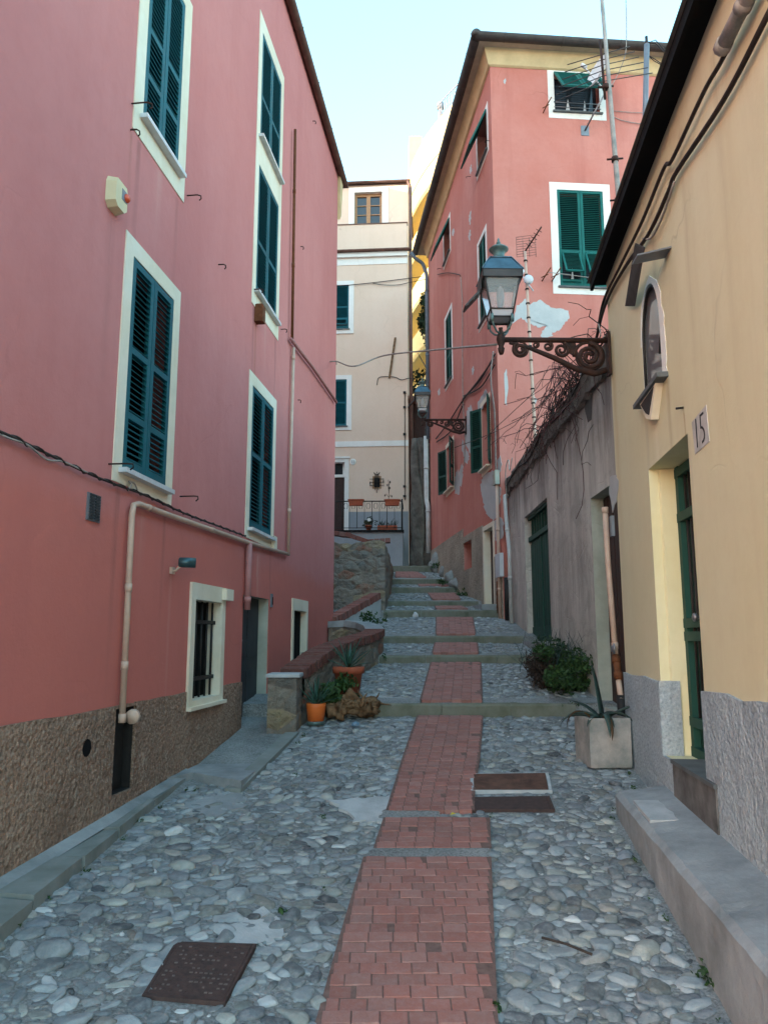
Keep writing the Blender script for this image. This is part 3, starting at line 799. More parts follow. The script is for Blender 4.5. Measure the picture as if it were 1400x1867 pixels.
pebbles()

# ---- cement bands and patches (flat sheets with their own relief)
def sheet(name, poly, mat, lift, label=None, thick=0.03):
    mb = MB(); top = [(x, y, G(x, y) + lift) for (x, y) in poly]
    mb.prism(top, (0, 0, -thick)); mb.build(name, mat, None, kind='structure')
def rough_poly(P, n=7, amp=.035, seed=1):
    r = random.Random(seed); o = []
    for i in range(len(P)):
        a, b = P[i], P[(i + 1) % len(P)]
        for k in range(n): f = k / n; o.append((a[0] + (b[0] - a[0]) * f + r.uniform(-amp, amp), a[1] + (b[1] - a[1]) * f + r.uniform(-amp, amp)))
    return o
sheet('cement_patch', rough_poly(PATCH_A), 'cement_pale', 0.026); sheet('cement_patch', rough_poly(BAND, 9, .012, 5), 'mortar', 0.030); sheet('cement_patch', rough_poly(BAND2, 7, .012, 6), 'mortar', 0.028)
sheet('cement_patch', rough_poly(PATCH_B, 7, .05, 2), 'cement_pale', 0.013); sheet('cement_patch', rough_poly(PATCH_C, 7, .05, 3), 'concrete', 0.012)

# ---- stone steps
ORD = ['lowest', 'second', 'third', 'fourth', 'fifth', 'sixth', 'seventh', 'topmost']
WHERE = ['wide grey stone step running between the terracotta pots and the agave planter',
         'wide stone step ending at the curved brick garden wall and the dark bush',
         'stone step just below the green cellar door, beside the curved wall',
         'long stone step below the small brown house door, with a pale pebble on it',
         'stone step at the foot of the brown door, directly above the step with the pebble',
         'mossy stone step beside the barred red-sided window opening',
         'short dark mossy stone step, second from the top of the stairs',
         'topmost short stone step below the drainpipe and boulders']
for k, (Y, vb, vt, uL, uR) in enumerate(STEPS):
    xl, xr = at_y(uL, vb, Y).x, at_y(uR, vb, Y).x
    z0 = FL[k][-1][1]; z1 = FL[k + 1][0][1]
    root = thing('stone_step', WHERE[k], 'step', ((xl + xr) / 2, Y, z0), 'stone steps climbing the alley')
    n = max(2, int((xr - xl) / 0.75)); mb = MB(); r = random.Random(k)
    cut = [xl] + [xl + (xr - xl) * (i + r.uniform(-.2, .2)) / n for i in range(1, n)] + [xr]
    for i in range(n):
        d = 0.30 + r.uniform(-.02, .02); f = r.uniform(-.03, -.016)
        # worn block: subdivided top with rounded nose
        a, b = cut[i] + .003, cut[i + 1] - .003
        prof = [(f, z0 - .06), (f - .004, z1 - .02), (f + .004, z1 - .006), (f + .018, z1 + .006), (d * .6, z1 + .012), (d, z1 + .006), (d, z0 - .06)]
        m = 7; vs = []
        for q in range(m):
            x = a + (b - a) * q / (m - 1)
            for (py, pz) in prof:
                w = r.uniform(-.005, .005) if pz > z0 else 0
                vs.append((x, Y + py + w, pz + w * .7))
        L = len(prof); fs = []
        for q in range(m - 1):
            for j in range(L - 1): fs.append((q * L + j, (q + 1) * L + j, (q + 1) * L + j + 1, q * L + j + 1))
        fs.append(tuple(range(L))); fs.append(tuple((m - 1) * L + j for j in range(L - 1, -1, -1)))
        mb.add(vs, fs, 0)
    mb.build('slab', 'step_stone', root)

# ---- manhole covers
def cover(poly, lift, label, name, cat, mats, studs=False):
    c = V((sum(p[0] for p in poly) / 4, sum(p[1] for p in poly) / 4, 0)); c.z = G(c.x, c.y)
    root = thing(name, label, cat, c)
    P = [V((x, y, G(x, y) + lift)) for (x, y) in poly]
    inn = [p + (V((c.x, c.y, p.z)) - p) * 0.09 for p in P]
    mb = MB()
    mb.prism(inn, (0, 0, -0.03)); tm = MB()
    if studs:
        for i in range(1, 15):
            for j in range(1, 12):
                u, v = i / 15, j / 12
                q = inn[0].lerp(inn[1], u).lerp(inn[3].lerp(inn[2], u), v)
                if RND.random() < 0.72:
                    e = (inn[1] - inn[0]) * 0.045; f = (inn[3] - inn[0]) * 0.03
                    mb.cbox(q + V((0, 0, .001)), e * RND.uniform(.4, 1), f * .7, (0, 0, .004), 1 if RND.random() < .6 else 0)
    mb.build('lid', [mats[0], 'worn_metal'], root)
    fr = MB()
    for i in range(4):
        j = (i + 1) % 4
        fr.prism([P[i], P[j], inn[j] + (P[j] - inn[j]) * .12, inn[i] + (P[i] - inn[i]) * .12], (0, 0, -.035))
    fr.build('frame', mats[1], root)
cover(COVER_A, 0.026, 'square rusty dark iron manhole cover set in the cobbles at the left', 'manhole_cover', 'manhole cover', ('cover_iron', 'cover_iron'), True)
cover(COVER_B, 0.032, 'rust brown inspection cover beside the brick strip, upper of the pair', 'manhole_cover', 'manhole cover', ('rust_cover', 'cement_pale'))
cover(COVER_C, 0.030, 'dark purplish slab cover beside the brick strip, lower of the pair', 'manhole_cover', 'manhole cover', ('cover_iron', 'cover_iron'))

# ---- kerb along the rose house, landing and its edging stone
def kerb_z(y): return 0.36 + (y - 4.2) * 0.050
def kz(u, v):
    y = 5.0
    for _ in range(8):
        p = at_z(u, v, kerb_z(y)); y = p.y
    return at_z(u, v, kerb_z(y))
kb = MB()
inner = [(-0.4, -2.52), (0, 0)]
outer_px = [(-260, 1900), (0, 1690), (65, 1637), (150, 1563), (215, 1510), (283, 1457), (352, 1407)]
pts = [kz(u, v) for (u, v) in outer_px]
pts = [V((pts[0].x - .12, 0.2, kerb_z(0.2)))] + pts
for i in range(len(pts) - 1):
    a, b = pts[i], pts[i + 1]
    def wallp(p, d): 
        s_ = (p - LF.o).dot(LF.d); return LF.pt(s_, p.z, d)
    g = 0.010; e = (b - a).normalized() * g
    q = [a + e, b - e, wallp(b, .09) - e, wallp(a, .09) + e]
    q = [x + V((RND.uniform(-.012, .012), RND.uniform(-.008, .008), RND.uniform(-.014, .010))) for x in q]
    zb = min(gz(a.y), gz(b.y)) - .12
    bot = [V((x.x, x.y, zb)) for x in q]
    kb.box8(bot + q, 0)
    w = [wallp(a, .0), wallp(b, .0)]
    kb.add([wallp(a, .10) + V((0, 0, -.005)), wallp(b, .10) + V((0, 0, -.005)), w[1] + V((0, 0, .03)), w[0] + V((0, 0, .03))], [(0, 1, 2, 3)], 1)
kb.build('kerb', ['kerb_stone', 'concrete'], None, kind='structure')
LAND_Z = 0.50
lm = MB()
lp = [at_z(u, v, LAND_Z) for (u, v) in ((352, 1409), (440, 1424), (556, 1344))]
wl = [LF.pt(6.35, LAND_Z, 0), LF.pt(10.2, LAND_Z, 0)]
poly = [wl[0], lp[0], lp[1], V((-0.98, 8.1, LAND_Z)), V((-0.86, 10.2, LAND_Z)), wl[1]]
lm.prism(poly, (0, 0, -.4)); lm.build('landing', 'concrete', None, kind='structure')
em = MB()
a = at_z(440, 1424, .50); b = V((-0.86, 8.02, .5))
dirv = (b - a); dirv.z = 0; nrm = V((dirv.y, -dirv.x, 0)).normalized()
em.box8([a + V((0, 0, -.3)), b + V((0, 0, -.3)), b - nrm * .13 + V((0, 0, -.3)), a - nrm * .13 + V((0, 0, -.3)),
         V((a.x, a.y, G(a.x, a.y) + .045)), V((b.x, b.y, gz(b.y) + .03)), V((b.x, b.y, gz(b.y) + .03)) - nrm * .13, V((a.x, a.y, G(a.x, a.y) + .045)) - nrm * .13])
em.build('kerb', 'kerb_stone', None, kind='structure')

# ---- raised pavement on the right
pm = MB()
def pvz(y): return 0.385 + (y - 3.0) * 0.036
ys = [-3, 0, 1.5, 3.0, 3.6, 4.2, 4.8, 5.3, 5.88]
r = random.Random(8)
for i in range(len(ys) - 1):
    ya, yb = ys[i], ys[i + 1]
    def L(y): return 1.115 + 0.098 * y
    def Rx(y): return 1.45 + .107 * y + .05
    m = max(3, int((yb - ya) / .09))
    for k in range(m):
        y0 = ya + (yb - ya) * k / m; y1 = ya + (yb - ya) * (k + 1) / m
        RR = lambda y: random.Random(int(y * 1000)); q0, q1 = RR(round(y0, 3)), RR(round(y1, 3)); u = lambda g, a=.0035: g.uniform(-a, a); n0 = [u(q0) for _ in range(8)]; n1 = [u(q1) for _ in range(8)]; jt = -.012 if k == 0 else 0
        P0 = [V((L(y0) + .0, y0, gz(y0) - .1)), V((L(y0) + n0[0], y0, (gz(y0) + pvz(y0)) / 2)), V((L(y0) + n0[1], y0, pvz(y0) - .03 + n0[2])), V((L(y0) + .035 + n0[3], y0, pvz(y0) + jt + n0[4] * .6)), V(((L(y0) + Rx(y0)) / 2, y0, pvz(y0) + .02 + n0[5] * .5)), V((Rx(y0), y0, pvz(y0) + .05))]
        P1 = [V((L(y1) + .0, y1, gz(y1) - .1)), V((L(y1) + n1[0], y1, (gz(y1) + pvz(y1)) / 2)), V((L(y1) + n1[1], y1, pvz(y1) - .03 + n1[2])), V((L(y1) + .035 + n1[3], y1, pvz(y1) + n1[4] * .6)), V(((L(y1) + Rx(y1)) / 2, y1, pvz(y1) + .02 + n1[5] * .5)), V((Rx(y1), y1, pvz(y1) + .05))]
        pm.add(P0 + P1, [(i, i + 1, i + 7, i + 6) for i in range(5)])
ye = ys[-1]
pm.poly([V((L(ye), ye, gz(ye) - .1)), V((Rx(ye), ye, gz(ye) - .1)), V((Rx(ye), ye, pvz(ye) + .05)), V((L(ye) + .03, ye, pvz(ye))), V((L(ye), ye, pvz(ye) - .025))])
pm.build('pavement', 'concrete', None, kind='structure')
sm = MB()
q = [at_z(u, v, pvz(5.5) + .0) for (u, v) in ((1155, 1466), (1228, 1466), (1264, 1497), (1185, 1497))]
q = [V((p.x, p.y, pvz(p.y) + .022)) for p in q]
sm.prism(q, (0, 0, -.03)); sm.build('cement_patch', 'cement_pale', None, kind='structure')
# ================================================================== ROSE HOUSE (left)
rose = thing('rose_house', 'tall rose pink house with teal louvred shutters, brown roughcast base and cream window bands', 'house', (-2.5, 0, 0))
LE = LF.px(610, 900)[0]; ZE = 10.35
def Lr(*p): return LF.rect(*p)
w1 = Lr((240, 462), (315, 547), (301, 891), (223, 857)); s1 = Lr((228, 412), (327, 535), (312, 925), (205, 872))
w2 = list(Lr((268, 0), (334, 20), (325, 318), (262, 215))); s2 = list(Lr((252, 0), (350, 20), (333, 374), (243, 228)))
w2[3] = w2[2] + (w1[3] - w1[2]); s2[3] = w2[3] + .14
w3 = Lr((477, 65), (515, 150), (510, 320), (472, 258)); s3 = Lr((472, 32), (518, 142), (512, 338), (465, 262))
w4 = Lr((471, 303), (506, 367), (501, 580), (466, 537)); s4 = Lr((466, 262), (512, 338), (506, 615), (457, 552))
w5 = Lr((460, 705), (497, 740), (492, 978), (454, 966)); s5 = Lr((452, 677), (504, 727), (498, 998), (446, 972))
# tie the stacked bays together
a0 = (w3[0] + w4[0] + w5[0]) / 3; a1 = (w3[1] + w4[1] + w5[1]) / 3; b0 = min(s3[0], s4[0], s5[0]); b1 = max(s3[1], s4[1], s5[1])
b0, b1 = a0 - .13, a1 + .13
w3 = (a0, a1, w3[2], w3[3]); w4 = (a0, a1, w4[2], w4[3]); w5 = (a0, a1, w5[2], w5[3])
s3 = (b0, b1, w4[3] + .14, w3[3] + .16); s4 = (b0, b1, w4[2] - .17, w4[3] + .14); s5 = (b0, b1, w5[2] - .12, w5[3] + .14)
s3 = (b0, b1, w3[2] - .10, w3[3] + .2)
s4 = (b0, b1, w4[2] - .2, w3[2] - .10)
for (w, s, r, lb) in ((w1, s1, (0.25, 0.56), None), (tuple(w2), tuple(s2), (0.25, 0.5), None), (w3, s3, (0.4,), None), (w4, s4, (0.4,), None), (w5, s5, (0.52,), None)):
    window(rose, LF, w, s, 'trim_cream', 'teal_paint', 'closed', r, depth=0.16, sill='marble', inset=0.028, sill_out=0.06)
g1 = Lr((352, 1094), (400, 1098), (389, 1266), (345, 1281)); gs1 = Lr((344, 1062), (410, 1072), (400, 1270), (340, 1286))
g1 = (gs1[0] + .1, gs1[1] - .1, g1[2], g1[3]); gs1 = (gs1[0], gs1[1], g1[2] - .05, gs1[3])
LF.op.append((*g1, 0.14, 2))
mb = MB()
for (p, q, r, s) in ((gs1[0], g1[0], gs1[2], gs1[3]), (g1[1], gs1[1], gs1[2], gs1[3]), (g1[0], g1[1], gs1[2], g1[2]), (g1[0], g1[1], g1[3], gs1[3])):
    LF.box(mb, p, q, r, s, -.004, .025)
LF.box(mb, gs1[1] - .12, gs1[1] + .10, gs1[3] - .12, gs1[3] - .01, .0, .07)
gw = mb.build('window', 'trim_cream', rose)
mb = MB(); mb.quad(*LF.orient([LF.pt(g1[0], g1[2], -.135), LF.pt(g1[1], g1[2], -.135), LF.pt(g1[1], g1[3], -.135), LF.pt(g1[0], g1[3], -.135)])); mb.build('pane', 'dark_interior', gw)
mb = MB()
for k in range(5):
    x = g1[0] + (g1[1] - g1[0]) * (k + .5) / 5; mb.tube([LF.pt(x, g1[2] + .005, -.05), LF.pt(x, g1[3] - .005, -.05)], .011, 6)
for f in (.18, .76): LF.box(mb, g1[0] - .01, g1[1] + .03, g1[2] + (g1[3] - g1[2]) * f, g1[2] + (g1[3] - g1[2]) * f + .035, -.065, -.04)
mb.build('grille', 'iron', gw)
mb = MB(); LF.box(mb, gs1[0] - .02, gs1[1] + .02, gs1[2] - .03, gs1[2], -.004, .06); mb.build('sill', 'trim_cream', gw)
# street door
dr = Lr((452, 1086), (488, 1088), (484, 1327), (436, 1346)); dr = (LF.px(436, 1346)[0], LF.px(484, 1327)[0], LAND_Z + .07, LF.px(452, 1086)[1])
LF.op.append((*dr, 0.15, 3))
mb = MB(); LF.box(mb, dr[0], dr[1], dr[2], dr[3], -.16, -.12)
dm = mb.build('door', 'door_grey', rose)
mb = MB()
for (p, q, r, s) in ((.12, .45, .1, .45), (.55, .88, .1, .45), (.12, .45, .55, .93), (.55, .88, .55, .93)):
    LF.box(mb, dr[0] + (dr[1] - dr[0]) * p, dr[0] + (dr[1] - dr[0]) * q, dr[2] + (dr[3] - dr[2]) * r, dr[2] + (dr[3] - dr[2]) * s, -.125, -.11)
mb.build('panel', 'door_grey', dm)
mb = MB(); mb.lathe(LF.pt(dr[0] + .12, dr[2] + 1.0, -.12), [(.012, 0), (.012, .04), (.028, .045), (.03, .07), (.012, .085)], 10, 0, True, LF.n, (0, 0, 1)); mb.build('handle', 'zinc', dm)
mb = MB(); LF.box(mb, dr[0], dr[1], dr[2] - .06, dr[2] - .001, -.15, .05); mb.build('doorstep', 'marble', rose)
mb = MB()
LF.box(mb, dr[0] - .02, dr[1] + .18, dr[3], dr[3] + .22, -.003, .006); LF.box(mb, dr[1], dr[1] + .18, dr[2] - .05, dr[3], -.003, .006)
mb.build('door_surround', 'rose_plaster', rose)
# narrow window behind the low wall
g2s = Lr((532, 1093), (563, 1095), (555, 1197), (529, 1214)); g2 = (g2s[0] + .09, g2s[1] - .09, g2s[2] - .35, LF.px(545, 1114)[1])
LF.op.append((*g2, 0.08, 2))
mb = MB()
for (p, q, r, s) in ((g2s[0], g2[0], g2[2], g2s[3]), (g2[1], g2s[1], g2[2], g2s[3]), (g2[0], g2[1], g2[3], g2s[3])): LF.box(mb, p, q, r, s, -.004, .02)
gw2 = mb.build('window', 'trim_cream', rose)
mb = MB(); mb.quad(*LF.orient([LF.pt(g2[0], g2[2], -.075), LF.pt(g2[1], g2[2], -.075), LF.pt(g2[1], g2[3], -.075), LF.pt(g2[0], g2[3], -.075)])); mb.build('pane', 'dark_interior', gw2)
# meter hatch in the base
ht = Lr((207, 1292), (244, 1288), (237, 1437), (199, 1452)); LF.op.append((*ht, 0.09, 4))
mb = MB(); LF.box(mb, ht[0], ht[1], ht[2], ht[3], -.10, -.07); LF.box(mb, ht[0] + .03, ht[1] - .03, ht[2] + .03, ht[3] - .03, -.07, -.06); mb.build('hatch', 'iron', rose)
# wall body
PZ = (LF.px(0, 1338)[1] + LF.px(200, 1292)[1] + LF.px(435, 1237)[1]) / 3
mb = MB()
LF.wall(mb, .6, LE, -2.5, ZE + .05, 0.2, 0)
P0 = LF.pt(.6, 0); P1 = LF.pt(LE, 0); P2 = LF.pt(LE, 0, -9.0); P3 = LF.pt(.6, 0, -9.0)
for (a, b) in ((P1, P2), (P2, P3), (P3, P0)):
    mb.quad(a + V((0, 0, -2.5)), b + V((0, 0, -2.5)), b + V((0, 0, ZE + .05)), a + V((0, 0, ZE + .05)))
mb.build('wall', ['rose_plaster', 'trim_cream', 'trim_cream', 'grey_jamb', 'iron'], rose)
# roughcast base, proud of the wall, cut round the openings
mb = MB()
def plinth(fac, a0, a1, z0, z1, holes, proud, mb, wob=.006):
    A = sorted({a0, a1} | {x for h in holes for x in h[:2] if a0 < x < a1})
    for i in range(len(A) - 1):
        c = (A[i] + A[i + 1]) / 2; segs = [(z0, z1)]
        for h in holes:
            if h[0] < c < h[1]:
                n = []
                for (p, q) in segs:
                    if h[2] > p: n.append((p, min(q, h[2])))
                    if h[3] < q: n.append((max(p, h[3]), q))
                segs = [s for s in n if s[1] - s[0] > .001]
        for (p, q) in segs:
            if wob and abs(q - z1) < 1e-6:      # uneven hand-cut top edge
                n = max(2, int((A[i + 1] - A[i]) / .22)); rr = random.Random(int(A[i] * 50) + 7)
                top = [fac.pt(A[i] + (A[i + 1] - A[i]) * k / n, q + rr.uniform(-wob, wob), -.002) for k in range(n + 1)]
                mb.prism([fac.pt(A[i], p, -.002)] + [fac.pt(A[i + 1], p, -.002)] + top[::-1], fac.n * (proud + .002))
            else: fac.box(mb, A[i], A[i + 1], p, q, -.002, proud)
plinth(LF, .6, LE, -2.5, PZ, [ht, (dr[0], dr[1] + .18, dr[2] - .06, dr[3]), (gs1[0] - .02, gs1[1] + .02, gs1[2] - .03, gs1[3]), (g2s[0], g2s[1], g2[2], g2s[3])], .018, mb)
mb.build('plinth', 'brown_roughcast', rose)
ah_, zh_ = LF.px(153, 1364); mb = MB(); mb.lathe(LF.pt(ah_, zh_, .0195), [(.055, 0), (.055, .0015)], 14, 0, False, LF.n, (0, 0, 1)); mb.build('vent_hole', 'dark_interior', rose)
# roof, gutters
RE = LE + .28
mb = MB()
e0, e1 = LF.pt(.4, ZE + .05, .10), LF.pt(RE, ZE + .05, .10); r0, r1 = LF.pt(3.6, ZE + 2.4, -4.6), LF.pt(RE - 3.2, ZE + 2.4, -4.6)
e2 = LF.pt(RE, ZE + .05, -9.2); e3 = LF.pt(.4, ZE + .05, -9.2)
for q in ((e0, e1, r1, r0), (e1, e2, r1), (e2, e3, r0, r1), (e3, e0, r0)): mb.poly(q)
mb.poly([e3 - V((0, 0, .06)), e2 - V((0, 0, .06)), e1 - V((0, 0, .06)), e0 - V((0, 0, .06))])
for (a, b) in ((e0, e1), (e1, e2), (e2, e3), (e3, e0)): mb.quad(a - V((0, 0, .06)), b - V((0, 0, .06)), b, a)
mb.build('roof', 'roof_tile', rose)
def gutter(mb, a, b, r=.065, clips=0, mi=0):
    a, b = V(a), V(b); d = (b - a).normalized(); side = d.cross(V((0, 0, 1))).normalized(); n = 10; vs = []
    for p in (a, b):
        for k in range(n + 1):
            an = math.pi * k / n; vs.append(p + side * (math.cos(an) * r) - V((0, 0, 1)) * (math.sin(an) * r))
        for k in range(n, -1, -1):
            an = math.pi * k / n; vs.append(p + side * (math.cos(an) * (r - .006)) - V((0, 0, 1)) * (math.sin(an) * (r - .006)))
    m = 2 * (n + 1); fs = [(k, (k + 1) % m, m + (k + 1) % m, m + k) for k in range(m)] + [tuple(range(n + 1)), tuple(m + k for k in range(n, -1, -1))]
    mb.add(vs, fs, mi, False)
    L = (b - a).length
    for i in range(clips):
        p = a + d * (L * (i + .5) / clips); mb.tube([p + side * (r + .004) * math.cos(math.pi * k / 6) - V((0, 0, 1)) * (r + .004) * math.sin(math.pi * k / 6) for k in range(7)], .008, 5, mi)
mb = MB(); gutter(mb, LF.pt(.4, ZE, .07), LF.pt(RE + .05, ZE, .07), .07, 12); gutter(mb, LF.pt(RE + .03, ZE - .01, .14), LF.pt(RE + .03, ZE - .01, -5), .075, 4)
mb.build('gutter', 'copper_gutter', rose)
mb = MB(); LF.box(mb, LE - .02, RE - .02, ZE - .22, ZE - .012, -6, .02); mb.prism([LF.pt(LE - .03, ZE - .95, .004), LF.pt(LE + .10, ZE - .8, .004), LF.pt(LE + .2, ZE - .3, .004), LF.pt(LE + .26, ZE - .02, .004), LF.pt(LE - .03, ZE - .02, .004)], LF.n * .05); LF.box(mb, LE + .002, LE + .15, ZE - .62, ZE - .22, -6, .002)
mb.build('cornice', 'cornice', rose)
# pipes, conduits, cables, hooks
_dk = (0.25, 0.095, 0.085, 1); _pl = (0.60, 0.34, 0.30, 1); _ru = (0.27, 0.11, 0.06, 1)
_st = []
for (w_, s_) in ((w1, s1), (w2, s2), (w5, s5), (w4, s4)):
    _st += [(w_[0] - .03, s_[2], .05, 1.6, _dk, .75), (w_[1] + .03, s_[2], .045, 1.2, _dk, .7), ((w_[0] + w_[1]) / 2, s_[2], .10, .8, _pl, .45)]
_st += [(gs1[0] + .03, gs1[2] - .03, .05, 1.2, (.1, .075, .06, 1), .6), (LF.px(312, 1040)[0], LF.px(312, 1040)[1], .035, 1.3, _pl, .7), (LF.px(205, 390)[0], LF.px(205, 390)[1], .07, 1.5, _dk, .55),
        (LF.px(466, 585)[0], LF.px(466, 585)[1], .05, 1.8, _ru, .8), (LF.px(240, 240)[0], LF.px(240, 240)[1], .03, 1.0, _ru, .8), (LF.px(470, 1010)[0], LF.px(470, 1010)[1], .05, 1.0, _pl, .6)]
add_streaks('rose_plaster', tuple(LF.d), (0, 0, 0), [(a_ - 0 + (-2.5 * 0), z_, w_, l_, c_, k_) for (a_, z_, w_, l_, c_, k_) in _st])
def wp(pxs, n=.05): return [LF.pt(*LF.px(u, v), n) for (u, v) in pxs]
def pipe(name, mat, pts, r, parent, collars=(), col_mat=None):
    mb = MB(); pts = [V(p) for p in pts]
    out = [pts[0]]
    for i in range(1, len(pts) - 1):     # round the corners
        a, b, c = pts[i - 1], pts[i], pts[i + 1]
        k = min(.1, (b - a).length * .35, (c - b).length * .35)
        p, q = b + (a - b).normalized() * k, b + (c - b).normalized() * k
        out += [p, p.lerp(b, .6).lerp(q.lerp(b, .6), .5), q]
    out.append(pts[-1]); mb.tube(out, r, 10)
    for (i, f) in collars:
        a, b = pts[i], pts[i + 1]; c = a.lerp(b, f); d = (b - a).normalized() * .03
        mb.tube([c - d, c + d], r * 1.18, 10)
    return mb.build(name, mat, parent)
pipe('pipe', 'pipe_cream', wp([(212, 1318), (232, 915), (290, 936), (445, 989), (521, 1011)], .04), .022, rose, ((0, .25), (0, .02), (0, .6), (1, .5), (2, .5)))
pipe('pipe', 'pipe_cream', wp([(520, 1010), (530, 634)], .04), .022, rose, ((0, .2), (0, .95)))
pipe('pipe', 'rust', wp([(526, 622), (532, 236)], .05), .02, rose, ((0, .35), (0, .7)))
pipe('pipe', 'pipe_pink', wp([(524, 618), (566, 672), (608, 733)], .05), .024, rose, ((0, .1),))
pipe('pipe', 'pipe_pink', wp([(447, 990), (443, 1112)], .045), .034, rose, ((0, .85),))
mb = MB(); mb.tube(wp([(217, 1308), (222, 1305)], .09), .05, 10); mb.build('pipe_cap', 'pipe_cream', rose)
def cable(name, mat, pts, r, parent, sub=8, twist=0.0, n2=0):
    """smooth line through the points (Catmull-Rom); n2 strands twisted round it"""
    P = [V(p) for p in pts]; P = [P[0] * 2 - P[1]] + P + [P[-1] * 2 - P[-2]]; out = []
    for i in range(1, len(P) - 2):
        for k in range(sub):
            t = k / sub; a, b, c, d = P[i - 1:i + 3]
            out.append(.5 * ((2 * b) + (c - a) * t + (2 * a - 5 * b + 4 * c - d) * t * t + (3 * b - a - 3 * c + d) * t ** 3))
    out.append(P[-2]); mb = MB(); mb.tube(out, r, 6)
    for s in range(n2):
        tw = []; L = 0
        for i, p in enumerate(out):
            L += (p - out[max(i - 1, 0)]).length
            an = L * 30 + s * 3.14; t = (out[min(i + 1, len(out) - 1)] - out[max(i - 1, 0)]).normalized()
            x = t.orthogonal().normalized(); y = t.cross(x); tw.append(p + (x * math.cos(an) + y * math.sin(an)) * r * 1.5)
        mb.tube(tw, r * .7, 5)
    return mb.build(name, mat, parent) if parent is not None else mb
cable('cable', 'cable', wp([(-70, 766), (0, 791), (70, 824), (150, 862), (205, 884), (262, 905), (330, 936), (400, 962), (443, 978)], .03), .008, rose, 14, 0, 1)
cable('cable', 'cable_pale', wp([(-60, 770), (0, 797), (40, 812), (75, 838), (105, 842), (150, 862)], .035), .006, rose)
cable('cable', 'cable_pale', wp([(226, 895), (232, 884), (228, 878), (238, 882), (243, 893)], .03), .006, rose)
def hook(u, v, l=.16, drop=.05, mat='rusty_iron', parent=rose, fac=LF):
    a, z = fac.px(u, v); mb = MB()
    l *= .75; drop *= .8; mb.tube([fac.pt(a, z, -.02), fac.pt(a, z, l * .8), fac.pt(a + .02, z, l), fac.pt(a + .03, z - drop * .5, l), fac.pt(a + .02, z - drop, l * .9)], .0062, 6)
    mb.build('hook', mat, parent)
for (u, v, l) in ((341, 356, .16), (240, 188, .2), (238, 236, .08), (398, 482, .09), (462, 527, .14), (328, 905, .2), (512, 600, .1), (198, 846, .22), (570, 220, .06), (548, 449, .05), (543, 729, .05)): hook(u, v, l)
vr = Lr((159, 898), (181, 904), (180, 953), (155, 948))
mb = MB(); LF.box(mb, vr[0], vr[1], vr[2], vr[3], -.002, .012); vt = mb.build('vent', 'lead_grey', rose)
mb = MB()
for k in range(9):
    z = vr[2] + (vr[3] - vr[2]) * (k + .6) / 9.6
    LF.box(mb, vr[0] + .02, (vr[0] + vr[1]) / 2 - .008, z, z + .014, .012, .02); LF.box(mb, (vr[0] + vr[1]) / 2 + .008, vr[1] - .02, z, z + .014, .012, .02)
mb.build('slats', 'door_grey', vt)
a_, z_ = LF.px(487, 1094)[0] + .12, LF.px(493, 1095)[1]
mb = MB(); LF.box(mb, a_, a_ + .06, z_ - .08, z_ + .08, -.003, .025); mb.build('doorbell', 'lead_grey', rose)
mb = MB(); LF.box(mb, a_ + .015, a_ + .045, z_ - .05, z_ + .04, .025, .03); mb.build('doorbell_button', 'dark_interior', rose)
a_, z_ = LF.px(492, 985); 
mb = MB(); LF.box(mb, b1 - .12, b1 + .02, s5[2] - .03, s5[2] + .15, .01, .05); mb.build('junction_box', 'trim_cream', rose)
a_, z_ = LF.px(466, 570)
jb = MB(); jb.bevbox(LF.pt(a_ - .05, z_ - .12, 0), LF.d * .11, LF.n * .10, (0, 0, .22), .02); jb.build('junction_box', 'rust', rose)
# unseen block added behind the eave to keep the low sun off the alley
mb = MB(); q = [LF.pt(-12, -2.5, -8.9), LF.pt(26, -2.5, -8.9), LF.pt(26, -2.5, -20), LF.pt(-12, -2.5, -20)]
mb.prism(q, (0, 0, 24.2)); mb.build('sun_blocker', 'rose_plaster', rose)

# ---- alarm box and spotlight on the rose house
a_, z_ = LF.px(205, 358)
al = thing('alarm_box', 'cream alarm box with orange lamp fixed to the rose wall', 'alarm', LF.pt(a_, z_, 0))
mb = MB()
prof = [(x * .8, y * .68) for x, y in [(-.10, .16), (.10, .16), (.125, .10), (.125, -.12), (.07, -.17), (-.07, -.17), (-.125, -.12), (-.125, .10)]]
b_ = [LF.pt(a_ + x, z_ + y, 0) for x, y in prof]; f_ = [LF.pt(a_ + x * .86, z_ + y * .9, .07) for x, y in prof]; n = len(prof)
mb.add(b_ + f_, [tuple(range(n)), tuple(range(2 * n - 1, n - 1, -1))] + [(i, n + i, n + (i + 1) % n, (i + 1) % n) for i in range(n)])
mb.build('body', 'plastic_cream', al)
mb = MB(); LF.box(mb, a_ + .0, a_ + .075, z_ - .02, z_ + .06, .06, .073); mb.build('label_plate', 'lead_grey', al)
mb = MB(); mb.lathe(LF.pt(a_ + .062, z_ + .018, .067), [(.032, 0), (.031, .014), (.023, .026), (.009, .032)], 14, 0, True, LF.n, (0, 0, 1)); mb.build('lamp', 'red_lens', al)
a_, z_ = LF.px(312, 1030)
sp = thing('spotlight', 'small teal tubular spotlight on the rose wall above the barred window', 'lamp', LF.pt(a_, z_, 0))
mb = MB(); mb.lathe(LF.pt(a_, z_ + .02, .06), [(.025, 0), (.042, .01), (.042, .14), (.036, .14), (.034, .11), (.0, .11)], 16, 0, True, (LF.n * .8 + LF.d * .35).normalized(), (0, 0, 1)); mb.build('housing', 'teal_metal', sp)
mb = MB(); mb.tube([LF.pt(a_, z_ - .05, 0), LF.pt(a_, z_ - .05, .04), LF.pt(a_, z_ - .01, .08)], .010, 8); LF.box(mb, a_ - .028, a_ + .028, z_ - .075, z_ - .02, 0, .025); mb.build('bracket', 'pipe_cream', sp)

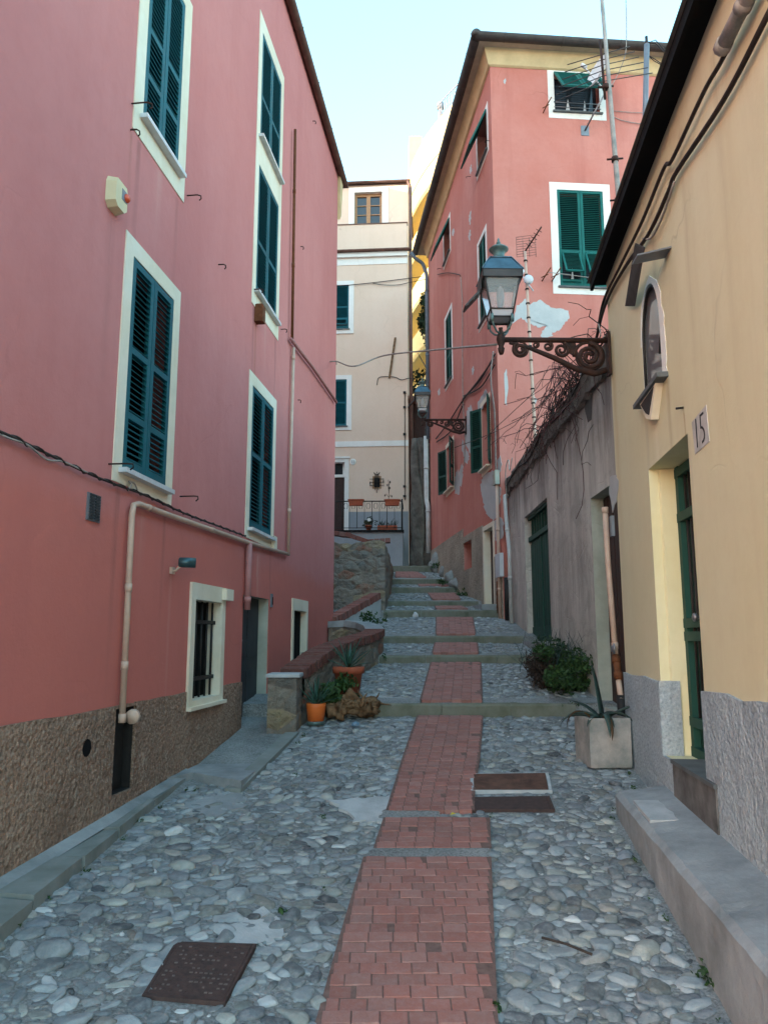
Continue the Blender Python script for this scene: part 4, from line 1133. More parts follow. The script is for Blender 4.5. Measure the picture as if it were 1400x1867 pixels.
# ================================================================== RED HOUSE (right)
CRN = V((2.35, 15.2, 0))
RF = Fac((CRN.x, CRN.y), (-0.0995, 0.995), (-0.995, -0.0995))     # alley face, s grows away from the corner
FF = Fac((CRN.x, CRN.y), (0.9968, 0.0797), (0.0797, -0.9968))     # front face, s grows to the right
red = thing('red_house', 'tall weathered red house with green shutters, peeling plaster and a deep eave', 'house', (CRN.x, CRN.y, 0))
RL = RF.px(784, 800)[0]; EZ = 14.35
def Rr_(*p): return RF.rect(*p)
def Fr(*p): return FF.rect(*p)
TR = .11
def expand(o, l=TR, r=TR, b=TR, t=TR): return (o[0] - l, o[1] + r, o[2] - b, o[3] + t)
ra = Rr_((870, 240), (888, 203), (888, 279), (871, 311))
rb = Rr_((809, 430), (820, 399), (820, 450), (810, 477))
rc = Rr_((873, 448), (891, 405), (882, 580), (874, 600))
rd = Rr_((812, 585), (823, 560), (824, 687), (813, 705))
re = Rr_((878, 745), (892, 722), (893, 845), (880, 862))
rf = Rr_((814, 818), (826, 802), (827, 886), (815, 899))
top = ra[3]
ra = (ra[0], ra[1], ra[2], top); rb = (rb[0], rb[1], ra[2], top)
lab = {}
window(red, RF, ra, expand(ra), 'trim_white', 'green_paint', 'awning', (.45,), awn=.42, sill='slate')
window(red, RF, rb, expand(rb), 'trim_white', 'green_paint', 'awning', (.45,), awn=.42, sill='slate')
window(red, RF, rc, expand(rc), 'trim_white', 'green_paint', 'closed', (.4,), inset=.05)
window(red, RF, rd, expand(rd), 'trim_white', 'green_paint', 'closed', (.4,), inset=.05)
window(red, RF, re, expand(re), 'trim_cream', 'dark_green_paint', 'open', (.4,), depth=.3, open_l=2.8, open_r=2.55, sill='trim_cream', sill_out=.1)
window(red, RF, rf, expand(rf), 'trim_cream', 'dark_green_paint', 'open', (.4,), depth=.3, open_l=2.75, open_r=2.8, sill='trim_cream', sill_out=.1)
sw = Rr_((846, 991), (861, 983), (861, 1035), (846, 1041)); RF.op.append((*sw, .35, 1))
mb = MB(); mb.quad(*RF.orient([RF.pt(sw[0], sw[2], -.34), RF.pt(sw[1], sw[2], -.34), RF.pt(sw[1], sw[3], -.34), RF.pt(sw[0], sw[3], -.34)]))
for k in range(1, 4): x = sw[0] + (sw[1] - sw[0]) * k / 4; mb.tube([RF.pt(x, sw[2], -.2), RF.pt(x, sw[3], -.2)], .012, 6, 1)
mb.build('cellar_window', ['dark_interior', 'iron'], red)
bd = Rr_((883, 970), (899, 958), (902, 1098), (886, 1103)); 
bd = (bd[0], bd[1], at_y(893, 1102, RF.pt(bd[0], 0).y).z, bd[3]); RF.op.append((*bd, .16, 2))
mb = MB(); RF.box(mb, bd[0], bd[1], bd[2], bd[3], -.17, -.13); bdm = mb.build('door', 'door_brown', red)
mb = MB(); RF.box(mb, bd[0] - .1, bd[0], bd[2], bd[3] + .1, -.003, .02); RF.box(mb, bd[1], bd[1] + .12, bd[2], bd[3] + .1, -.003, .02); RF.box(mb, bd[0], bd[1], bd[3], bd[3] + .1, -.003, .02); mb.build('door_frame', 'trim_cream', bdm)
mb = MB(); mb.lathe(RF.pt(bd[0] + .1, bd[2] + 1.05, -.13), [(.012, 0), (.012, .03), (.03, .04), (.03, .06), (.01, .07)], 10, 0, True, RF.n, (0, 0, 1)); mb.build('handle', 'zinc', bdm)
mb = MB(); RF.box(mb, bd[0] - .2, bd[1] + .3, bd[2] - .12, bd[2] - .002, -.1, .32); mb.build('doorstep', 'concrete', red)
fa = Fr((1010, 131), (1092, 137), (1092, 206), (1010, 202)); fb = Fr((1016, 345), (1102, 349), (1103, 525), (1020, 521))
fc = Fr((1244, 145), (1330, 150), (1330, 216), (1244, 212))
wfa = window(red, FF, fa, expand(fa, .14, .14, .17, .15), 'trim_white', 'green_paint', 'awning', (), awn=.62, sill='slate')
wfb = window(red, FF, fb, expand(fb, .16, .16, .17, .17), 'trim_white', 'green_paint', 'closed', (.06, .36), (0, .42, 0), inset=.03, sill='slate', depth=.25)
wfc = window(red, FF, fc, expand(fc, .14, .14, .17, .15), 'trim_white', 'green_paint', 'closed', (.45,), inset=.05)
for (W, o, ks) in ((wfa, fa, ((.28, .42), (.68, .78))), (wfb, fb, ((.27, .38), (.74, .86)))):
    mb = MB(); H = (o[3] - o[2]) * (.45 if o is fa else .22)
    for (p, q) in ks:
        x0 = o[0] + (o[1] - o[0]) * p; x1 = o[0] + (o[1] - o[0]) * q
        mb.prism([FF.pt(x0, o[2] + .03, -.2), FF.pt(x1, o[2] + .03, -.2), FF.pt((x0 * .4 + x1 * .6), o[2] + .03 + H, -.2)], FF.n * .012)
    mb.build('curtain', 'curtain', W)
mb = MB()
for f in (.10, .22): mb.tube([FF.pt(fa[0] - .02, fa[2] + (fa[3] - fa[2]) * f, .02), FF.pt(fa[1] + .02, fa[2] + (fa[3] - fa[2]) * f, .02)], .008, 6)
mb.build('rail', 'zinc', wfa)
# body: two seen faces with openings, the rest plain
mb = MB()
RF.wall(mb, 0, RL, -1, EZ + .1, .22, 0); FF.wall(mb, 0, 12, -1, EZ + .1, .22, 0)
q1 = RF.pt(RL, 0); q2 = q1 + FF.d * 13.2; q3 = FF.pt(12, 0)
for (a, b) in ((q2, q1), (q3, q2)): mb.quad(a + V((0, 0, -1)), b + V((0, 0, -1)), b + V((0, 0, EZ + .1)), a + V((0, 0, EZ + .1)))
mb.build('wall', ['red_plaster', 'red_plaster', 'trim_cream'], red)
# peeled patches: the bare coat lies in the same wall, pink edges round it
def patch(f, p, s=1, amp=2.2):
    if f is RF and len(p) > 5:
        cu = sum(q[0] for q in p) / len(p); cv_ = sum(q[1] for q in p) / len(p); p = [(cu + (u - cu) * 1.22, cv_ + (v - cv_) * 1.12) for u, v in p]
    mb = MB(); f.patch(mb, ragged(p, amp * 1.15, 5, s)); mb.build('bare_plaster', 'bare_plaster', red)
patch(FF, [(934, 590), (941, 560), (952, 550), (958, 543), (965, 556), (985, 546), (1003, 560), (1020, 562), (1036, 566), (1038, 580), (1026, 592), (1020, 602), (1005, 606), (1008, 612), (990, 618), (985, 612), (992, 600), (1002, 592), (985, 597), (965, 590), (950, 578)], 1, 1.6)
patch(FF, [(974, 722), (979, 728), (977, 736), (972, 735)], 8, .5)
patch(RF, [(852, 752), (858, 742), (862, 760), (863, 800), (857, 822), (850, 806)], 2, 1.4)
patch(RF, [(882, 716), (886, 708), (888, 722), (884, 735), (880, 738)], 3, 1)
patch(RF, [(882, 872), (897, 862), (899, 880), (896, 888), (905, 886), (910, 893), (909, 915), (906, 936), (898, 945), (890, 935), (886, 926), (882, 905), (880, 890)], 4, 1.5)
patch(RF, [(903, 950), (912, 945), (917, 956), (915, 980), (905, 984), (903, 970)], 5, 1.2)
patch(RF, [(829, 870), (835, 855), (838, 880), (837, 902), (829, 900)], 6, 1)
patch(RF, [(845, 828), (850, 818), (856, 832), (852, 846), (847, 842)], 31, 1)
patch(RF, [(872, 735), (879, 722), (884, 712), (886, 722), (880, 742), (874, 752)], 32, 1)
patch(RF, [(836, 862), (840, 850), (844, 868), (841, 888), (837, 884)], 33, .8)
patch(RF, [(907, 838), (912, 830), (915, 848), (911, 862), (907, 856)], 34, .8)
patch(FF, [(919, 680), (923, 672), (926, 700), (924, 740), (920, 735)], 35, .8)
patch(RF, [(843, 800), (847, 812), (846, 833), (842, 822)], 7, .8)
for (u, v, h, s) in ((858, 305, 12, 11), (857, 392, 18, 12), (856, 425, 14, 13), (862, 672, 12, 14), (800, 712, 10, 15), (920, 145, 8, 17), (826, 420, 10, 18), (842, 850, 14, 21)):
    f = FF if u > 914 else RF
    patch(f, [(u - 1.6, v), (u + 1.5, v - h * .5), (u + 2.2, v + h * .3), (u, v + h), (u - 2.0, v + h * .5)], s, .8)
# rough base on the alley face: three heights
mb = MB()
zp1 = RF.px(822, 980)[1]; zp2 = RF.px(870, 978)[1] - .12
holes = [(*sw[:2], sw[2], sw[3]), (bd[0] - .1, bd[1] + .12, -1, bd[3] + .1)]
plinth(RF, sw[1] + .05, RL, -1, zp1, holes, .02, mb); plinth(RF, bd[1] + .12, sw[1] + .05, -1, zp1 - .22, holes, .02, mb); plinth(RF, 0, bd[0] - .1, -1, RF.px(910, 1012)[1], holes, .02, mb)
mb.build('plinth', 'beige_roughcast', red)
# eave: soffit slab, cornice, gutter, hipped roof
OV = .30
c0 = CRN + V((0, 0, EZ)) ; oc = CRN + RF.n * OV + FF.n * OV
of = RF.pt(RL + .5, 0, OV); orr = FF.pt(12.5, 0, OV); ob = q2 + FF.d * .5 + RF.d * .5
def zz(p, z): return V((p.x, p.y, z))
mb = MB(); mb.prism([zz(p, EZ + .12) for p in (oc, orr, ob, of)], (0, 0, .08)); mb.build('soffit', 'soffit', red)
mb = MB()
for (f, L_) in ((RF, RL), (FF, 12.0)):
    a0_ = -.10
    prof = [(0.002, EZ - .25), (.012, EZ - .25), (.05, EZ - .22), (.12, EZ - .02), (.15, EZ + .118), (.002, EZ + .118)]
    vs = [f.pt(-.0 - n_, z_, n_) for (n_, z_) in prof] + [f.pt(L_, z_, n_) for (n_, z_) in prof]; k = len(prof)
    mb.add(vs, [(i, (i + 1) % k, k + (i + 1) % k, k + i) for i in range(k)])
mb.build('cornice', 'cornice', red)
mb = MB(); gutter(mb, zz(of, EZ + .2) + RF.n * .07, zz(oc, EZ + .2) + RF.n * .07, .115, 10); gutter(mb, zz(oc, EZ + .2) + FF.n * .07 + RF.n * .1, zz(orr, EZ + .2) + FF.n * .07, .115, 10)
mb.lathe(zz(oc, EZ + .12) + RF.n * .08 + FF.n * .08, [(.11, 0), (.12, .1), (.08, .16), (.02, .2)], 10); mb.build('gutter', 'dark_gutter', red)
mb = MB(); cen = (CRN + q2) / 2; rt = zz(cen, EZ + 2.6)
E4 = [zz(p, EZ + .21) for p in (oc, orr, ob, of)]
for i in range(4): mb.poly([E4[i], E4[(i + 1) % 4], rt])
mb.build('roof', 'roof_tile', red)
# pipes and cables
def rp(pxs, n=.06, f=RF): return [f.pt(*f.px(u, v), n) for (u, v) in pxs]
pa = RF.pt(RL - .12, 0, .08)
def pz(v): return at_y(790, v, pa.y).z
pipe('drainpipe', 'pipe_blue', [zz(RF.pt(RL - .12, 0, .6), pz(462)), zz(RF.pt(RL - .12, 0, .45), pz(472)), zz(RF.pt(RL - .12, 0, .2), pz(480)), zz(pa, pz(500)), zz(pa, pz(800))], .06, red, ((3, .1), (3, .5)))
pb = RF.pt(RL + .12, 0, .12)
pipe('drainpipe', 'pipe_white', [zz(pb, pz(792)), zz(pb, pz(910)), zz(pa + RF.n * .03, pz(924)), zz(pa + RF.n * .03, pz(1008))], .07, red, ((0, .5), (2, .1)))
cc = lambda n=.06, s=.05: (lambda z: RF.pt(s, z, n))
for (nm, mt, s, n, va, vb, r) in (('conduit', 'pipe_cream', .10, .05, 860, 1130, .035), ('conduit', 'rust', .22, .05, 1060, 1118, .03)):
    y_ = RF.pt(s, 0, n).y; pipe(nm, mt, [RF.pt(s, at_y(925, va, y_).z, n), RF.pt(s, at_y(925, vb, y_).z, n)], r, red, ((0, .4), (0, .8)))
y_ = RF.pt(.12, 0, .07).y
for dx, r in ((0, .016), (.035, .011), (-.03, .01)):
    cable('cable', 'cable_pale' if dx <= 0 else 'cable', [RF.pt(.14 + dx + (.05 if i == 1 else 0), at_y(918, v, y_).z, .05 + (.05 if i == 1 else 0)) for i, v in enumerate((640, 690, 750, 830, 870))], r, red)
a_, z_ = RF.px(922, 872)
mb = MB(); RF.box(mb, .02, .22, at_y(918, 882, 15.2).z, at_y(918, 856, 15.2).z, .01, .1); mb.build('junction_box', 'grey_jamb', red)
wb = Rr_((911, 1012), (920, 1007), (920, 1050), (912, 1055)); mb = MB(); RF.box(mb, wb[0], wb[1], wb[2], wb[3], .02, .1); mb.build('meter_box', 'plastic_white', red)
for j, (pts_) in enumerate((((906, 645), (880, 690), (850, 725), (845, 735)), ((903, 655), (870, 700), (846, 728)), ((846, 730), (820, 770), (797, 800)), ((905, 665), (880, 705), (848, 722)), ((846, 740), (825, 785), (798, 806)))):
    cable('cable', 'cable', rp(pts_, .04), .017, red)
cable('cable', 'cable_pale', rp([(842, 505), (845, 560), (845, 640), (846, 730), (850, 800), (848, 850)], .03), .012, red)
cable('cable', 'cable', rp([(800, 500), (818, 497), (838, 500), (842, 503)], .04), .012, red)
for (u, v) in ((858, 321), (804, 489), (848, 738), (893, 256)): hook(u, v, .14, .05, 'iron', red, RF)
cable('cable', 'cable_pale', rp([(1118, 203), (1160, 206), (1240, 207), (1290, 207)], .03, FF), .007, red)
cable('cable', 'cable_pale', rp([(1112, 212), (1140, 222), (1180, 228)], .03, FF), .008, red)
pipe('pipe', 'pipe_white', rp([(1192, 300), (1190, 228), (1260, 229)], .06, FF), .022, red, ((0, .4),))
for (u, v, du) in ((990, 205, 8), (988, 512, 14), (1006, 512, 6)):
    a_, z_ = FF.px(u, v); mb = MB(); mb.tube([FF.pt(a_, z_, 0), FF.pt(a_ + .03, z_ + .05, .18), FF.pt(a_ + .10, z_ + .15, .32)], .014, 6); mb.tube([FF.pt(a_ - .05, z_ + .02, .12), FF.pt(a_ + .08, z_ + .06, .2)], .01, 6); mb.build('clothesline_bracket', 'rust', red)
mb = cable('x', None, rp([(992, 508), (1040, 514), (1085, 520)], .3, FF), .008, None); mb.build('clothesline', 'cable_pale', red)
# ================================================================== CREAM HOUSE (end of the alley)
CF = Fac((0, 27), (0.9976, -0.0698), (-0.0698, -0.9976))
cream = thing('cream_house', 'cream house at the head of the alley with white window bands and a roof terrace', 'house', (0, 27, 5))
CR = CF.px(743, 640)[0]
def Cr(*p): return CF.rect(*p)
CF2 = Fac((0 - CF.n.x * 1.2, 27 - CF.n.y * 1.2), CF.d, CF.n)
zpar0, zpar1 = CF.px(680, 462)[1], CF.px(680, 408)[1]
zroof = CF2.px(680, 336)[1]
k2 = Cr((600, 520), (636, 520), (636, 600), (600, 600)); k3 = Cr((600, 692), (632, 692), (632, 777), (600, 777))
k2 = (k2[1] - 1.0, *k2[1:]); k3 = (k3[1] - 1.0, *k3[1:])
k2s = (k2[0] - .18, CF.px(645, 560)[0], CF.px(640, 608)[1], CF.px(640, 512)[1]); k3s = (k3[0] - .18, CF.px(641, 730)[0], CF.px(640, 784)[1], CF.px(640, 684)[1])
window(cream, CF, k2, k2s, 'trim_white', 'teal_paint', 'closed', (.06, .24, .5), (0, .35), leaves=1, sur_th=.04, inset=.03, depth=.2)
window(cream, CF, k3, k3s, 'trim_white', 'teal_paint', 'closed', (.5,), leaves=1, sur_th=.04, inset=.03, depth=.2)
kd = (CF.px(628, 900)[0] - 1.1, CF.px(628, 900)[0], 5.05, CF.px(628, 843)[1]); CF.op.append((*kd, .25, 1))
mb = MB(); CF.box(mb, kd[0], kd[1], kd[2], CF.px(628, 868)[1], -.26, -.2); cd = mb.build('door', 'door_brown', cream)
mb = MB(); zt = CF.px(628, 866)[1]
CF.box(mb, kd[0], kd[1], zt - .05, zt + .05, -.26, -.14); CF.box(mb, kd[1] - .09, kd[1], zt, kd[3], -.26, -.16); mb.build('transom_frame', 'trim_white', cd)
mb = MB(); CF.box(mb, kd[0], kd[1] - .09, zt + .05, kd[3], -.25, -.22)
mb.build('transom_pane', 'window_glass', cd)
mb = MB()
for i in range(7): x = kd[0] + (kd[1] - kd[0]) * (i + .5) / 7; mb.tube([CF.pt(x, zt + .05, -.18), CF.pt(x, kd[3], -.18)], .01, 5)
mb.build('transom_bars', 'iron', cd)
mb = MB(); xb = CF.px(636, 900)[0]; zb_ = CF.px(636, 833)[1]
CF.box(mb, kd[1], xb, kd[2], zb_, -.003, .04); CF.box(mb, kd[0] - .2, kd[1], kd[3], zb_, -.003, .04); CF.box(mb, kd[0] - .2, kd[0], kd[2], kd[3], -.003, .04); CF.box(mb, kd[0] - .25, xb + .04, zb_ - .06, zb_, .04, .09)
mb.build('door_frame', 'trim_white', cd)
kg = Cr((679, 868), (695, 868), (695, 891), (679, 891)); CF.op.append((*kg, .18, 1))
mb = MB(); mb.quad(*CF.orient([CF.pt(kg[0], kg[2], -.17), CF.pt(kg[1], kg[2], -.17), CF.pt(kg[1], kg[3], -.17), CF.pt(kg[0], kg[3], -.17)])); gwn = mb.build('small_window', 'window_glass', cream)
mb = MB(); CF.box(mb, kg[0], kg[0] + .05, kg[2], kg[3], -.12, .012); CF.box(mb, kg[1] - .05, kg[1], kg[2], kg[3], -.12, .012); CF.box(mb, kg[0] + .05, kg[1] - .05, kg[3] - .05, kg[3], -.12, .012); CF.box(mb, kg[0] + .05, kg[1] - .05, kg[2], kg[2] + .05, -.12, .012)
mb.build('frame', 'wood_frame', gwn)
mb = MB(); xm, zm = (kg[0] + kg[1]) / 2, (kg[2] + kg[3]) / 2
for i in range(1, 3): x = kg[0] + (kg[1] - kg[0]) * i / 3; mb.tube([CF.pt(x, kg[2] - .06, .04), CF.pt(x, kg[3] + .06, .04)], .011, 6)
for i in range(1, 4): z = kg[2] + (kg[3] - kg[2]) * i / 4; mb.tube([CF.pt(kg[0] - .1, z, .045), CF.pt(kg[1] + .1, z, .045)], .011, 6)
for s_ in (-1, 1):
    mb.tube([CF.pt(xm + s_ * (.02 + .09 * math.sin(t * .5)), kg[3] + .03 + .10 * math.sin(t * .55), .05) for t in range(0, 7)], .01, 5)
    mb.tube([CF.pt(xm + s_ * .24, zm + .03 * s_ + .05 * math.cos(t), .05 + .05 * math.sin(t)) for t in range(0, 7)], .012, 5)
mb.tube([CF.pt(xm, kg[2] - .16, .05), CF.pt(xm, kg[3] + .15, .05)], .012, 5)
mb.build('grille', 'iron', gwn)
# upper storey window, timber with six panes
ku = CF2.rect((646, 351), (696, 349), (697, 407), (646, 408)); ku = (ku[0], ku[1], ku[2] - .35, ku[3]); kus = (CF2.px(636, 380)[0], CF2.px(708, 380)[0], ku[2], CF2.px(670, 341)[1])
CF2.op.append((*ku, .22, 1))
mb = MB(); CF2.box(mb, kus[0], ku[0], kus[2], kus[3], -.003, .03); CF2.box(mb, ku[1], kus[1], kus[2], kus[3], -.003, .03); CF2.box(mb, ku[0], ku[1], ku[3], kus[3], -.003, .03)
uw = mb.build('window', 'trim_white', cream)
mb = MB(); W = ku[1] - ku[0]; 
CF2.box(mb, ku[0], ku[0] + .1, ku[2], ku[3], -.2, -.12); CF2.box(mb, ku[1] - .1, ku[1], ku[2], ku[3], -.2, -.12); CF2.box(mb, ku[0] + .1, ku[1] - .1, ku[3] - .12, ku[3], -.2, -.12)
CF2.box(mb, ku[0] + W / 2 - .08, ku[0] + W / 2 + .08, ku[2], ku[3] - .12, -.2, -.11)
for i in range(1, 5):
    z = ku[3] - .12 - i * .4; CF2.box(mb, ku[0] + .1, ku[0] + W / 2 - .08, z, z + .035, -.19, -.135); CF2.box(mb, ku[0] + W / 2 + .08, ku[1] - .1, z, z + .035, -.19, -.135)
mb.build('frame', 'wood_frame', uw)
mb = MB(); mb.quad(*CF2.orient([CF2.pt(ku[0], ku[2], -.17), CF2.pt(ku[1], ku[2], -.17), CF2.pt(ku[1], ku[3], -.17), CF2.pt(ku[0], ku[3], -.17)])); mb.build('pane', 'window_glass', uw)
mb = MB()
CF.wall(mb, -7, CR, 3, zpar0 + .1, .2, 0); CF2.wall(mb, -7, CR, zpar0, zroof, .2, 0)
P = [CF.pt(CR, 0), CF.pt(CR, 0, -5.2), CF.pt(-7, 0, -5.2), CF.pt(-7, 0)]
for (a, b) in ((P[0], P[1]), (P[1], P[2]), (P[2], P[3])): mb.quad(zz(a, 3), zz(b, 3), zz(b, zpar0 + .1), zz(a, zpar0 + .1))
P2_ = [CF2.pt(CR, 0), P[1], P[2], CF2.pt(-7, 0)]
for (a, b) in ((P2_[0], P2_[1]), (P2_[1], P2_[2]), (P2_[2], P2_[3])): mb.quad(zz(a, zpar0 + .1), zz(b, zpar0 + .1), zz(b, zroof), zz(a, zroof))
mb.poly([zz(p, zpar0 + .1) for p in P]); mb.poly([zz(p, zroof) for p in P2_])
mb.build('wall', ['cream_plaster', 'trim_white'], cream)
mb = MB(); CF.box(mb, -7, CR, zpar0 + .1, zpar1, -.18, 0.0); mb.bx(CF.pt(CR, zpar0 + .1, -.18), CF.d * -.18, CF.n * -1.1, (0, 0, zpar1 - zpar0 - .1)); mb.build('parapet', 'cream_plaster', cream)
mb = MB(); CF.box(mb, -7, CR + .03, zpar1, zpar1 + .03, -.22, .03); mb.build('parapet_cap', 'copper_gutter', cream)
mb = MB(); zc1 = CF.px(680, 482)[1]; CF.box(mb, -7, CR + .01, zc1, zpar0 - .16, -.002, .02); CF.box(mb, -7, CR + .02, zpar0 - .16, zpar0 - .04, -.002, .12); z0_, z1_ = CF.px(680, 814)[1], CF.px(680, 804)[1]; CF.box(mb, -7, CR + .01, z0_, z1_, -.002, .03)
mb.build('string_course', 'trim_white', cream)
mb = MB(); zg = CF.px(680, 933)[1]; plinth(CF, -7, CR, 3, zg, [(kd[0] - .2, xb, 3, 9)], .015, mb); mb.build('plinth', 'slate_plaster', cream)
mb = MB(); gutter(mb, CF.pt(-7, zpar0 + .08, .16), CF.pt(CR + .15, zpar0 + .08, .16), .09, 8); gutter(mb, CF2.pt(-7, zroof + .05, .14), CF2.pt(CR + .1, zroof + .05, .14), .075, 8); mb.build('gutter', 'copper_gutter', cream)
mb = MB(); mb.prism([zz(CF2.pt(-7.2, 0, .1), zroof + .03), zz(CF2.pt(CR + .1, 0, .1), zroof + .03), zz(CF2.pt(CR + .1, 0, -4.3), zroof + .03), zz(CF2.pt(-7.2, 0, -4.3), zroof + .03)], (0, 0, .05)); mb.build('roof', 'copper_gutter', cream)
pipe('drainpipe', 'copper_gutter', [CF2.pt(CR + .0, zroof, .14), CF2.pt(CR + .10, zroof - .25, .1), CF.pt(CR + .12, zroof - .8, -.5), CF.pt(CR + .12, zpar0, -.3), CF.pt(CR + .12, zpar0 - .2, -.05), CF.pt(CR + .12, 4, -.05)], .065, cream, ((3, .2),))
cv = [CF.pt(*CF.px(738, v), .04) for v in (715, 760, 800, 850, 912)]
cable('cable', 'cable', cv, .016, cream, 6)
for v in (716, 743, 792, 887, 905):
    mb = MB(); p = CF.pt(*CF.px(737.5, v), .05); mb.cbox(p, CF.d * .1, CF.n * .07, (0, 0, .07)); mb.build('cable_clip', 'iron', cream)
cable('cable', 'cable', [CF.pt(*CF.px(u, v), .04) for u, v in ((687, 702), (690, 690), (700, 687), (720, 688), (732, 693), (745, 690), (758, 692))], .014, cream)
cable('cable', 'cable', [CF.pt(*CF.px(u, v), .05) for u, v in ((604, 523), (640, 520), (680, 516), (745, 508), (770, 505))], .014, cream)
cable('cable', 'cable', [CF.pt(*CF.px(u, v), .05) for u, v in ((680, 517), (700, 520), (725, 520), (745, 516), (775, 510))], .012, cream)
mb = MB(); mb.bx(CF.pt(*CF.px(708, 690), .02), CF.pt(*CF.px(719, 616), .02) - CF.pt(*CF.px(708, 690), .02), CF.d * .07, CF.n * .05); mb.build('batten', 'driftwood', cream)
def strokes(fac, segs, n, w, t, name, mat, parent):
    mb = MB()
    for (p, q) in segs:
        a, b = fac.pt(*p, n), fac.pt(*q, n); d = (b - a); s_ = d.cross(fac.n).normalized() * w
        mb.bx(a - s_ / 2 - d.normalized() * w * .4, d + d.normalized() * w * .8, s_, fac.n * t)
    return mb.build(name, mat, parent)
a_, z_ = CF.px(639, 842); a_ += .09
pl = thing('number_plate', 'small white number plate 11 beside the door of the cream house', 'number plate', CF.pt(a_, z_, 0))
mb = MB(); mb.lathe(CF.pt(a_, z_, .0), [(.115, 0), (.115, .015), (.10, .022)], 20, 0, True, CF.n, (0, 0, 1)); mb.build('plate', 'trim_white', pl)
strokes(CF, [((a_ - .03, z_ - .05), (a_ - .03, z_ + .05)), ((a_ + .03, z_ - .05), (a_ + .03, z_ + .05))], .023, .016, .003, 'numerals', 'ink', pl)

# ---- terrace in front of it
TZ = 5.05
ter = MB(); tq = [V((-3, 25.3, 0)), V((.62, 25.2, 0)), V((.70, 26.9, 0)), V((-3, 27.15, 0))]
ter.prism([zz(p, 3.0) for p in tq], (0, 0, TZ - 3.0)); terr = thing('terrace', 'raised terrace with pale wall under the iron railing', 'terrace', (.2, 25.5, 3.75))
ter.build('wall', 'slate_plaster', terr)
mb = MB(); mb.prism([zz(V((-3, 25.22, 0)), TZ), zz(V((.66, 25.12, 0)), TZ), zz(V((.66, 25.5, 0)), TZ), zz(V((-3, 25.6, 0)), TZ)], (0, 0, .07)); mb.build('coping', 'wall_brick', terr)
ra0, ra1 = V((-3, 25.32, TZ + .07)), V((.60, 25.22, TZ + .07))
rail = thing('terrace_railing', 'black wrought iron railing with scrolls round the terrace of the cream house', 'railing', (.2, 25.3, TZ))
dx = (ra1 - ra0).normalized(); Lr_ = (ra1 - ra0).length; up = V((0, 0, 1))
mb = MB(); mb.tube([ra0 + up * .98, ra1 + up * .98], .02, 8); mb.tube([ra0 + up * .08, ra1 + up * .08], .014, 6)
mb.build('handrail', 'iron', rail)
n = int(Lr_ / .25)
mbb = MB()
for i in range(n + 1):
    p = ra1 - dx * (i * .25)
    b = MB(); b.tube([p + up * .06, p + up * .98], .013 if i % 2 == 0 else .009, 6); b.build('baluster', 'iron', rail)
    for s_ in (-1, 1):
        c = p - dx * .125 + up * .82
        mbb.tube([c + dx * s_ * (.012 + .05 * math.sin(t * .42)) + up * (.12 * math.cos(t * .42) * .8) for t in range(0, 8)], .008, 5)
mbb.build('scrolls', 'iron', rail)
mb = MB(); mb.tube([ra1 + up * 0, ra1 + up * 1.05], .028, 8); mb.tube([ra1 + up * .98, ra1 + up * .98 + V((.05, .9, .0)), ra1 + up * .98 + V((.08, 1.6, 0))], .02, 6); mb.build('end_post', 'iron', rail)

def leaf_blade(mb, o, d, up_, L, w, curl, mi=0, seg=7, thick=.25):
    """one fleshy pointed leaf: o root, d outward direction, up_ its start lift, curl bends it down"""
    o = V(o); d = V(d).normalized(); side = d.cross(V((0, 0, 1))).normalized()
    p = o.copy(); vs = []
    el = up_
    for i in range(seg + 1):
        t = i / seg; ww = w * (0.75 + .6 * t) * (1 - t) ** .75 * (1.05 if t < .9 else .9) if t < 1 else .001
        ww = max(ww, .0012)
        dirv = d * math.cos(el) + V((0, 0, 1)) * math.sin(el); nrm = side.cross(dirv)
        if nrm.z < 0 and abs(el) < 1.5: nrm = -nrm
        vs += [p + side * ww + nrm * ww * .5, p - nrm * ww * thick, p - side * ww + nrm * ww * .5, p + nrm * ww * .05]
        p = p + dirv * (L / seg); el -= curl / seg
    fs = []
    for i in range(seg):
        for j in range(4):
            k = (j + 1) % 4; fs.append((i * 4 + j, i * 4 + k, i * 4 + 4 + k, i * 4 + 4 + j))
    mb.add(vs, fs, mi, True)
def clump(mb, c, r, n, size, rs, flat=1.0, mi=0, lo=0.0, hi=1.0):
    """many small leaves spread through an uneven volume"""
    c = V(c)
    lumps = [(V((rs.gauss(0, .45), rs.gauss(0, .45), rs.gauss(0, .4))), rs.uniform(.35, .7)) for _ in range(9)]
    for _ in range(n):
        lc, lr = rs.choice(lumps)
        q = V((rs.gauss(0, 1), rs.gauss(0, 1), rs.gauss(0, 1))).normalized() * (rs.random() ** .4) * lr
        p = lc + q; p = c + V((p.x * r[0], p.y * r[1], p.z * r[2] * flat))
        nx = V((rs.gauss(0, 1), rs.gauss(0, 1), rs.gauss(.4, .8))).normalized(); a = nx.orthogonal().normalized(); b = nx.cross(a)
        an = rs.uniform(0, 6.28); a, b = a * math.cos(an) + b * math.sin(an), b * math.cos(an) - a * math.sin(an)
        s_ = size * rs.uniform(.6, 1.3); t = rs.uniform(lo, hi)
        mb.add([p - a * s_, p + b * s_ * .45, p + a * s_ + nx * s_ * .15, p - b * s_ * .45], [(0, 1, 2, 3)], mi, False, (t, t, t, 1))

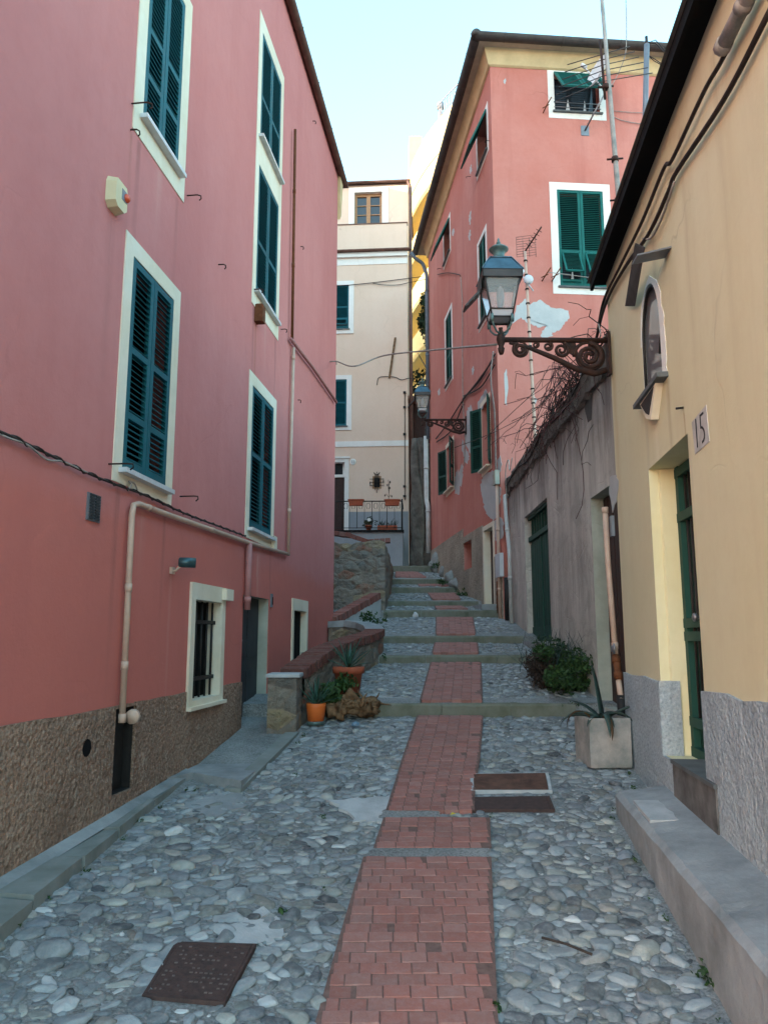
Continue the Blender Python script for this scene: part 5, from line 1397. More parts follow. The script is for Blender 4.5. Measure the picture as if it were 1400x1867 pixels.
# flower boxes hung on the railing
def flower_box(p, w, label):
    t = thing('flower_box', label, 'flower box', p, 'terracotta flower boxes on the railing')
    mb = MB(); p = V(p); d = dx
    bl = [p - d * w * .45 - V((0, .09, 0)), p + d * w * .45 - V((0, .09, 0)), p + d * w * .45 + V((0, .07, 0)), p - d * w * .45 + V((0, .07, 0))]
    tl = [p - d * w * .5 - V((0, .12, -.2)), p + d * w * .5 - V((0, .12, -.2)), p + d * w * .5 + V((0, .1, .2)), p - d * w * .5 + V((0, .1, .2))]
    mb.box8(bl + tl); q = p + V((0, -.01, .185)); mb.cbox(q, d * (w + .04), V((0, .26, 0)), V((0, 0, .035))); mb.build('box', 'terracotta', t)
    mb = MB(); mb.cbox(p + V((0, -.01, .208)), d * (w - .08), V((0, .18, 0)), V((0, 0, .012))); mb.build('soil', 'soil', t)
    return t
def ry(u, v, y=25.1): return at_y(u, v, y)
f1 = ry(649, 922); f2 = ry(715, 922)
flower_box((f1.x, 25.12, f1.z), .5, 'terracotta flower box hooked on the railing near the black door')
flower_box((f2.x, 25.12, f2.z), .5, 'terracotta flower box with a tall dry stem on the railing')
r = random.Random(3)
pl = thing('dry_plant', 'tall thin dry plant growing from the railing flower box', 'plant', (f2.x - .1, 25.1, f2.z + .2))
mb = MB(); b = V((f2.x - .12, 25.1, f2.z + .2)); mb.tube([b, b + V((.02, 0, .35)), b + V((-.01, 0, .68))], .008, 5)
for (x, z, L_) in ((.1, .12, .16), (-.12, .15, .14), (.04, .4, .05), (-.04, .5, .05), (.05, .6, .05)):
    mb.tube([b + V((0, 0, z * .6)), b + V((x * .7, 0, z + .05)), b + V((x, 0, z)), b + V((x * 1.1, 0, z - .05))], .007, 5)
    mb.cbox(b + V((x, 0, z)), (.04, 0, .02), (0, .03, 0), (-.01, 0, .05))
mb.build('stem', 'twig', pl)
# pots on the terrace edge
tr_p = thing('flower_trough', 'long terracotta trough with spiky plants at the foot of the railing', 'planter', (.2, 25.05, TZ + .07))
p0, p1 = ry(688, 964, 25.42), ry(724, 964, 25.42)
mb = MB(); mb.bevbox((p0.x, 25.36, TZ + .071), (p1.x - p0.x, 0, 0), (0, .22, 0), (0, 0, .18), .012); mb.build('trough', 'terracotta', tr_p)
mb = MB()
for i in range(46):
    x = r.uniform(p0.x + .03, p1.x - .03); an = r.uniform(0, 6.28)
    leaf_blade(mb, (x, 25.46, TZ + .25), (math.cos(an), math.sin(an), 0), r.uniform(.5, 1.4), r.uniform(.14, .3), .014, r.uniform(0, .7))
mb.build('foliage', 'agave_leaf', tr_p)
bp = thing('potted_plant', 'dark leafy potted plant with a white flower at the foot of the railing', 'plant', (-.35, 25.45, TZ + .07)); p = ry(672, 958, 25.45)
mb = MB(); mb.lathe((p.x, 25.45, TZ + .071), [(.07, 0), (.10, .16), (.11, .16), (.11, .19), (.09, .19), (.085, .16)], 14); mb.build('pot', 'terracotta', bp)
mb = MB(); clump(mb, (p.x, 25.45, TZ + .34), (.26, .18, .2), 160, .05, r); mb.build('foliage', 'leaf_dark', bp)
mb = MB(); mb.lathe((p.x + .02, 25.33, TZ + .42), [(.01, 0), (.05, .02), (.06, .05), (.03, .03)], 9, 0, True, (0, -1, .2), (1, 0, 0)); mb.build('flower', 'trim_white', bp)
# ---- retaining wall of the terrace garden
def rough_wall(name, o, ex, ez_top, y_depth, mat, parent, amp=.035, res=.09, seed=1, bottom=0, capfn=None):
    """rectangular wall block with a knobbly front, top and right side; o front-left-bottom corner"""
    r = random.Random(seed); mb = MB(); o = V(o); ex = V(ex); ey = V(y_depth)
    nx = max(3, int(ex.length / res)); nz = max(3, int(ez_top / res)); ny = max(3, int(ey.length / (res * 1.6)))
    fn = ex.cross(V((0, 0, 1))).normalized()
    def h(i): return ez_top if capfn is None else capfn(i)
    def rn(): return r.uniform(-amp, amp)
    G = [[None] * (nz + 1) for _ in range(nx + 1)]; vs = []; fs = []
    for i in range(nx + 1):
        for j in range(nz + 1):
            vs.append(o + ex * (i / nx) + V((0, 0, h(i / nx) * j / nz + (rn() * .8 if j == nz else 0))) + fn * (rn() if i not in (0, nx) else rn() * .5))
    for i in range(nx):
        for j in range(nz): a = i * (nz + 1) + j; fs.append((a, a + nz + 1, a + nz + 2, a + 1))
    mb.add(vs, fs, 0, False)
    front_top = [vs[i * (nz + 1) + nz] for i in range(nx + 1)]; right = [vs[nx * (nz + 1) + j] for j in range(nz + 1)]; left = [vs[j] for j in range(nz + 1)]
    for (col, flip) in ((right, False), (left, True)):
        vv = []; ff = []
        for k in range(ny + 1):
            for j, p in enumerate(col):
                q = p + ey * (k / ny) + ((ex.normalized() * rn() * .8) if 0 < k else V((0, 0, 0))); vv.append(q)
        m = len(col)
        for k in range(ny):
            for j in range(m - 1):
                a = k * m + j; f = (a, a + m, a + m + 1, a + 1); ff.append(f if not flip else f[::-1])
        mb.add(vv, ff, 0, False)
        if not flip: rt_top = [vv[k * m + m - 1] for k in range(ny + 1)]
        else: lf_top = [vv[k * m + m - 1] for k in range(ny + 1)]
    vv = []; ff = []
    for k in range(ny + 1):
        for i in range(nx + 1):
            if k == 0: q = front_top[i]
            elif i == nx: q = rt_top[k]
            elif i == 0: q = lf_top[k]
            else: q = front_top[i] + ey * (k / ny) + V((0, 0, rn()))
            vv.append(q)
    for k in range(ny):
        for i in range(nx): a = k * (nx + 1) + i; ff.append((a, a + 1, a + nx + 2, a + nx + 1))
    mb.add(vv, ff, 0, False)
    return mb.build(name, mat, parent)
wx0 = at_y(585, 1050, 15.7).x; wx1 = at_y(702, 1050, 15.7).x
zb, zt1, zt0 = gz(15.65) - .5, at_y(690, 990, 15.7).z, at_y(610, 985, 15.7).z
ret = thing('retaining_wall', 'old rubble stone retaining wall at the corner of the rose house', 'wall', ((wx0 + wx1) / 2, 15.7, zb + .5))
rough_wall('masonry', (wx0 - .4, 15.7, zb), (wx1 - wx0 + .4, 0, 0), zt1 - zb, (.28, 7.6, 0), 'rubble_stone', ret, .03, .085, 3, 0, lambda f: (zt0 - zb) + (zt1 - zt0) * f + .05 * math.sin(f * 9))
def bricks_line(mb, pts, w, h, bl, mi=0, across=True, lift=0.0, seed=2, dark=1.0):
    """a course of bricks laid on edge along a polyline; w = width across, h = height, bl = pitch along"""
    r = random.Random(seed); pts = [V(p) for p in pts]
    for i in range(len(pts) - 1):
        a, b = pts[i], pts[i + 1]; L = (b - a).length; n = max(1, round(L / bl)); d = (b - a) / n; t = d.normalized(); s_ = t.cross(V((0, 0, 1))).normalized(); up_ = s_.cross(t).normalized()
        for k in range(n):
            o = a + d * k + t * .004 + up_ * (lift + r.uniform(-.006, .006)) - s_ * (w / 2 + r.uniform(-.01, .01)); kk = r.uniform(.75, 1.2) * dark; g = r.uniform(-.01, .015)
            mb.bevbox(o, t * (d.length - .009), s_ * w, up_ * h, .007, mi, (.19 * kk, (.07 + g) * kk, (.055 + g) * kk, 1))
mb = MB(); bricks_line(mb, [at_y(585, 973, 16.3), at_y(640, 981, 16.3), at_y(672, 992, 16.2), at_y(712, 990, 16.2)], .25, .09, .12); mb.build('coping', 'wall_brick', ret)
# sloping low wall with a red brick coping behind the planting bed
lw = thing('sloping_wall', 'low sloping wall with a bright red brick coping against the stone retaining wall', 'wall', (-.4, 14.3, 1.9))
A0, A1 = at_y(604, 1136, 13.4), at_y(686, 1092, 15.55); A0.z -= .02
mb = MB(); bricks_line(mb, [A0, A1], .22, .13, .075, dark=1.25, seed=5); mb.build('coping', 'wall_brick', lw)
mb = MB(); s_ = (A1 - A0).cross(V((0, 0, 1))).normalized()
mb.box8([A0 - s_ * .1 + V((0, 0, -1)), A0 + s_ * .1 + V((0, 0, -1)), A1 + s_ * .1 + V((0, 0, -1.2)), A1 - s_ * .1 + V((0, 0, -1.2)), A0 - s_ * .1, A0 + s_ * .1, A1 + s_ * .1, A1 - s_ * .1]); mb.build('masonry', 'bare_plaster', lw)
# curved garden wall with pillar
gw_ = thing('garden_wall', 'low curved rubble wall with dark brick coping and an end pillar beside the potted plants', 'wall', (-.9, 8.2, .55))
zp = at_y(515, 1229, 8.0).z
px0, px1 = at_y(487, 1300, 8.0).x, at_y(540, 1300, 8.0).x
rough_wall('pillar', (px0, 8.0, LAND_Z - .1), (px1 - px0, 0, 0), zp - LAND_Z + .1 - .03, (0.02, .35, 0), 'rubble_stone', gw_, .012, .05, 6)
mb = MB(); mb.bevbox((px0 - .02, 7.975, zp - .035), (px1 - px0 + .05, 0, 0), (0, .40, 0), (0, 0, .035), .008); mb.build('pillar_cap', 'cement_pale', gw_)
line = [at_y(534, 1222, 8.38), at_y(585, 1184, 9.3), at_y(640, 1164, 10.4), at_y(664, 1158, 11.1)]
arc = [at_y(676, 1154, 11.5), at_y(684, 1148, 11.9), at_y(679, 1141, 12.35), at_y(662, 1135, 12.7), at_y(636, 1132, 12.95), at_y(604, 1134, 13.05)]
mb = MB(); bricks_line(mb, line + arc[:2], .30, .105, .07, seed=9, dark=.8, lift=-.09); mb.build('coping', 'wall_brick', gw_)
mb = MB()
for i in range(1, len(arc) - 1):
    a, b = arc[i], arc[i + 1]; s_ = (b - a).cross(V((0, 0, 1))).normalized()
    s0 = (arc[i + 1] - arc[i - 1]).cross(V((0, 0, 1))).normalized(); s1 = ((arc[i + 2] - arc[i]) if i + 2 < len(arc) else (b - a)).cross(V((0, 0, 1))).normalized()
    mb.box8([a - s0 * .15 + V((0, 0, -.1)), a + s0 * .15 + V((0, 0, -.1)), b + s1 * .15 + V((0, 0, -.1)), b - s1 * .15 + V((0, 0, -.1)), a - s0 * .15 + V((0, 0, .005)), a + s0 * .15 + V((0, 0, .005)), b + s1 * .15 + V((0, 0, .005)), b - s1 * .15 + V((0, 0, .005))])
mb.build('coping_curve', 'concrete', gw_)
full = line + arc; mb = MB(); r = random.Random(12); sub = []
for i in range(len(full) - 1):
    for k in range(6): sub.append(full[i].lerp(full[i + 1], k / 6))
sub.append(full[-1]); m = 9; vs = []; fs = []
for side in (1, -1):
    vs = []
    for i, p in enumerate(sub):
        t = (sub[min(i + 1, len(sub) - 1)] - sub[max(i - 1, 0)]); s_ = t.cross(V((0, 0, 1))).normalized() * side
        zb_ = gz(p.y) - .35
        for j in range(m): z = zb_ + (p.z - .09 - zb_) * j / (m - 1); vs.append(V((p.x, p.y, z)) + s_ * (.125 + r.uniform(-.018, .018)))
    fs = []
    for i in range(len(sub) - 1):
        for j in range(m - 1): a = i * m + j; f = (a, a + m, a + m + 1, a + 1); fs.append(f if side == 1 else f[::-1])
    mb.add(vs, fs, 0, False)
mb.build('masonry', 'rubble_stone', gw_)
bs = MB(); bs.poly([zz(p, 1.42) for p in [V((-1.0, 9.0, 0)), V((-.62, 9.4, 0)), V((-.2, 11.2, 0)), V((-.15, 12, 0)), V((-.5, 12.8, 0)), V((-1.0, 13.3, 0))]]); bs.build('soil', 'soil', gw_)

# ================================================================== YELLOW TOWER BLOCK far behind
PL = [(6.6, 28.8), (5.0, 30.5), (3.75, 32.05), (2.8, 33.6), (2.1, 35.2), (1.6, 36.9), (1.3, 38.7), (1.25, 40.6), (1.5, 42.5)]
def smooth(P, k=4):
    Q = [V((x, y, 0)) for x, y in P]; Q = [Q[0] * 2 - Q[1]] + Q + [Q[-1] * 2 - Q[-2]]; out = []
    for i in range(1, len(Q) - 2):
        for j in range(k):
            t = j / k; a, b, c, d = Q[i - 1:i + 3]; out.append(.5 * ((2 * b) + (c - a) * t + (2 * a - 5 * b + 4 * c - d) * t * t + (3 * b - a - 3 * c + d) * t ** 3))
    return out + [Q[-2]]
PLs = smooth(PL); nP = len(PLs)
def offs(P, d):
    o = []
    for i, p in enumerate(P):
        t = (P[min(i + 1, len(P) - 1)] - P[max(i - 1, 0)]).normalized(); o.append(p + V((t.y, -t.x, 0)) * d)
    return o
INN = offs(PLs, 1.35); INN2 = offs(PLs, .16)
tow = thing('apartment_block', 'sunlit yellow apartment block with curved balconies rising behind the red house', 'building', (2.5, 34, 4))
def band(mb, P, Q, z0, z1):
    for i in range(len(P) - 1):
        mb.quad(zz(P[i], z0), zz(P[i + 1], z0), zz(P[i + 1], z1), zz(P[i], z1)); mb.quad(zz(Q[i], z0), zz(Q[i + 1], z0), zz(Q[i + 1], z1), zz(Q[i], z1))
        mb.quad(zz(P[i], z0), zz(P[i + 1], z0), zz(Q[i + 1], z0), zz(Q[i], z0)); mb.quad(zz(P[i], z1), zz(P[i + 1], z1), zz(Q[i + 1], z1), zz(Q[i], z1))
mb = MB()
for i in range(nP - 1): mb.quad(zz(INN[i], 2), zz(INN[i + 1], 2), zz(INN[i + 1], 25), zz(INN[i], 25))
b0_, b1_ = INN[0], INN[-1]; bk = [V((12, 30, 0)), V((12, 46, 0))]
for (a, b) in ((b1_, bk[1]), (bk[1], bk[0]), (bk[0], b0_)): mb.quad(zz(a, 2), zz(b, 2), zz(b, 25), zz(a, 25))
mb.build('wall', 'tower_yellow', tow)
ztop = 26.6
for k, z in enumerate((23.5, 20.9, 18.2, 15.5, 12.8, 10.0)):
    mb = MB(); band(mb, PLs, INN, z, z + .22); mb.build('slab', 'tower_yellow', tow)
    mb = MB(); band(mb, PLs, INN2, z + .0 - .02, (z + 1.25 if k else ztop)); mb.build('balcony', 'tower_cream', tow)
mb = MB(); out_ = offs(PLs, -.03)
for z in (24.75,):
    for i in range(nP - 1): mb.bx(zz(PLs[i], z), PLs[i + 1] - PLs[i], out_[i] - PLs[i], (0, 0, .05))
mb.build('moulding', 'tower_yellow', tow)
mb = MB(); mb.poly([zz(p, 24.9) for p in INN] + [zz(bk[1], 24.9), zz(bk[0], 24.9)]); mb.build('roof', 'tower_cream', tow)
mb = MB(); c = PLs[14]
for i in range(4, 13):
    a = PLs[i]; mb.tube([zz(a, ztop), zz(a, ztop + .75)], .025, 5); mb.tube([zz(a.lerp(PLs[i + 1], .5), ztop), zz(a.lerp(PLs[i + 1], .5), ztop + .75)], .02, 5)
mb.tube([zz(PLs[i], ztop + .75) for i in range(4, 14)], .03, 6); mb.build('railing', 'lead_grey', tow)
p = at_y(803, 205, 34.5); mb = MB(); mb.tube([zz(p, ztop - 1.7), zz(p, at_y(803, 198, 34.5).z)], .10, 8); mb.lathe(zz(p, at_y(803, 198, 34.5).z), [(.17, 0), (.17, .3), (.12, .36)], 10); mb.build('chimney', 'lead_grey', tow)
p = at_y(757, 270, 39.0); mb = MB(); mb.cbox(V((p.x, 39.0, p.z - 1.4)), (.7, 0, 0), (0, 1, 0), (0, 0, 3.6)); mb.build('stair_tower', 'tower_cream', tow)

# ---- things in the narrow gap: hedge, tree, trunk, pillar, shed
r = random.Random(21)
hd = thing('hedge', 'dark clipped hedge under the yellow apartment block', 'hedge', (1.6, 29, 9.5))
mb = MB(); zt_ = at_y(770, 676, 29).z
for i in range(2600):
    p = V((r.uniform(.6, 3.2), 29 + r.uniform(-.4, .4), r.uniform(7.5, zt_ - .05 + .1 * r.random()))); nx = V((r.gauss(0, 1), r.gauss(-.6, 1), r.gauss(0, 1))).normalized(); a = nx.orthogonal().normalized() * r.uniform(.06, .13); b = nx.cross(a) * .5; t = r.random() * .6
    mb.add([p - a, p + b, p + a, p - b], [(0, 1, 2, 3)], 0, False, (t, t, t, 1))
mb.build('foliage', 'leaf_dark', hd)
mb = MB(); mb.cbox((1.9, 29.1, 5.5), (2.6, 0, 0), (0, .5, 0), (0, 0, 7.5)); mb.build('bank', 'leaf_dark', hd)
tz = at_y(772, 590, 28.2)
tree = thing('tree', 'dark evergreen tree leaning into the gap beside the red house', 'tree', (2.4, 28.3, 4))
mb = MB()
mb.tube([V((2.5, 28.3, 3.6)), V((2.45, 28.3, 8)), V((2.2, 28.25, 11.5)), V((1.9, 28.2, 13.6))], [.16, .13, .09, .04], 9)
for (ex_, ez_) in ((1.35, 13.4), (1.3, 12.4), (2.9, 13.8), (2.0, 14.9), (1.7, 14.2)): mb.tube([V((2.3, 28.25, 11)), V(((ex_ + 2.3) / 2, 28.2, ez_ - .9)), V((ex_, 28.15, ez_))], [.05, .035, .012], 6)
mb.build('trunk', 'bark', tree)
mb = MB(); clump(mb, (1.80, 28.1, at_y(772, 585, 28.1).z), (.62, .6, 1.15), 2400, .085, r); clump(mb, (2.9, 28.3, 14), (.9, .7, 1.2), 900, .09, r); mb.build('crown', 'leaf_dark', tree)
tb = at_y(756, 1028, 25.6); tt = at_y(762, 800, 25.6)
ot = thing('old_trunk', 'thick twisted grey trunk standing at the top of the stairs', 'tree trunk', (tb.x, 25.6, tb.z))
mb = MB()
for (ph, rr, ox) in ((0, .17, -.02), (2.1, .14, .02), (4.2, .13, .06)):
    mb.tube([V((tb.x + .02 + ox + .10 * math.sin(ph + i * .45) + (tt.x - tb.x) * i / 12, 25.6 + .10 * math.cos(ph + i * .45), tb.z - .2 + (tt.z - tb.z + .2) * i / 12)) for i in range(13)], [rr * (1.25 - .04 * i) for i in range(13)], 12)
mb.build('trunk', 'bark', ot)
pb_ = at_y(779, 1028, 25.9); pt_ = at_y(775, 815, 25.9)
pil = thing('concrete_post', 'pale square concrete post beside the twisted trunk', 'post', (pb_.x, 25.9, pb_.z))
mb = MB(); mb.box8([V((pb_.x - .15, 25.8, 3.3)), V((pb_.x + .15, 25.8, 3.3)), V((pb_.x + .15, 26.1, 3.3)), V((pb_.x - .15, 26.1, 3.3)), V((pt_.x - .15, 25.8, pt_.z)), V((pt_.x + .15, 25.8, pt_.z)), V((pt_.x + .15, 26.1, pt_.z)), V((pt_.x - .15, 26.1, pt_.z))]); mb.build('post', 'bark', pil)
mb = MB(); mb.cbox((pt_.x, 25.95, pt_.z + .05), (.42, 0, 0), (0, .42, 0), (0, 0, .1)); mb.build('cap', 'bark', pil)
sh = thing('shed', 'dark wooden shed with a terracotta roof edge in the narrow gap', 'shed', (1.3, 27.8, 4))
zs = at_y(760, 733, 27.4).z
mb = MB(); mb.cbox((1.75, 28.2, (zs + 3) / 2), (1.8, 0, 0), (0, 1.2, 0), (0, 0, zs - 3)); mb.build('wall', 'door_brown', sh)
mb = MB()
for i in range(16): mb.cbox((.86 + i * .12, 27.75, zs + .06), (.105, 0, 0), (0, 1.5, .0), (0, 0, .12), 0, (.24, .10, .06, 1))
mb.build('roof', 'wall_brick', sh)
mb = MB()
for i in range(9): mb.tube([V((1.45 + .03 * math.sin(i), 26.4 + i * .03, 3.7)), V((1.42 + .05 * math.sin(i * 2.1), 26.4 + i * .03, 6.5)), V((1.5 + .04 * math.cos(i), 26.4 + i * .03, 9))], .018, 5)
lv = mb.build('hanging_vines', 'twig', None, (1.45, 26.4, 3.75), label='bundle of dark hanging vine stems behind the white drainpipe', cat='vine')
# boulders and weeds at the top of the stairs
def boulder(c, rr, sz, label, seed):
    r = random.Random(seed); v, f = ICO3; q = v.copy(); ph = [r.uniform(0, 6.28) for _ in range(6)]
    k = 1 + .16 * np.sin(q[:, 0] * 2.3 + ph[0]) + .14 * np.sin(q[:, 1] * 2.9 + ph[1]) + .1 * np.sin(q[:, 2] * 3.7 + q[:, 0] * 3 + ph[2]) + .05 * np.sin(q[:, 0] * 8 + q[:, 1] * 7 + ph[3])
    q = q * k[:, None] * np.array(sz) + np.array(c); mb = MB(); mb.add(q.tolist(), f.tolist(), 0, True); mb.build('boulder', 'boulder', None, c, label=label, cat='boulder', group='boulders beside the top steps')
t_ = NT('boulder'); t_.color(t_.mix(t_.mask(t_.noise(3, 6, .7), .35, .65), (.30, .31, .30, 1), (.17, .18, .17, 1))); t_.rough(.9, .2); t_.bump(t_.noise(7, 6, .75), .6, .05); M['boulder'] = t_.m
for (u, v, y, s, sd, lb) in ((797, 1030, 22.9, (.30, .28, .36), 1, 'largest grey boulder at the foot of the long white drainpipe'), (812, 1043, 21.8, (.2, .25, .22), 2, 'grey boulder just below the largest boulder'), (823, 1057, 20.6, (.20, .3, .22), 3, 'dark grey boulder above the sixth step with weeds under it'), (834, 1068, 19.9, (.22, .25, .18), 4, 'lowest pale boulder, against the roughcast base of the red house')):
    p = at_y(u, v, y); boulder((p.x, y, p.z), 0, s, lb, sd)
r = random.Random(31); mb = MB()
for (u, v, y, n) in ((795, 1032, 22.6, 90), (812, 1060, 20.3, 110), (847, 1077, 19.6, 130), (858, 1090, 18.6, 130), (840, 1086, 18.9, 80)):
    p = at_y(u, v, y); clump(mb, (p.x, y, max(p.z, gz(y) + .05)), (.2, .25, .1), n, .045, r)
mb.build('weeds', 'leaf_green', None, (1.8, 19.5, 2.7), kind='stuff', label='dark green weeds along the foot of the red house', cat='weeds')
p = gnd(760, 1120); boulder_p = at_y(758, 1120, 15.35); mb = MB(); mb.add((ICO2[0] * (1 + .18 * np.sin(ICO2[0][:, :1] * 4 + ICO2[0][:, 2:] * 3)) * np.array([.06, .045, .065]) + np.array([boulder_p.x, 15.42, gz(15.3) + .075])).tolist(), ICO2[1].tolist(), 0, True); mb.build('pebble', 'marble', None, (boulder_p.x, 15.4, gz(15.3)), label='single pale pebble leaning on the riser of a stone step', cat='pebble')
# ================================================================== GREY YARD WALL between the houses on the right
GF = Fac((2.42, 7.25), (.0088, .99996), (-.99996, .0088)); GL = 7.93; GH = 4.74
yard = thing('yard_wall', 'stained grey plaster yard wall with a weathered coping and two cellar doors', 'wall', (2.4, 11, 1))
gd = GF.rect((958, 935), (1000, 912), (1003, 1172), (960, 1168)); gd = (gd[0], gd[1], 1.54, gd[3]); gb = GF.rect((1072, 916), (1106, 884), (1128, 1290), (1110, 1285)); gb = (.32, 1.66, .84, gb[3])
GF.op = [(*gd, .16, 1), (*gb, .15, 2)]
mb = MB(); GF.wall(mb, 0, GL, .2, GH, .2, 0)
mb.quad(GF.pt(0, .2), GF.pt(0, .2, -.5), GF.pt(0, GH, -.5), GF.pt(0, GH)); mb.quad(GF.pt(0, GH), GF.pt(GL, GH), GF.pt(GL, GH, -.45), GF.pt(0, GH, -.45)); mb.quad(GF.pt(0, .2, -.45), GF.pt(GL, .2, -.45), GF.pt(GL, GH, -.45), GF.pt(0, GH, -.45))
mb.build('wall', ['weathered_plaster', 'weathered_plaster', 'grey_jamb'], yard)
# uneven coping
r = random.Random(5); mb = MB(); n = 54; vs = []
for i in range(n + 1):
    s = GL * i / n - .0; j = lambda a: r.uniform(-a, a)
    vs += [GF.pt(s, GH - .34 + j(.05), .006), GF.pt(s, GH - .30 + j(.03), .045 + j(.02)), GF.pt(s, GH - .04 + j(.03), .055 + j(.02)), GF.pt(s, GH + .06 + j(.03), -.02), GF.pt(s, GH + .09 + j(.03), -.2), GF.pt(s, GH + .02, -.5)]
fs = [(i * 6 + k, i * 6 + 6 + k, i * 6 + 7 + k, i * 6 + k + 1) for i in range(n) for k in range(5)]
mb.add(vs, fs, 0, False); mb.build('coping', 'yard_coping', yard) if False else None
t_ = NT('yard_coping'); t_.color(t_.mix(t_.mask(t_.noise(4, 6, .7), .4, .65), (.085, .076, .065, 1), (.17, .155, .14, 1))); t_.rough(.95, .1); t_.bump(t_.noise(14, 6, .75), .8, .04); M['yard_coping'] = t_.m
mb.build('coping', 'yard_coping', yard)
# round spout hole with its stain
mb = MB(); hs, hz = GF.px(1073, 700); hp = [GF.px(u, v) for u, v in ((1058, 690), (1078, 688), (1080, 720), (1078, 765), (1072, 770), (1064, 735))]
mb.prism([GF.pt(a, z, .004) for a, z in hp], GF.n * -.004); mb.build('soot_stain', 'iron', yard)
mb = MB(); hp = [GF.px(u, v) for u, v in ((1058, 676), (1080, 676), (1078, 696), (1060, 694))]; mb.prism([GF.pt(a, z, .012) for a, z in hp], GF.n * -.012); mb.build('mortar_patch', 'cement_pale', yard)
# doors
mb = MB(); zt = gd[3] - .38
GF.box(mb, gd[0], gd[1], gd[2], zt - .06, -.16, -.11); gdo = mb.build('door', 'door_green', yard, label='dark green double plank cellar door')
mb = MB(); W = gd[1] - gd[0]
for i in range(10): x = gd[0] + W * (i + .06) / 10; GF.box(mb, x, x + W * .088, gd[2] + .25, zt - .1, -.115, -.095)
GF.box(mb, gd[0], gd[1], gd[2] + .05, gd[2] + .24, -.115, -.085); GF.box(mb, gd[0] + W / 2 - .03, gd[0] + W / 2 + .03, gd[2] + .02, zt - .06, -.095, -.075)
mb.build('planks', 'door_green', gdo)
mb = MB(); GF.box(mb, gd[0], gd[1], zt - .06, zt + .02, -.16, -.06); GF.box(mb, gd[0], gd[1], gd[3] - .06, gd[3], -.16, -.06)
for i in range(9): x = gd[0] + W * (i + .5) / 9; GF.box(mb, x - .02, x + .02, zt + .02, gd[3] - .06, -.13, -.10)
mb.build('transom', 'door_green', gdo)
mb = MB(); GF.box(mb, gd[0], gd[1], zt + .02, gd[3] - .06, -.158, -.14); mb.build('transom_pane', 'dark_interior', gdo)
mb = MB(); GF.box(mb, gd[0] - .1, gd[1] + .1, gd[2] - .5, gd[2] - .001, -.15, .16); mb.build('doorstep', 'concrete', yard)
mb = MB(); GF.box(mb, gb[0], gb[1], gb[2], gb[3], -.21, -.16); bdo = mb.build('door', 'door_brown', yard, label='dark brown plank door in a deep grey jamb')
mb = MB()
for i in range(7): x = gb[0] + (gb[1] - gb[0]) * (i + .06) / 7; GF.box(mb, x, x + (gb[1] - gb[0]) * .12, gb[2] + .02, gb[3] - .02, -.16, -.145)
mb.build('planks', 'door_brown', bdo)
# pipes on the yard wall
pipe('drainpipe', 'pipe_white', [GF.pt(GL - .15, at_y(922, 903, 15).z, .02), GF.pt(GL - .18, at_y(924, 904, 15).z, .09), GF.pt(GL - .25, at_y(929, 935, 15).z, .09), GF.pt(GL - .55, at_y(934, 1000, 14.6).z, .09), GF.pt(GL - .62, gz(14.5) + .02, .09)], .04, yard, ((2, .5), (3, .4)))
pipe('pipe', 'iron', [GF.pt(GL - .22, gz(14.9) + .02, .10), GF.pt(GL - .22, gz(14.9) + .85, .10)], .055, yard)
cable('cable', 'cable', [GF.pt(s, GH + dz, .06) for s, dz in ((GL - .1, -.18), (6.5, -.1), (5.2, -.2), (4.0, -.06), (2.6, -.16), (1.4, -.02), (.4, .02))], .012, yard)
cable('cable', 'cable_pale', [GF.pt(GL - .2, GH - .6, .05), GF.pt(GL - .3, GH + .1, .08), GF.pt(GL - .5, GH + .3, .05), GF.pt(GL - .7, GH + .05, .06), GF.pt(GL - .9, GH + .25, .04)], .01, yard)
simple('slate_dark', (0.07, 0.066, 0.062, 1), 0.8, 0.2, 0, 0.4, 6, 0.3)
# terrace behind the wall (filled ground)
mb = MB(); mb.prism([zz(p, .2) for p in (V((2.9, 7.4, 0)), V((14, 8.2, 0)), V((14, 15.9, 0)), V((2.85, 15.1, 0)))], (0, 0, 4.1)); mb.build('terrace_ground', 'mortar', None, kind='structure')

simple('dirty_step', (0.17, 0.165, 0.16, 1), 0.9, 0.2, 0, 0.5, 5, 0.8, (0.07, 0.068, 0.065, 1), 22)
# ================================================================== OCHRE HOUSE (right foreground)
och = thing('ochre_house', 'low ochre house in the right foreground with grey roughcast base and dark eave', 'house', (2.2, 7, .5))
YE = 7.24; YZ = 4.98
def Yr(*p): return YF.rect(*p)
od = (YF.px(1286, 1200)[0], YF.px(1182, 870)[0], .88, (YF.px(1180, 853)[1] + YF.px(1253, 796)[1]) / 2); od = (4.86, 5.95, .74, od[3])
YF.op.append((*od, .24, 1))
nz = (YF.px(1206, 640)[0], YF.px(1172, 660)[0], (YF.px(1161, 742)[1] + YF.px(1222, 690)[1]) / 2 + .02, YF.px(1190, 503)[1])
YF.op.append((*nz, .03, 2))
mb = MB(); YF.wall(mb, .3, YE, -2.5, YZ + .12, .2, 0)
a0, a1, z0, z1 = nz; am = (a0 + a1) / 2; rx = (a1 - a0) / 2; rz = rx * 1.35; N = 16   # arch infill of the shrine opening
arc_ = [(am + rx * math.cos(math.pi * k / N), z1 - rz + rz * math.sin(math.pi * k / N)) for k in range(N + 1)]
for k in range(N):
    (p, q), (p2, q2_) = arc_[k], arc_[k + 1]
    mb.quad(YF.pt(p, z1), YF.pt(p, q), YF.pt(p2, q2_), YF.pt(p2, z1), 0); mb.quad(YF.pt(p, q), YF.pt(p2, q2_), YF.pt(p2, q2_, -.03), YF.pt(p, q, -.03), 2)
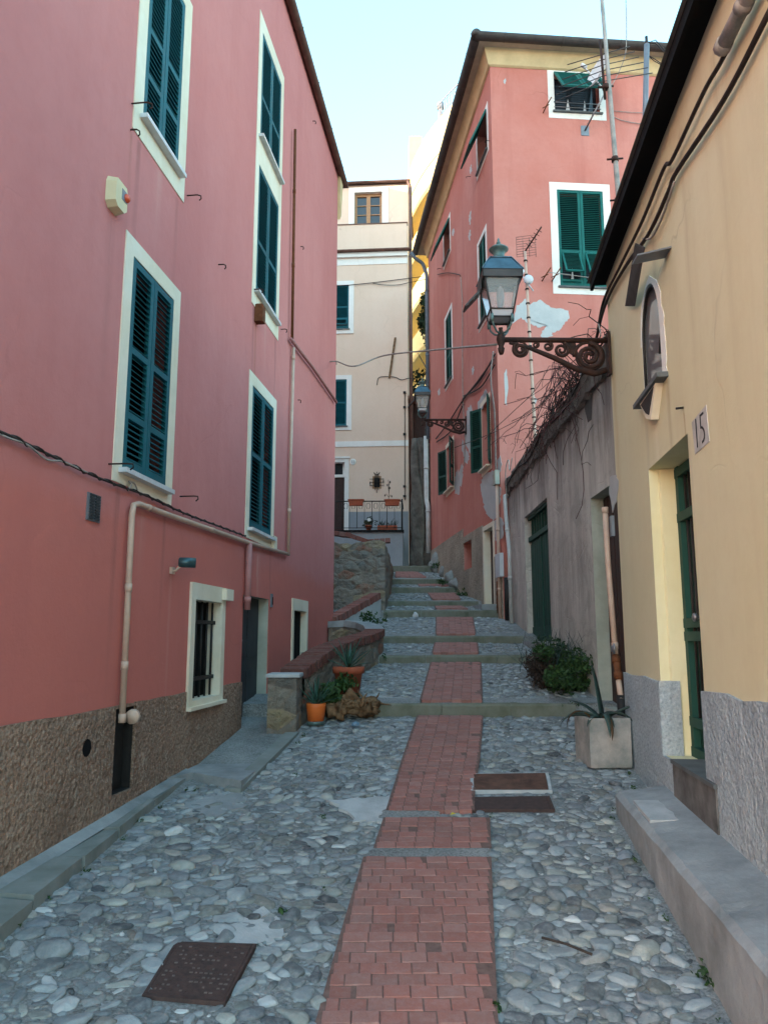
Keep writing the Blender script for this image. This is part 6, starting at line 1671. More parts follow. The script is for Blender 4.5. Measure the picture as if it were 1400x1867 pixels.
E = [YF.pt(YE, 0), YF.pt(YE, 0, -6), YF.pt(.3, 0, -6), YF.pt(.3, 0)]
for i in range(3): mb.quad(zz(E[i], -2.5), zz(E[i + 1], -2.5), zz(E[i + 1], YZ + .12), zz(E[i], YZ + .12))
mb.build('wall', ['ochre_plaster', 'pale_jamb', 'trim_white'], och)
mb = MB(); zpl = (YF.px(1145, 1226)[1] + YF.px(1230, 1240)[1] + YF.px(1292, 1266)[1] + YF.px(1398, 1290)[1]) / 4
plinth(YF, .3, YE, -2.5, zpl, [(od[0], od[1] + .0, od[2], od[3])], .022, mb, .014); mb.build('plinth', 'grey_roughcast', och)
mb = MB(); mb.prism([YF.pt(5.948, od[2], -.07), YF.pt(5.925, od[2], -.08), YF.pt(5.925, od[2], -.258), YF.pt(5.948, od[2], -.258)], (0, 0, od[3] - od[2] - .002)); mb.build('door_surround', 'pale_jamb', och)
mb = MB(); mb.prism([YF.pt(5.96, zpl - .75, .021), YF.pt(5.915, zpl - .75, .021), YF.pt(5.905, zpl - .75, -.13), YF.pt(5.96, zpl - .75, -.13)], (0, 0, .748)); mb.build('plinth', 'grey_roughcast', och)
# door: dark iron-green leaves behind a grille
mb = MB(); YF.box(mb, od[0], od[1], od[2], od[3], -.28, -.24); odo = mb.build('door', 'dark_green_paint', och, label='dark green iron and glass door in a pale recess')
mb = MB(); Wd = od[1] - od[0]; Hd = od[3] - od[2]
for (x0, x1) in ((0, .09), (.46, .54), (.91, 1)): YF.box(mb, od[0] + Wd * x0, od[0] + Wd * x1, od[2], od[3], -.24, -.19)
for f in (0, .10, .385, .43, .80, .96): YF.box(mb, od[0], od[1], od[2] + Hd * f, od[2] + Hd * f + .07, -.24, -.185)
mb.build('stiles', 'dark_green_paint', odo)
mb = MB()
for (x0, x1) in ((.09, .46), (.54, .91)): YF.box(mb, od[0] + Wd * x0, od[0] + Wd * x1, od[2] + Hd * .45, od[3] - .07, -.238, -.23)
mb.build('pane', 'window_glass', odo)
mb = MB()
for (x0, x1) in ((.09, .46), (.54, .91)):
    for i in range(1, 4): x = od[0] + Wd * (x0 + (x1 - x0) * i / 4); mb.tube([YF.pt(x, od[2] + Hd * .1, -.215), YF.pt(x, od[3] - .07, -.215)], .009, 6)
mb.build('grille', 'iron', odo)
mb = MB(); mb.lathe(YF.pt(od[0] + Wd * .56, od[2] + 1.0, -.205), [(.012, 0), (.012, .04), (.03, .05), (.03, .07), (.01, .08)], 10, 0, True, YF.n, (0, 0, 1)); mb.build('handle', 'zinc', odo)
mb = MB(); zs_ = pvz(5.3)
YF.box(mb, od[0] - .2, 5.60, .1, od[2] - .002, -.25, .034); mb.build('doorstep', 'dirty_step', och)
mb = MB(); YF.box(mb, od[0] - .21, 5.61, od[2] - .004, od[2] + .022, -.24, .045); mb.build('doorstep_slab', 'slate', och)
# shrine: glass, sill on a broken bracket, slate hood
mb = MB(); mb.quad(*YF.orient([YF.pt(a0, z0, -.028), YF.pt(a1, z0, -.028), YF.pt(a1, z1, -.028), YF.pt(a0, z1, -.028)])); sn = mb.build('shrine', 'shrine_glass', och, label='arched glazed wall shrine with a worn white reveal')
mb = MB(); n_ = .012
pts_ = [YF.pt(a0 + .02, z0 + .22, -.01), YF.pt(a0 + .008, z0 + .4, -.012)][::-1][:0] + [YF.pt(a1 - .01, z0 + .02, -.012)] + [YF.pt(am + (rx - .012) * math.cos(math.pi * k / N), z1 - rz - .01 + (rz - .01) * math.sin(math.pi * k / N), -.012) for k in range(N + 1)] + [YF.pt(a0 + .01, z0 + .38, -.012), YF.pt(a0 + .07, z0 + .2, -.005)]
mb.tube(pts_, .012, 6); mb.build('frame', 'iron', sn)
mb = MB()
for i in range(26):
    t = i / 25; f = math.pi * t
    p = YF.pt(am - (rx + .015) * math.cos(f) * 1, z1 - rz + (rz + .02) * math.sin(f), -.002) if 0 < t < 1 else YF.pt(a0, z1 - rz, 0)
w_ = .045
ring_in = [YF.pt(am + rx * 1.0 * math.cos(math.pi * k / N), z1 - rz + rz * math.sin(math.pi * k / N), .006) for k in range(N // 2 + 3)]
rr_ = random.Random(2); left_edge = [YF.pt(a0 + (0), z0 + (z1 - rz - z0) * i / 10, .006) for i in range(11)]
inn_ = [YF.pt(am - rx * math.cos(math.pi * k / N), z1 - rz + rz * math.sin(math.pi * k / N), .004) for k in range(N + 1)]
out2 = [YF.pt(am - (rx + (.105 if k < N / 2 else .035) * rr_.uniform(.7, 1.15)) * math.cos(math.pi * k / N), z1 - rz + (rz + .05 * rr_.uniform(.4, 1.2)) * math.sin(math.pi * k / N), .004) for k in range(N + 1)]
inn_ = [YF.pt(a0, z0 + (z1 - rz - z0) * i / 10, .004) for i in range(10)] + inn_; out2 = [YF.pt(a0 - .115 * rr_.uniform(.85, 1.15), z0 + (z1 - rz - z0) * i / 10, .004) for i in range(10)] + out2
for i in range(len(inn_) - 1): mb.add([inn_[i], inn_[i + 1], out2[i + 1], out2[i], inn_[i] - YF.n * .006, inn_[i + 1] - YF.n * .006, out2[i + 1] - YF.n * .006, out2[i] - YF.n * .006], [(0, 1, 2, 3), (2, 3, 7, 6), (0, 1, 5, 4)])
mb.build('surround', 'trim_white', sn)
mb = MB(); mb.bevbox(YF.pt(a0 - .14, z0 - .045, -.02), YF.d * (a1 - a0 + .22), YF.n * .10, (0, 0, .04), .006); mb.build('ledge', 'slate', sn)
mb = MB(); zb2 = z0 - .045
mb.prism([YF.pt(a0 + .0, zb2, .002), YF.pt(a1 - .06, zb2, .002), YF.pt(am + .05, zb2 - .17, .002), YF.pt(am - .10, zb2 - .22, .002)], YF.n * .055); mb.build('bracket', 'trim_cream', sn)
mb = MB(); mb.prism([YF.pt(a0 + .05, zb2 - .01, .057), YF.pt(a1 - .1, zb2 - .02, .057), YF.pt(am + .04, zb2 - .13, .057), YF.pt(am - .05, zb2 - .17, .057)], YF.n * .004); mb.build('bracket_stain', 'iron', sn)
hz_ = YF.px(1190, 440)[1]
mb = MB(); sa, sb = a0 - .12, a1 + .16
sa = YF.px(1224, 450)[0]; sb = sa + .17; hz_ = YF.px(1224, 450)[1]
sa2 = sa
mb.box8([YF.pt(sa, hz_, -.02), YF.pt(sb, hz_ + .01, -.02), YF.pt(sb, hz_ - .03, .23), YF.pt(sa, hz_ - .05, .23), YF.pt(sa, hz_ + .012, -.02), YF.pt(sb, hz_ + .022, -.02), YF.pt(sb, hz_ - .018, .23), YF.pt(sa, hz_ - .038, .23)]); mb.build('hood', 'lead_grey', sn)
mb = MB(); k_ = [YF.pt(*YF.px(u, v, n_), n_) for u, v, n_ in ((1158, 442, .19), (1176, 450, .19), (1158, 556, .03), (1140, 556, .03))]; mb.prism(k_, YF.d * .02); mb.build('hood_side', 'slate_dark', sn)
# eave, roof, gutter line
mb = MB(); o_ = .12
q = [YF.pt(YE + .05, YZ + .12, -.05), YF.pt(YE + .05, YZ + .12, o_), YF.pt(.2, YZ + .12, o_), YF.pt(.2, YZ + .12, -.05)]
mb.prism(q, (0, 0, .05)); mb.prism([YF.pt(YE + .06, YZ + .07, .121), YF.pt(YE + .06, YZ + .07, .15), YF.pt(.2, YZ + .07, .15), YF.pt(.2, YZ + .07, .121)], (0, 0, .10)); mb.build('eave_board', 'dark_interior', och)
mb = MB(); mb.poly([YF.pt(YE + .1, YZ + .19, .17), YF.pt(.2, YZ + .19, .17), YF.pt(.2, YZ + 1.9, -4), YF.pt(YE + .1, YZ + 1.9, -4)]); mb.poly([YF.pt(YE + .1, YZ + .17, .17), YF.pt(.2, YZ + .17, .17), YF.pt(.2, YZ + .17, -6), YF.pt(YE + .1, YZ + .17, -6)])
mb.poly([YF.pt(YE + .1, YZ + .19, .17), YF.pt(YE + .1, YZ + 1.9, -4), YF.pt(YE + .1, YZ + .19, -6)])
mb.build('roof', 'roof_tile', och)
def yp(pxs, n=.03): return [YF.pt(*YF.px(u, v), n) for u, v in pxs]
cable('cable', 'cable', yp([(1440, -120), (1335, 95), (1295, 165), (1235, 290), (1220, 305), (1180, 400), (1140, 480), (1108, 545), (1096, 600)], .035), .014, och, 8, 2)
cable('cable', 'cable', yp([(1420, 10), (1330, 180), (1242, 312), (1228, 345), (1190, 425), (1150, 480), (1120, 530), (1104, 570), (1092, 618)], .03), .016, och, 8, 2)
cable('cable', 'cable_pale', yp([(1238, 330), (1215, 395), (1195, 432), (1180, 434)], .03), .009, och)
cable('cable', 'cable_pale', yp([(1100, 590), (1104, 610), (1098, 622), (1112, 612)], .05), .007, och)
pipe('pipe', 'planter_concrete', yp([(1460, -160), (1385, -5), (1336, 88)], .06), .038, och, ((1, .9), (1, .1)))
pipe('pipe', 'pipe_cream', yp([(1112, 925), (1118, 1030), (1132, 1195)], .05), .028, och, ((0, .05), (1, .9)))
pipe('pipe', 'rust', yp([(1132, 1195), (1138, 1240)], .05), .034, och, ((0, .2), (0, .8)))
pipe('pipe', 'pipe_cream', yp([(1137, 1236), (1142, 1275)], .05), .026, och)
pipe('pipe', 'iron', yp([(1141, 1268), (1150, 1385)], .05), .036, och)
a_, z_ = YF.px(1134, 1183); mb = MB(); mb.lathe(YF.pt(a_, z_, .07), [(.05, 0), (.05, .01), (.03, .012), (.03, .03), (.012, .03)], 12, 0, True, YF.n, (0, 0, 1)); mb.build('valve', 'zinc', och)
mb = MB(); ws = YF.px(1118, 960); YF.box(mb, ws[0] - .06, ws[0] + .03, ws[1] - .1, ws[1] + .1, -.002, .03); mb.build('junction_box', 'lead_grey', och)
mb = MB(); a_, z_ = YF.px(1246, 743); mb.tube([YF.pt(a_, z_, 0), YF.pt(a_, z_ - .005, .05)], .008, 6); mb.build('nail', 'iron', och)
_ds = (0.40, 0.30, 0.17, 1); _gs = (0.33, 0.29, 0.22, 1)
add_streaks('ochre_plaster', tuple(YF.d), (2.2, 7, .5), [(a_ - (2.2 * YF.d.x + 7 * YF.d.y) + YF.o.x * YF.d.x, z_, w_, l_, c_, k_) for (a_, z_, w_, l_, c_, k_) in (
    (a0 - .1, z0 - .05, .06, 1.6, _ds, .8), (a1, z0 - .05, .07, 1.0, _gs, .7), (am, z0 - .2, .12, .7, (.8, .74, .6, 1), .5), (YF.px(1246, 743)[0], YF.px(1246, 743)[1], .02, .8, (.3, .15, .06, 1), .8),
    (7.1, 4.5, .12, 3.0, (.45, .27, .07, 1), .75), (4.6, 4.9, .08, 2.2, _ds, .6), (5.4, 4.9, .10, 1.6, _gs, .6), (3.9, 4.9, .08, 2.6, _ds, .5), (od[0] - .02, od[3], .05, 1.6, _gs, .5))])
# mortar smear and grey flashing at the corner
mb = MB(); YF.patch(mb, ragged([(1112, 870), (1124, 866), (1128, 880), (1124, 915), (1117, 935), (1111, 900)], 1.5, 3, 4)); mb.build('mortar_patch', 'bare_plaster', och)
np_ = [YF.px(u, v) for u, v in ((1262, 770), (1288, 738), (1294, 805), (1268, 828))]
pa_, pz0 = sum(a for a, z in np_) / 4, sum(z for a, z in np_) / 4
pl15 = thing('number_plate', 'worn stone number plate 15 over the door of the ochre house', 'number plate', YF.pt(pa_, pz0, 0))
mb = MB(); mb.prism([YF.pt(a, z, -.001) for a, z in np_], YF.n * .005); mb.build('plate', 'number_tile', pl15)
strokes(YF, [((pa_ + .07, pz0 - .08), (pa_ + .07, pz0 + .09))], .0045, .016, .002, 'numeral', 'ink', pl15)
five = [(-.02, .09), (-.10, .09), (-.10, .09), (-.03, .02), (-.035, .03)]
x_ = pa_ - .05
seg5 = [((x_ + .03, pz0 + .09), (x_ - .03, pz0 + .09)), ((x_ + .03, pz0 + .09), (x_ + .032, pz0 + .015))] + [((x_ + .03 - .062 * math.sin(k * .42) , pz0 - .03 + .048 * math.cos(k * .42 + .2)), (x_ + .03 - .062 * math.sin((k + 1) * .42), pz0 - .03 + .048 * math.cos((k + 1) * .42 + .2))) for k in range(0, 7)]
strokes(YF, seg5, .0045, .014, .002, 'numeral', 'ink', pl15)

# ================================================================== STREET LAMPS
def bracket_spiral(mb, c, ex, ez, r0, r1, turns, start, tr, sgn=1, n=34):
    pts = []
    for i in range(n):
        t = i / (n - 1); a = start + sgn * turns * 2 * math.pi * t; rr = r0 + (r1 - r0) * t
        pts.append(V(c) + ex * (rr * math.cos(a)) + ez * (rr * math.sin(a)))
    mb.tube(pts, [tr * (1 - .4 * i / n) for i in range(n)], 7)
def make_lamp(loc, ex, label, length=1.07):
    """loc = where the bracket meets the wall (top); ex = horizontal direction from wall to lantern"""
    t = thing('street_lamp', label, 'street lamp', loc, 'old lanterns on scrolled iron brackets')
    o = V(loc); ex = V(ex).normalized(); ez = V((0, 0, 1)); ey = ez.cross(ex)
    mb = MB()
    mb.bx(o - ey * .045 - ez * .36 + ex * .0, ey * .09, ez * .44, ex * .025)                       # wall plate
    mb.tube([o + ex * .02, o + ex * (length + .02)], .026, 10)                                     # top bar
    mb.tube([o + ex * .04 - ez * .30, o + ex * .16 - ez * .34, o + ex * .34 - ez * .29, o + ex * .55 - ez * .18, o + ex * .8 - ez * .075, o + ex * .98 - ez * .03], [.032, .032, .03, .027, .021, .016], 8)
    bracket_spiral(mb, o + ex * .20 - ez * .165, ex, ez, .135, .02, 2.2, math.pi * .5, .028)
    bracket_spiral(mb, o + ex * .20 - ez * .165, ex, ez, .15, .13, 1.0, 0, .019)
    bracket_spiral(mb, o + ex * .47 - ez * .10, ex, ez, .075, .015, 1.8, math.pi * .6, .019)
    bracket_spiral(mb, o + ex * .60 - ez * .065, ex, ez, .045, .01, 1.6, math.pi * .6, .015)
    bracket_spiral(mb, o + ex * .72 - ez * .05, ex, ez, .032, .008, 1.5, math.pi * .6, .012)
    bracket_spiral(mb, o + ex * .875 - ez * .10, ex, ez, .07, .015, 1.9, math.pi * .4, .019, -1)
    bracket_spiral(mb, o + ex * .875 - ez * .10, ex, ez, .078, .074, .9, math.pi * .5, .01)
    mb.prism([o + ex * .33 - ez * .03 - ey * .006, o + ex * .46 - ez * .03 - ey * .006, o + ex * .40 - ez * .13 - ey * .006, o + ex * .30 - ez * .2 - ey * .006], ey * .012)
    mb.build('bracket', 'rusty_iron', t)
    c = o + ex * length
    mb = MB(); mb.lathe(c, [(.018, -.15), (.03, -.12), (.034, -.09), (.022, -.07), (.04, -.03), (.044, .0), (.04, .035), (.025, .05), (.03, .07), (.018, .1), (.022, .12)], 14); mb.build('socket', 'rusty_iron', t)
    # cradle: four bowed arms up to the lantern corners
    b = c + ez * .20; hb, ht = .098, .175; hz = .41
    cors = [(1, 1), (-1, 1), (-1, -1), (1, -1)]
    mb = MB()
    for (sx, sy) in cors:
        mb.tube([c + ez * .05, c + (ex * sx + ey * sy) * .05 + ez * .07, c + (ex * sx + ey * sy) * .085 + ez * .12, b + (ex * sx + ey * sy) * hb], .010, 7)
        mb.lathe(b + (ex * sx + ey * sy) * hb, [(.016, -.05), (.02, -.02), (.014, .03)], 8)
    mb.build('cradle', 'patina', t)
    def P(s, h, k): return b + ex * (k[0] * s) + ey * (k[1] * s) + ez * h
    mb = MB()
    for i in range(4):
        j = (i + 1) % 4; k0, k1 = cors[i], cors[j]
        mb.tube([P(hb, 0, k0), P(ht, hz, k0)], .0095, 6); mb.tube([P(hb, 0, k0), P(hb, 0, k1)], .010, 6); mb.tube([P(hb * 1.16, .075, k0), P(hb * 1.16, .075, k1)], .008, 6)
        mb.bx(P(ht + .02, hz - .04, k0), P(ht + .02, hz - .04, k1) - P(ht + .02, hz - .04, k0), ez * .075, ((P(0, 0, k0) - P(1, 0, k0)) * 0 + (P(-.012, 0, ((k0[0] + k1[0]) / 2, (k0[1] + k1[1]) / 2)) - P(0, 0, (0, 0)))))
    mb.build('frame', 'dark_gutter', t)
    mb = MB()
    for i in range(4):
        j = (i + 1) % 4; mb.quad(P(hb * 1.16, .078, cors[i]), P(hb * 1.16, .078, cors[j]), P(ht - .004, hz, cors[j]), P(ht - .004, hz, cors[i]))
    mb.build('glass', 'lamp_glass', t)
    mb = MB()
    for i in range(4):
        j = (i + 1) % 4; mb.quad(P(hb * .985, .01, cors[i]), P(hb * .985, .01, cors[j]), P(hb * 1.13, .072, cors[j]), P(hb * 1.13, .072, cors[i]))
    mb.quad(*[P(hb * .97, .01, k) for k in cors]); mb.build('lower_glass', 'lamp_milky', t)
    mb = MB(); mb.lathe(b + ez * .12, [(.02, 0), (.035, .03), (.04, .12), (.03, .2), (.012, .22)], 12); mb.build('bulb', 'lamp_milky', t)
    # hood: truncated pyramid, small gallery, dome and finial
    mb = MB(); h0, h1 = hz + .035, hz + .20; wt = .105
    vs = [P(ht + .026, h0, k) for k in cors] + [P(wt, h1, k) for k in cors] + [P(wt * .75, h1 + .02, k) for k in cors]
    mb.add(vs, [(i, (i + 1) % 4, 4 + (i + 1) % 4, 4 + i) for i in range(4)] + [(4 + i, 4 + (i + 1) % 4, 8 + (i + 1) % 4, 8 + i) for i in range(4)] + [(8, 9, 10, 11), (3, 2, 1, 0)])
    for i in range(4): mb.tube([P(ht + .026, h0, cors[i]), P(wt, h1, cors[i])], .008, 6); mb.tube([P(wt, h1, cors[i]), P(wt, h1, cors[(i + 1) % 4])], .010, 6)
    mb.build('hood', 'lamp_metal', t)
    mb = MB(); q = b + ez * (h1 + .012)
    mb.lathe(q, [(.095, 0), (.075, .02), (.058, .045), (.056, .07), (.075, .10), (.095, .115), (.098, .125), (.07, .148), (.03, .162), (.012, .166), (.011, .18), (.022, .188), (.02, .20), (.010, .212), (.014, .225), (.002, .25)], 20); mb.build('finial', 'patina', t)
    # open flap hanging from the left edge
    mb = MB(); p0 = P(ht + .02, hz - .0, (1, 0)); mb.bx(p0 - ey * .10, ey * .2, ex * .012, ez * -.13); mb.bx(p0 - ey * .07 - ez * .13, ey * .02, ex * .01 + V((0, 0, 0)), (ex * .14 - ez * .16)); mb.bx(p0 + ey * .05 - ez * .13, ey * .02, ex * .01, (ex * .14 - ez * .16)); mb.bx(p0 - ey * .08 - ez * .13, ey * .16, ex * .012 + ez * .01, (ex * .15 - ez * .17)); mb.build('flap', 'dark_gutter', t)
    return t
lz = at_y(1104, 622, 7.16).z; lp0 = V((2.20, 7.14, lz))
lamp1 = make_lamp(lp0, (-1, -.02, 0), 'large near lantern with blue hood on a rusty scrolled bracket from the ochre house', 1.06)
pw = RF.pt(RF.px(850, 765)[0], RF.px(850, 765)[1], 0)
lamp2 = copy_thing(lamp1, pw, 'small far lantern on a scrolled bracket from the alley side of the red house', math.radians(-2), 1.02)

# ---- overhead cables from house to house
def span(pts, r_, label, mat='cable'):
    mb = cable('x', None, pts, r_, None, 8); return mb
h1_ = LF.pt(*LF.px(601, 659), .12); 
mb = cable('x', None, [h1_, h1_.lerp(V((.95, 8.5, 4.5)), .2) + V((0, 0, -.03)), at_y(700, 648, 12.0), at_y(800, 637, 10.0), at_y(905, 628, 7.3)], .012, None, 8)
for f in (.2, .35, .5, .65, .8): pass
mb.tube([h1_ - LF.n * .12, h1_, h1_ + V((0, 0, -.06))], .012, 6)
mb.build('overhead_cable', 'cable_pale', None, h1_, label='pale cable strung from the rose house corner to the near street lamp', cat='cable')

# ================================================================== AERIALS behind the yard wall
def aer(u0, v0, u1, v1, y, zbase, r0, r1, mat, name, label, cat, parts):
    b = at_y(u0, v0, y); t_ = at_y(u1, v1, y); d = (t_ - b).normalized(); foot = b + d * ((zbase - b.z) / d.z)
    root = thing(name, label, cat, foot, None)
    mb = MB(); mb.tube([foot, b, b.lerp(t_, .5), t_], [r0, r0, (r0 + r1) / 2, r1], 10); 
    mb.build('mast', mat, root); return root, foot, t_, d
TY = 4.3
ma, fo, tp, dd = aer(1131, 400, 1094, -40, 8.6, TY, .032, .022, 'planter_concrete', 'television_aerial', 'tall leaning aerial mast with a long comb antenna over the yard wall', 'aerial', 0)
def ap(u, v, y=8.6): return at_y(u, v, y)
for (u, v) in ((1127, 365), (1104, 158), (1121, 290)):
    mb = MB(); c = ap(u, v); mb.tube([c - dd * .03, c + dd * .03], .042, 10); mb.tube([c + V((-.1, 0, 0)), c + V((.1, 0, .015))], .012, 6); mb.build('clamp', 'rusty_iron', ma)
mb = MB(); a, b = ap(1094, 72), ap(1103, 180); b2 = V((b.x - .0, b.y - .15, b.z)); mb.tube([a, b], .016, 6); mb.build('boom', 'rusty_iron', ma)
mb = MB()
for i in range(6):
    f = i / 5; c = a.lerp(b, .25 + f * .45); mb.tube([c + V((-.42 - .04 * i, .05, -.10 - .03 * i)), c, c + V((.36 + .05 * i, -.02, .10))], .006, 5)
mb.build('elements', 'dark_gutter', ma)
mb = MB(); c = ap(1112, -2); 
for i in range(4): mb.tube([c + V((-.02 + .03 * i, 0, .1)), c + V((.02 + .02 * i, 0, .02 - .03 * i))], .005, 5)
cab = cable('cable', 'cable_pale', [ap(1140, -40), ap(1142, 60), ap(1138, 105), ap(1118, 150), ap(1106, 160)], .006, ma)
pm_, fo2, tp2, _ = aer(1174, 310, 1179, 80, 9.4, TY, .036, .036, 'lead_grey', 'pole', 'plain grey pole with line hooks behind the ochre house eave', 'pole', 0)
mb = MB(); mb.tube([tp2 + V((0, 0, -.02)), tp2 + V((0, 0, .12))], .02, 8); mb.build('tip', 'iron', pm_)
for k, (v, ue, ve) in enumerate(((72, 1300, 30), (78, 1305, 40), (106, 1285, 72), (110, 1290, 80))):
    s0 = at_y(1195 if k < 2 else 1192, v, 9.4); e0_ = at_y(ue, ve, 6.6); e0_ = YF.pt(5.2, 5.35 + .06 * k, -.6)
    mb = MB(); mb.tube([tp2 + V((0, 0, (.02 if k < 2 else -.16))), s0, s0.lerp(e0_, .5) + V((0, 0, -.03)), e0_], .006, 5); mb.build('overhead_cable', 'cable', None, s0, label='thin parallel wires from the grey pole to the ochre house roof', cat='cable', group='wires from the grey pole')
gr, fo3, tp3, _ = aer(975, 790, 957, 458, 12.6, TY, .03, .022, 'pipe_cream', 'grid_antenna', 'small grid antenna on a banded white pole before the red house', 'aerial', 0)
mb = MB()
for v in range(475, 780, 26):
    f = (v - 458) / (790 - 458); c = at_y(957 + 18 * f, v, 12.6); mb.tube([c - V((0, 0, .012)), c + V((0, 0, .012))], .036, 8)
mb.build('bands', 'iron', gr)
mb = MB(); g0, g1_ = at_y(941, 432, 12.8), at_y(977, 468, 12.8)
for i in range(9): z = g0.z + (g1_.z - g0.z) * i / 8; mb.tube([V((g0.x, 12.8, z)), V((g1_.x, 12.75, z + .02))], .004, 4)
for i in range(4): x = g0.x + (g1_.x - g0.x) * i / 3; mb.tube([V((x, 12.8, g0.z)), V((x, 12.8, g1_.z))], .004, 4)
mb.build('grid', 'dark_gutter', gr)
mb = MB(); a, b = at_y(957, 458, 12.6), at_y(987, 413, 12.2); mb.tube([a, b], .014, 6)
for i in range(5): c = a.lerp(b, .25 + .15 * i); mb.tube([c + V((-.05, 0, .03)), c + V((.05, 0, -.03))], .006, 4)
mb.build('boom', 'rusty_iron', gr)
mb = MB(); c = at_y(963, 510, 12.5); mb.lathe(c, [(.03, -.02), (.085, 0), (.085, .03), (.03, .05)], 12, 0, True, (0, -1, 0), (1, 0, 0)); c = at_y(949, 497, 12.5); mb.lathe(c, [(.06, 0), (.06, .05), (.02, .06)], 10, 0, True, (0, -1, .2), (1, 0, 0)); mb.tube([at_y(950, 500, 12.5), at_y(972, 530, 12.5)], .012, 5); mb.build('receiver', 'plastic_white', gr)
# satellite dish on the front of the red house
da, dz_ = FF.px(1066, 238); dsh = thing('satellite_dish', 'white satellite dish on an arm below the top window of the red house', 'satellite dish', FF.pt(da, dz_, 0))
mb = MB(); FF.box(mb, da - .09, da + .09, dz_ - .12, dz_ + .12, 0, .015); mb.build('wall_plate', 'zinc', dsh)
dc = FF.pt(*FF.px(1085, 196), .55); mb = MB(); mb.tube([FF.pt(da, dz_, .01), FF.pt(da + .1, dz_ + .2, .35), dc + V((.02, .05, -.05)), dc + V((.02, .05, .18))], .02, 8); mb.build('arm', 'zinc', dsh)
dirv = V((-.95, -.35, .35)).normalized(); dctr = FF.pt(*FF.px(1078, 170), .6)
mb = MB(); prof = [(.0, .0), (.12, .012), (.22, .04), (.31, .085), (.36, .12), (.365, .125), (.355, .13), (.3, .09), (.2, .042), (.1, .016)]
mb.lathe(dctr, [(rr_ + .0005, h) for rr_, h in prof], 28, 0, True, dirv, dirv.orthogonal()); mb.build('reflector', 'plastic_white', dsh)
mb = MB(); fl = dctr + dirv * .45 + V((-.02, 0, -.06)); mb.tube([dctr + V((0, 0, -.3)), fl], .016, 6); mb.lathe(fl, [(.04, -.05), (.045, .0), (.045, .07), (.02, .09)], 10, 0, True, -dirv, dirv.orthogonal()); mb.build('receiver', 'plastic_white', dsh)

# ================================================================== PLANTS
# dry creeper on the yard wall
r = random.Random(77); mb = MB()
for i in range(44):
    s = r.uniform(.5, 4.6); p = GF.pt(s, GH + r.uniform(-.1, .1), r.uniform(-.15, .1)); up_ = r.random() < .62; pts = [p]
    d = V((r.uniform(-.6, .15), r.uniform(-.6, .4), r.uniform(.2, .9) if up_ else r.uniform(-.9, -.1))) * .16
    for k in range(r.randint(4, 9)):
        d += V((r.gauss(-.01, .05), r.gauss(0, .05), r.gauss(-.035, .05))); d = d.normalized() * r.uniform(.1, .17); pts.append(pts[-1] + d)
        if r.random() < .35:
            q = pts[-1]; e = V((r.gauss(0, 1), r.gauss(0, 1), r.gauss(0, 1))).normalized() * .1; mb.tube([q, q + e, q + e * 1.7 + V((0, 0, -.06))], .003, 4, 1 if r.random() < .5 else 0)
    mb.tube(pts, [.0075 - .005 * k / len(pts) for k in range(len(pts))], 5, 1 if r.random() < .4 else 0)
for i in range(16):      # long runners lying along the coping and hanging before the red house
    s = r.uniform(.6, 3.0); pts = []
    x0 = r.uniform(.3, 1.1)
    for k in range(11): pts.append(GF.pt(s + k * .38 * x0, GH + .08 - .0 * k + r.gauss(0, .06) - .03 * k * r.random(), .06 + r.gauss(0, .03)))
    mb.tube(pts, .006, 5, 0)
for i in range(22):
    p = at_y(r.uniform(1000, 1052), r.uniform(655, 680), 9.4 + r.uniform(-.3, .6)); pts = [p]; d = V((-.02, .0, -.11))
    for k in range(r.randint(4, 11)): d += V((r.gauss(-.006, .03), r.gauss(0, .03), r.gauss(0, .015))); pts.append(pts[-1] + d)
    mb.tube([GF.pt(p.y - 7.25 - .1, GH + .05, 0.02), GF.pt(p.y - 7.25, GH + .25, .12), p] + pts[1:], .0042, 4, 1 if r.random() < .6 else 0)
mb.build('creeper', ['twig', 'twig_red'], None, GF.pt(2, GH, 0), label='bare dry creeper tangled over the top of the grey yard wall', cat='creeper')
# planter with agave
pc = at_y(1103, 1388, 6.92); pzz = gz(6.92)
plt = thing('planter', 'square weathered concrete planter holding an agave at the corner of the ochre house', 'planter', (pc.x, 6.95, pzz))
hw = .185; mb = MB(); ca, sa = math.cos(.10), math.sin(.10); X = V((ca, sa, 0)); Y = V((-sa, ca, 0)); c0_ = V((pc.x + .025, 7.06, pzz + .02))
def ringp(s, z): return [c0_ + X * (sx * s) + Y * (sy * s) + V((0, 0, z)) for sx, sy in ((-1, -1), (1, -1), (1, 1), (-1, 1))]
vs = ringp(hw * .97, 0) + ringp(hw, .03) + ringp(hw * 1.01, .40) + ringp(hw * .99, .415) + ringp(hw * .86, .415) + ringp(hw * .84, .36)
mb.add(vs, [(3, 2, 1, 0)] + [(4 * k + i, 4 * k + (i + 1) % 4, 4 * k + 4 + (i + 1) % 4, 4 * k + 4 + i) for k in range(5) for i in range(4)]); mb.build('box', 'planter_concrete', plt)
mb = MB(); mb.poly([c0_ + X * (sx * .158) + Y * (sy * .158) + V((0, 0, .372)) for sx, sy in ((-1, -1), (1, -1), (1, 1), (-1, 1))]); mb.build('soil', 'soil', plt)
ag = thing('agave', 'dark blue green agave with drooping tips in the square planter', 'plant', c0_ + V((0, 0, .372)))
b = c0_ + V((-.01, -.02, .372)); mb = MB()
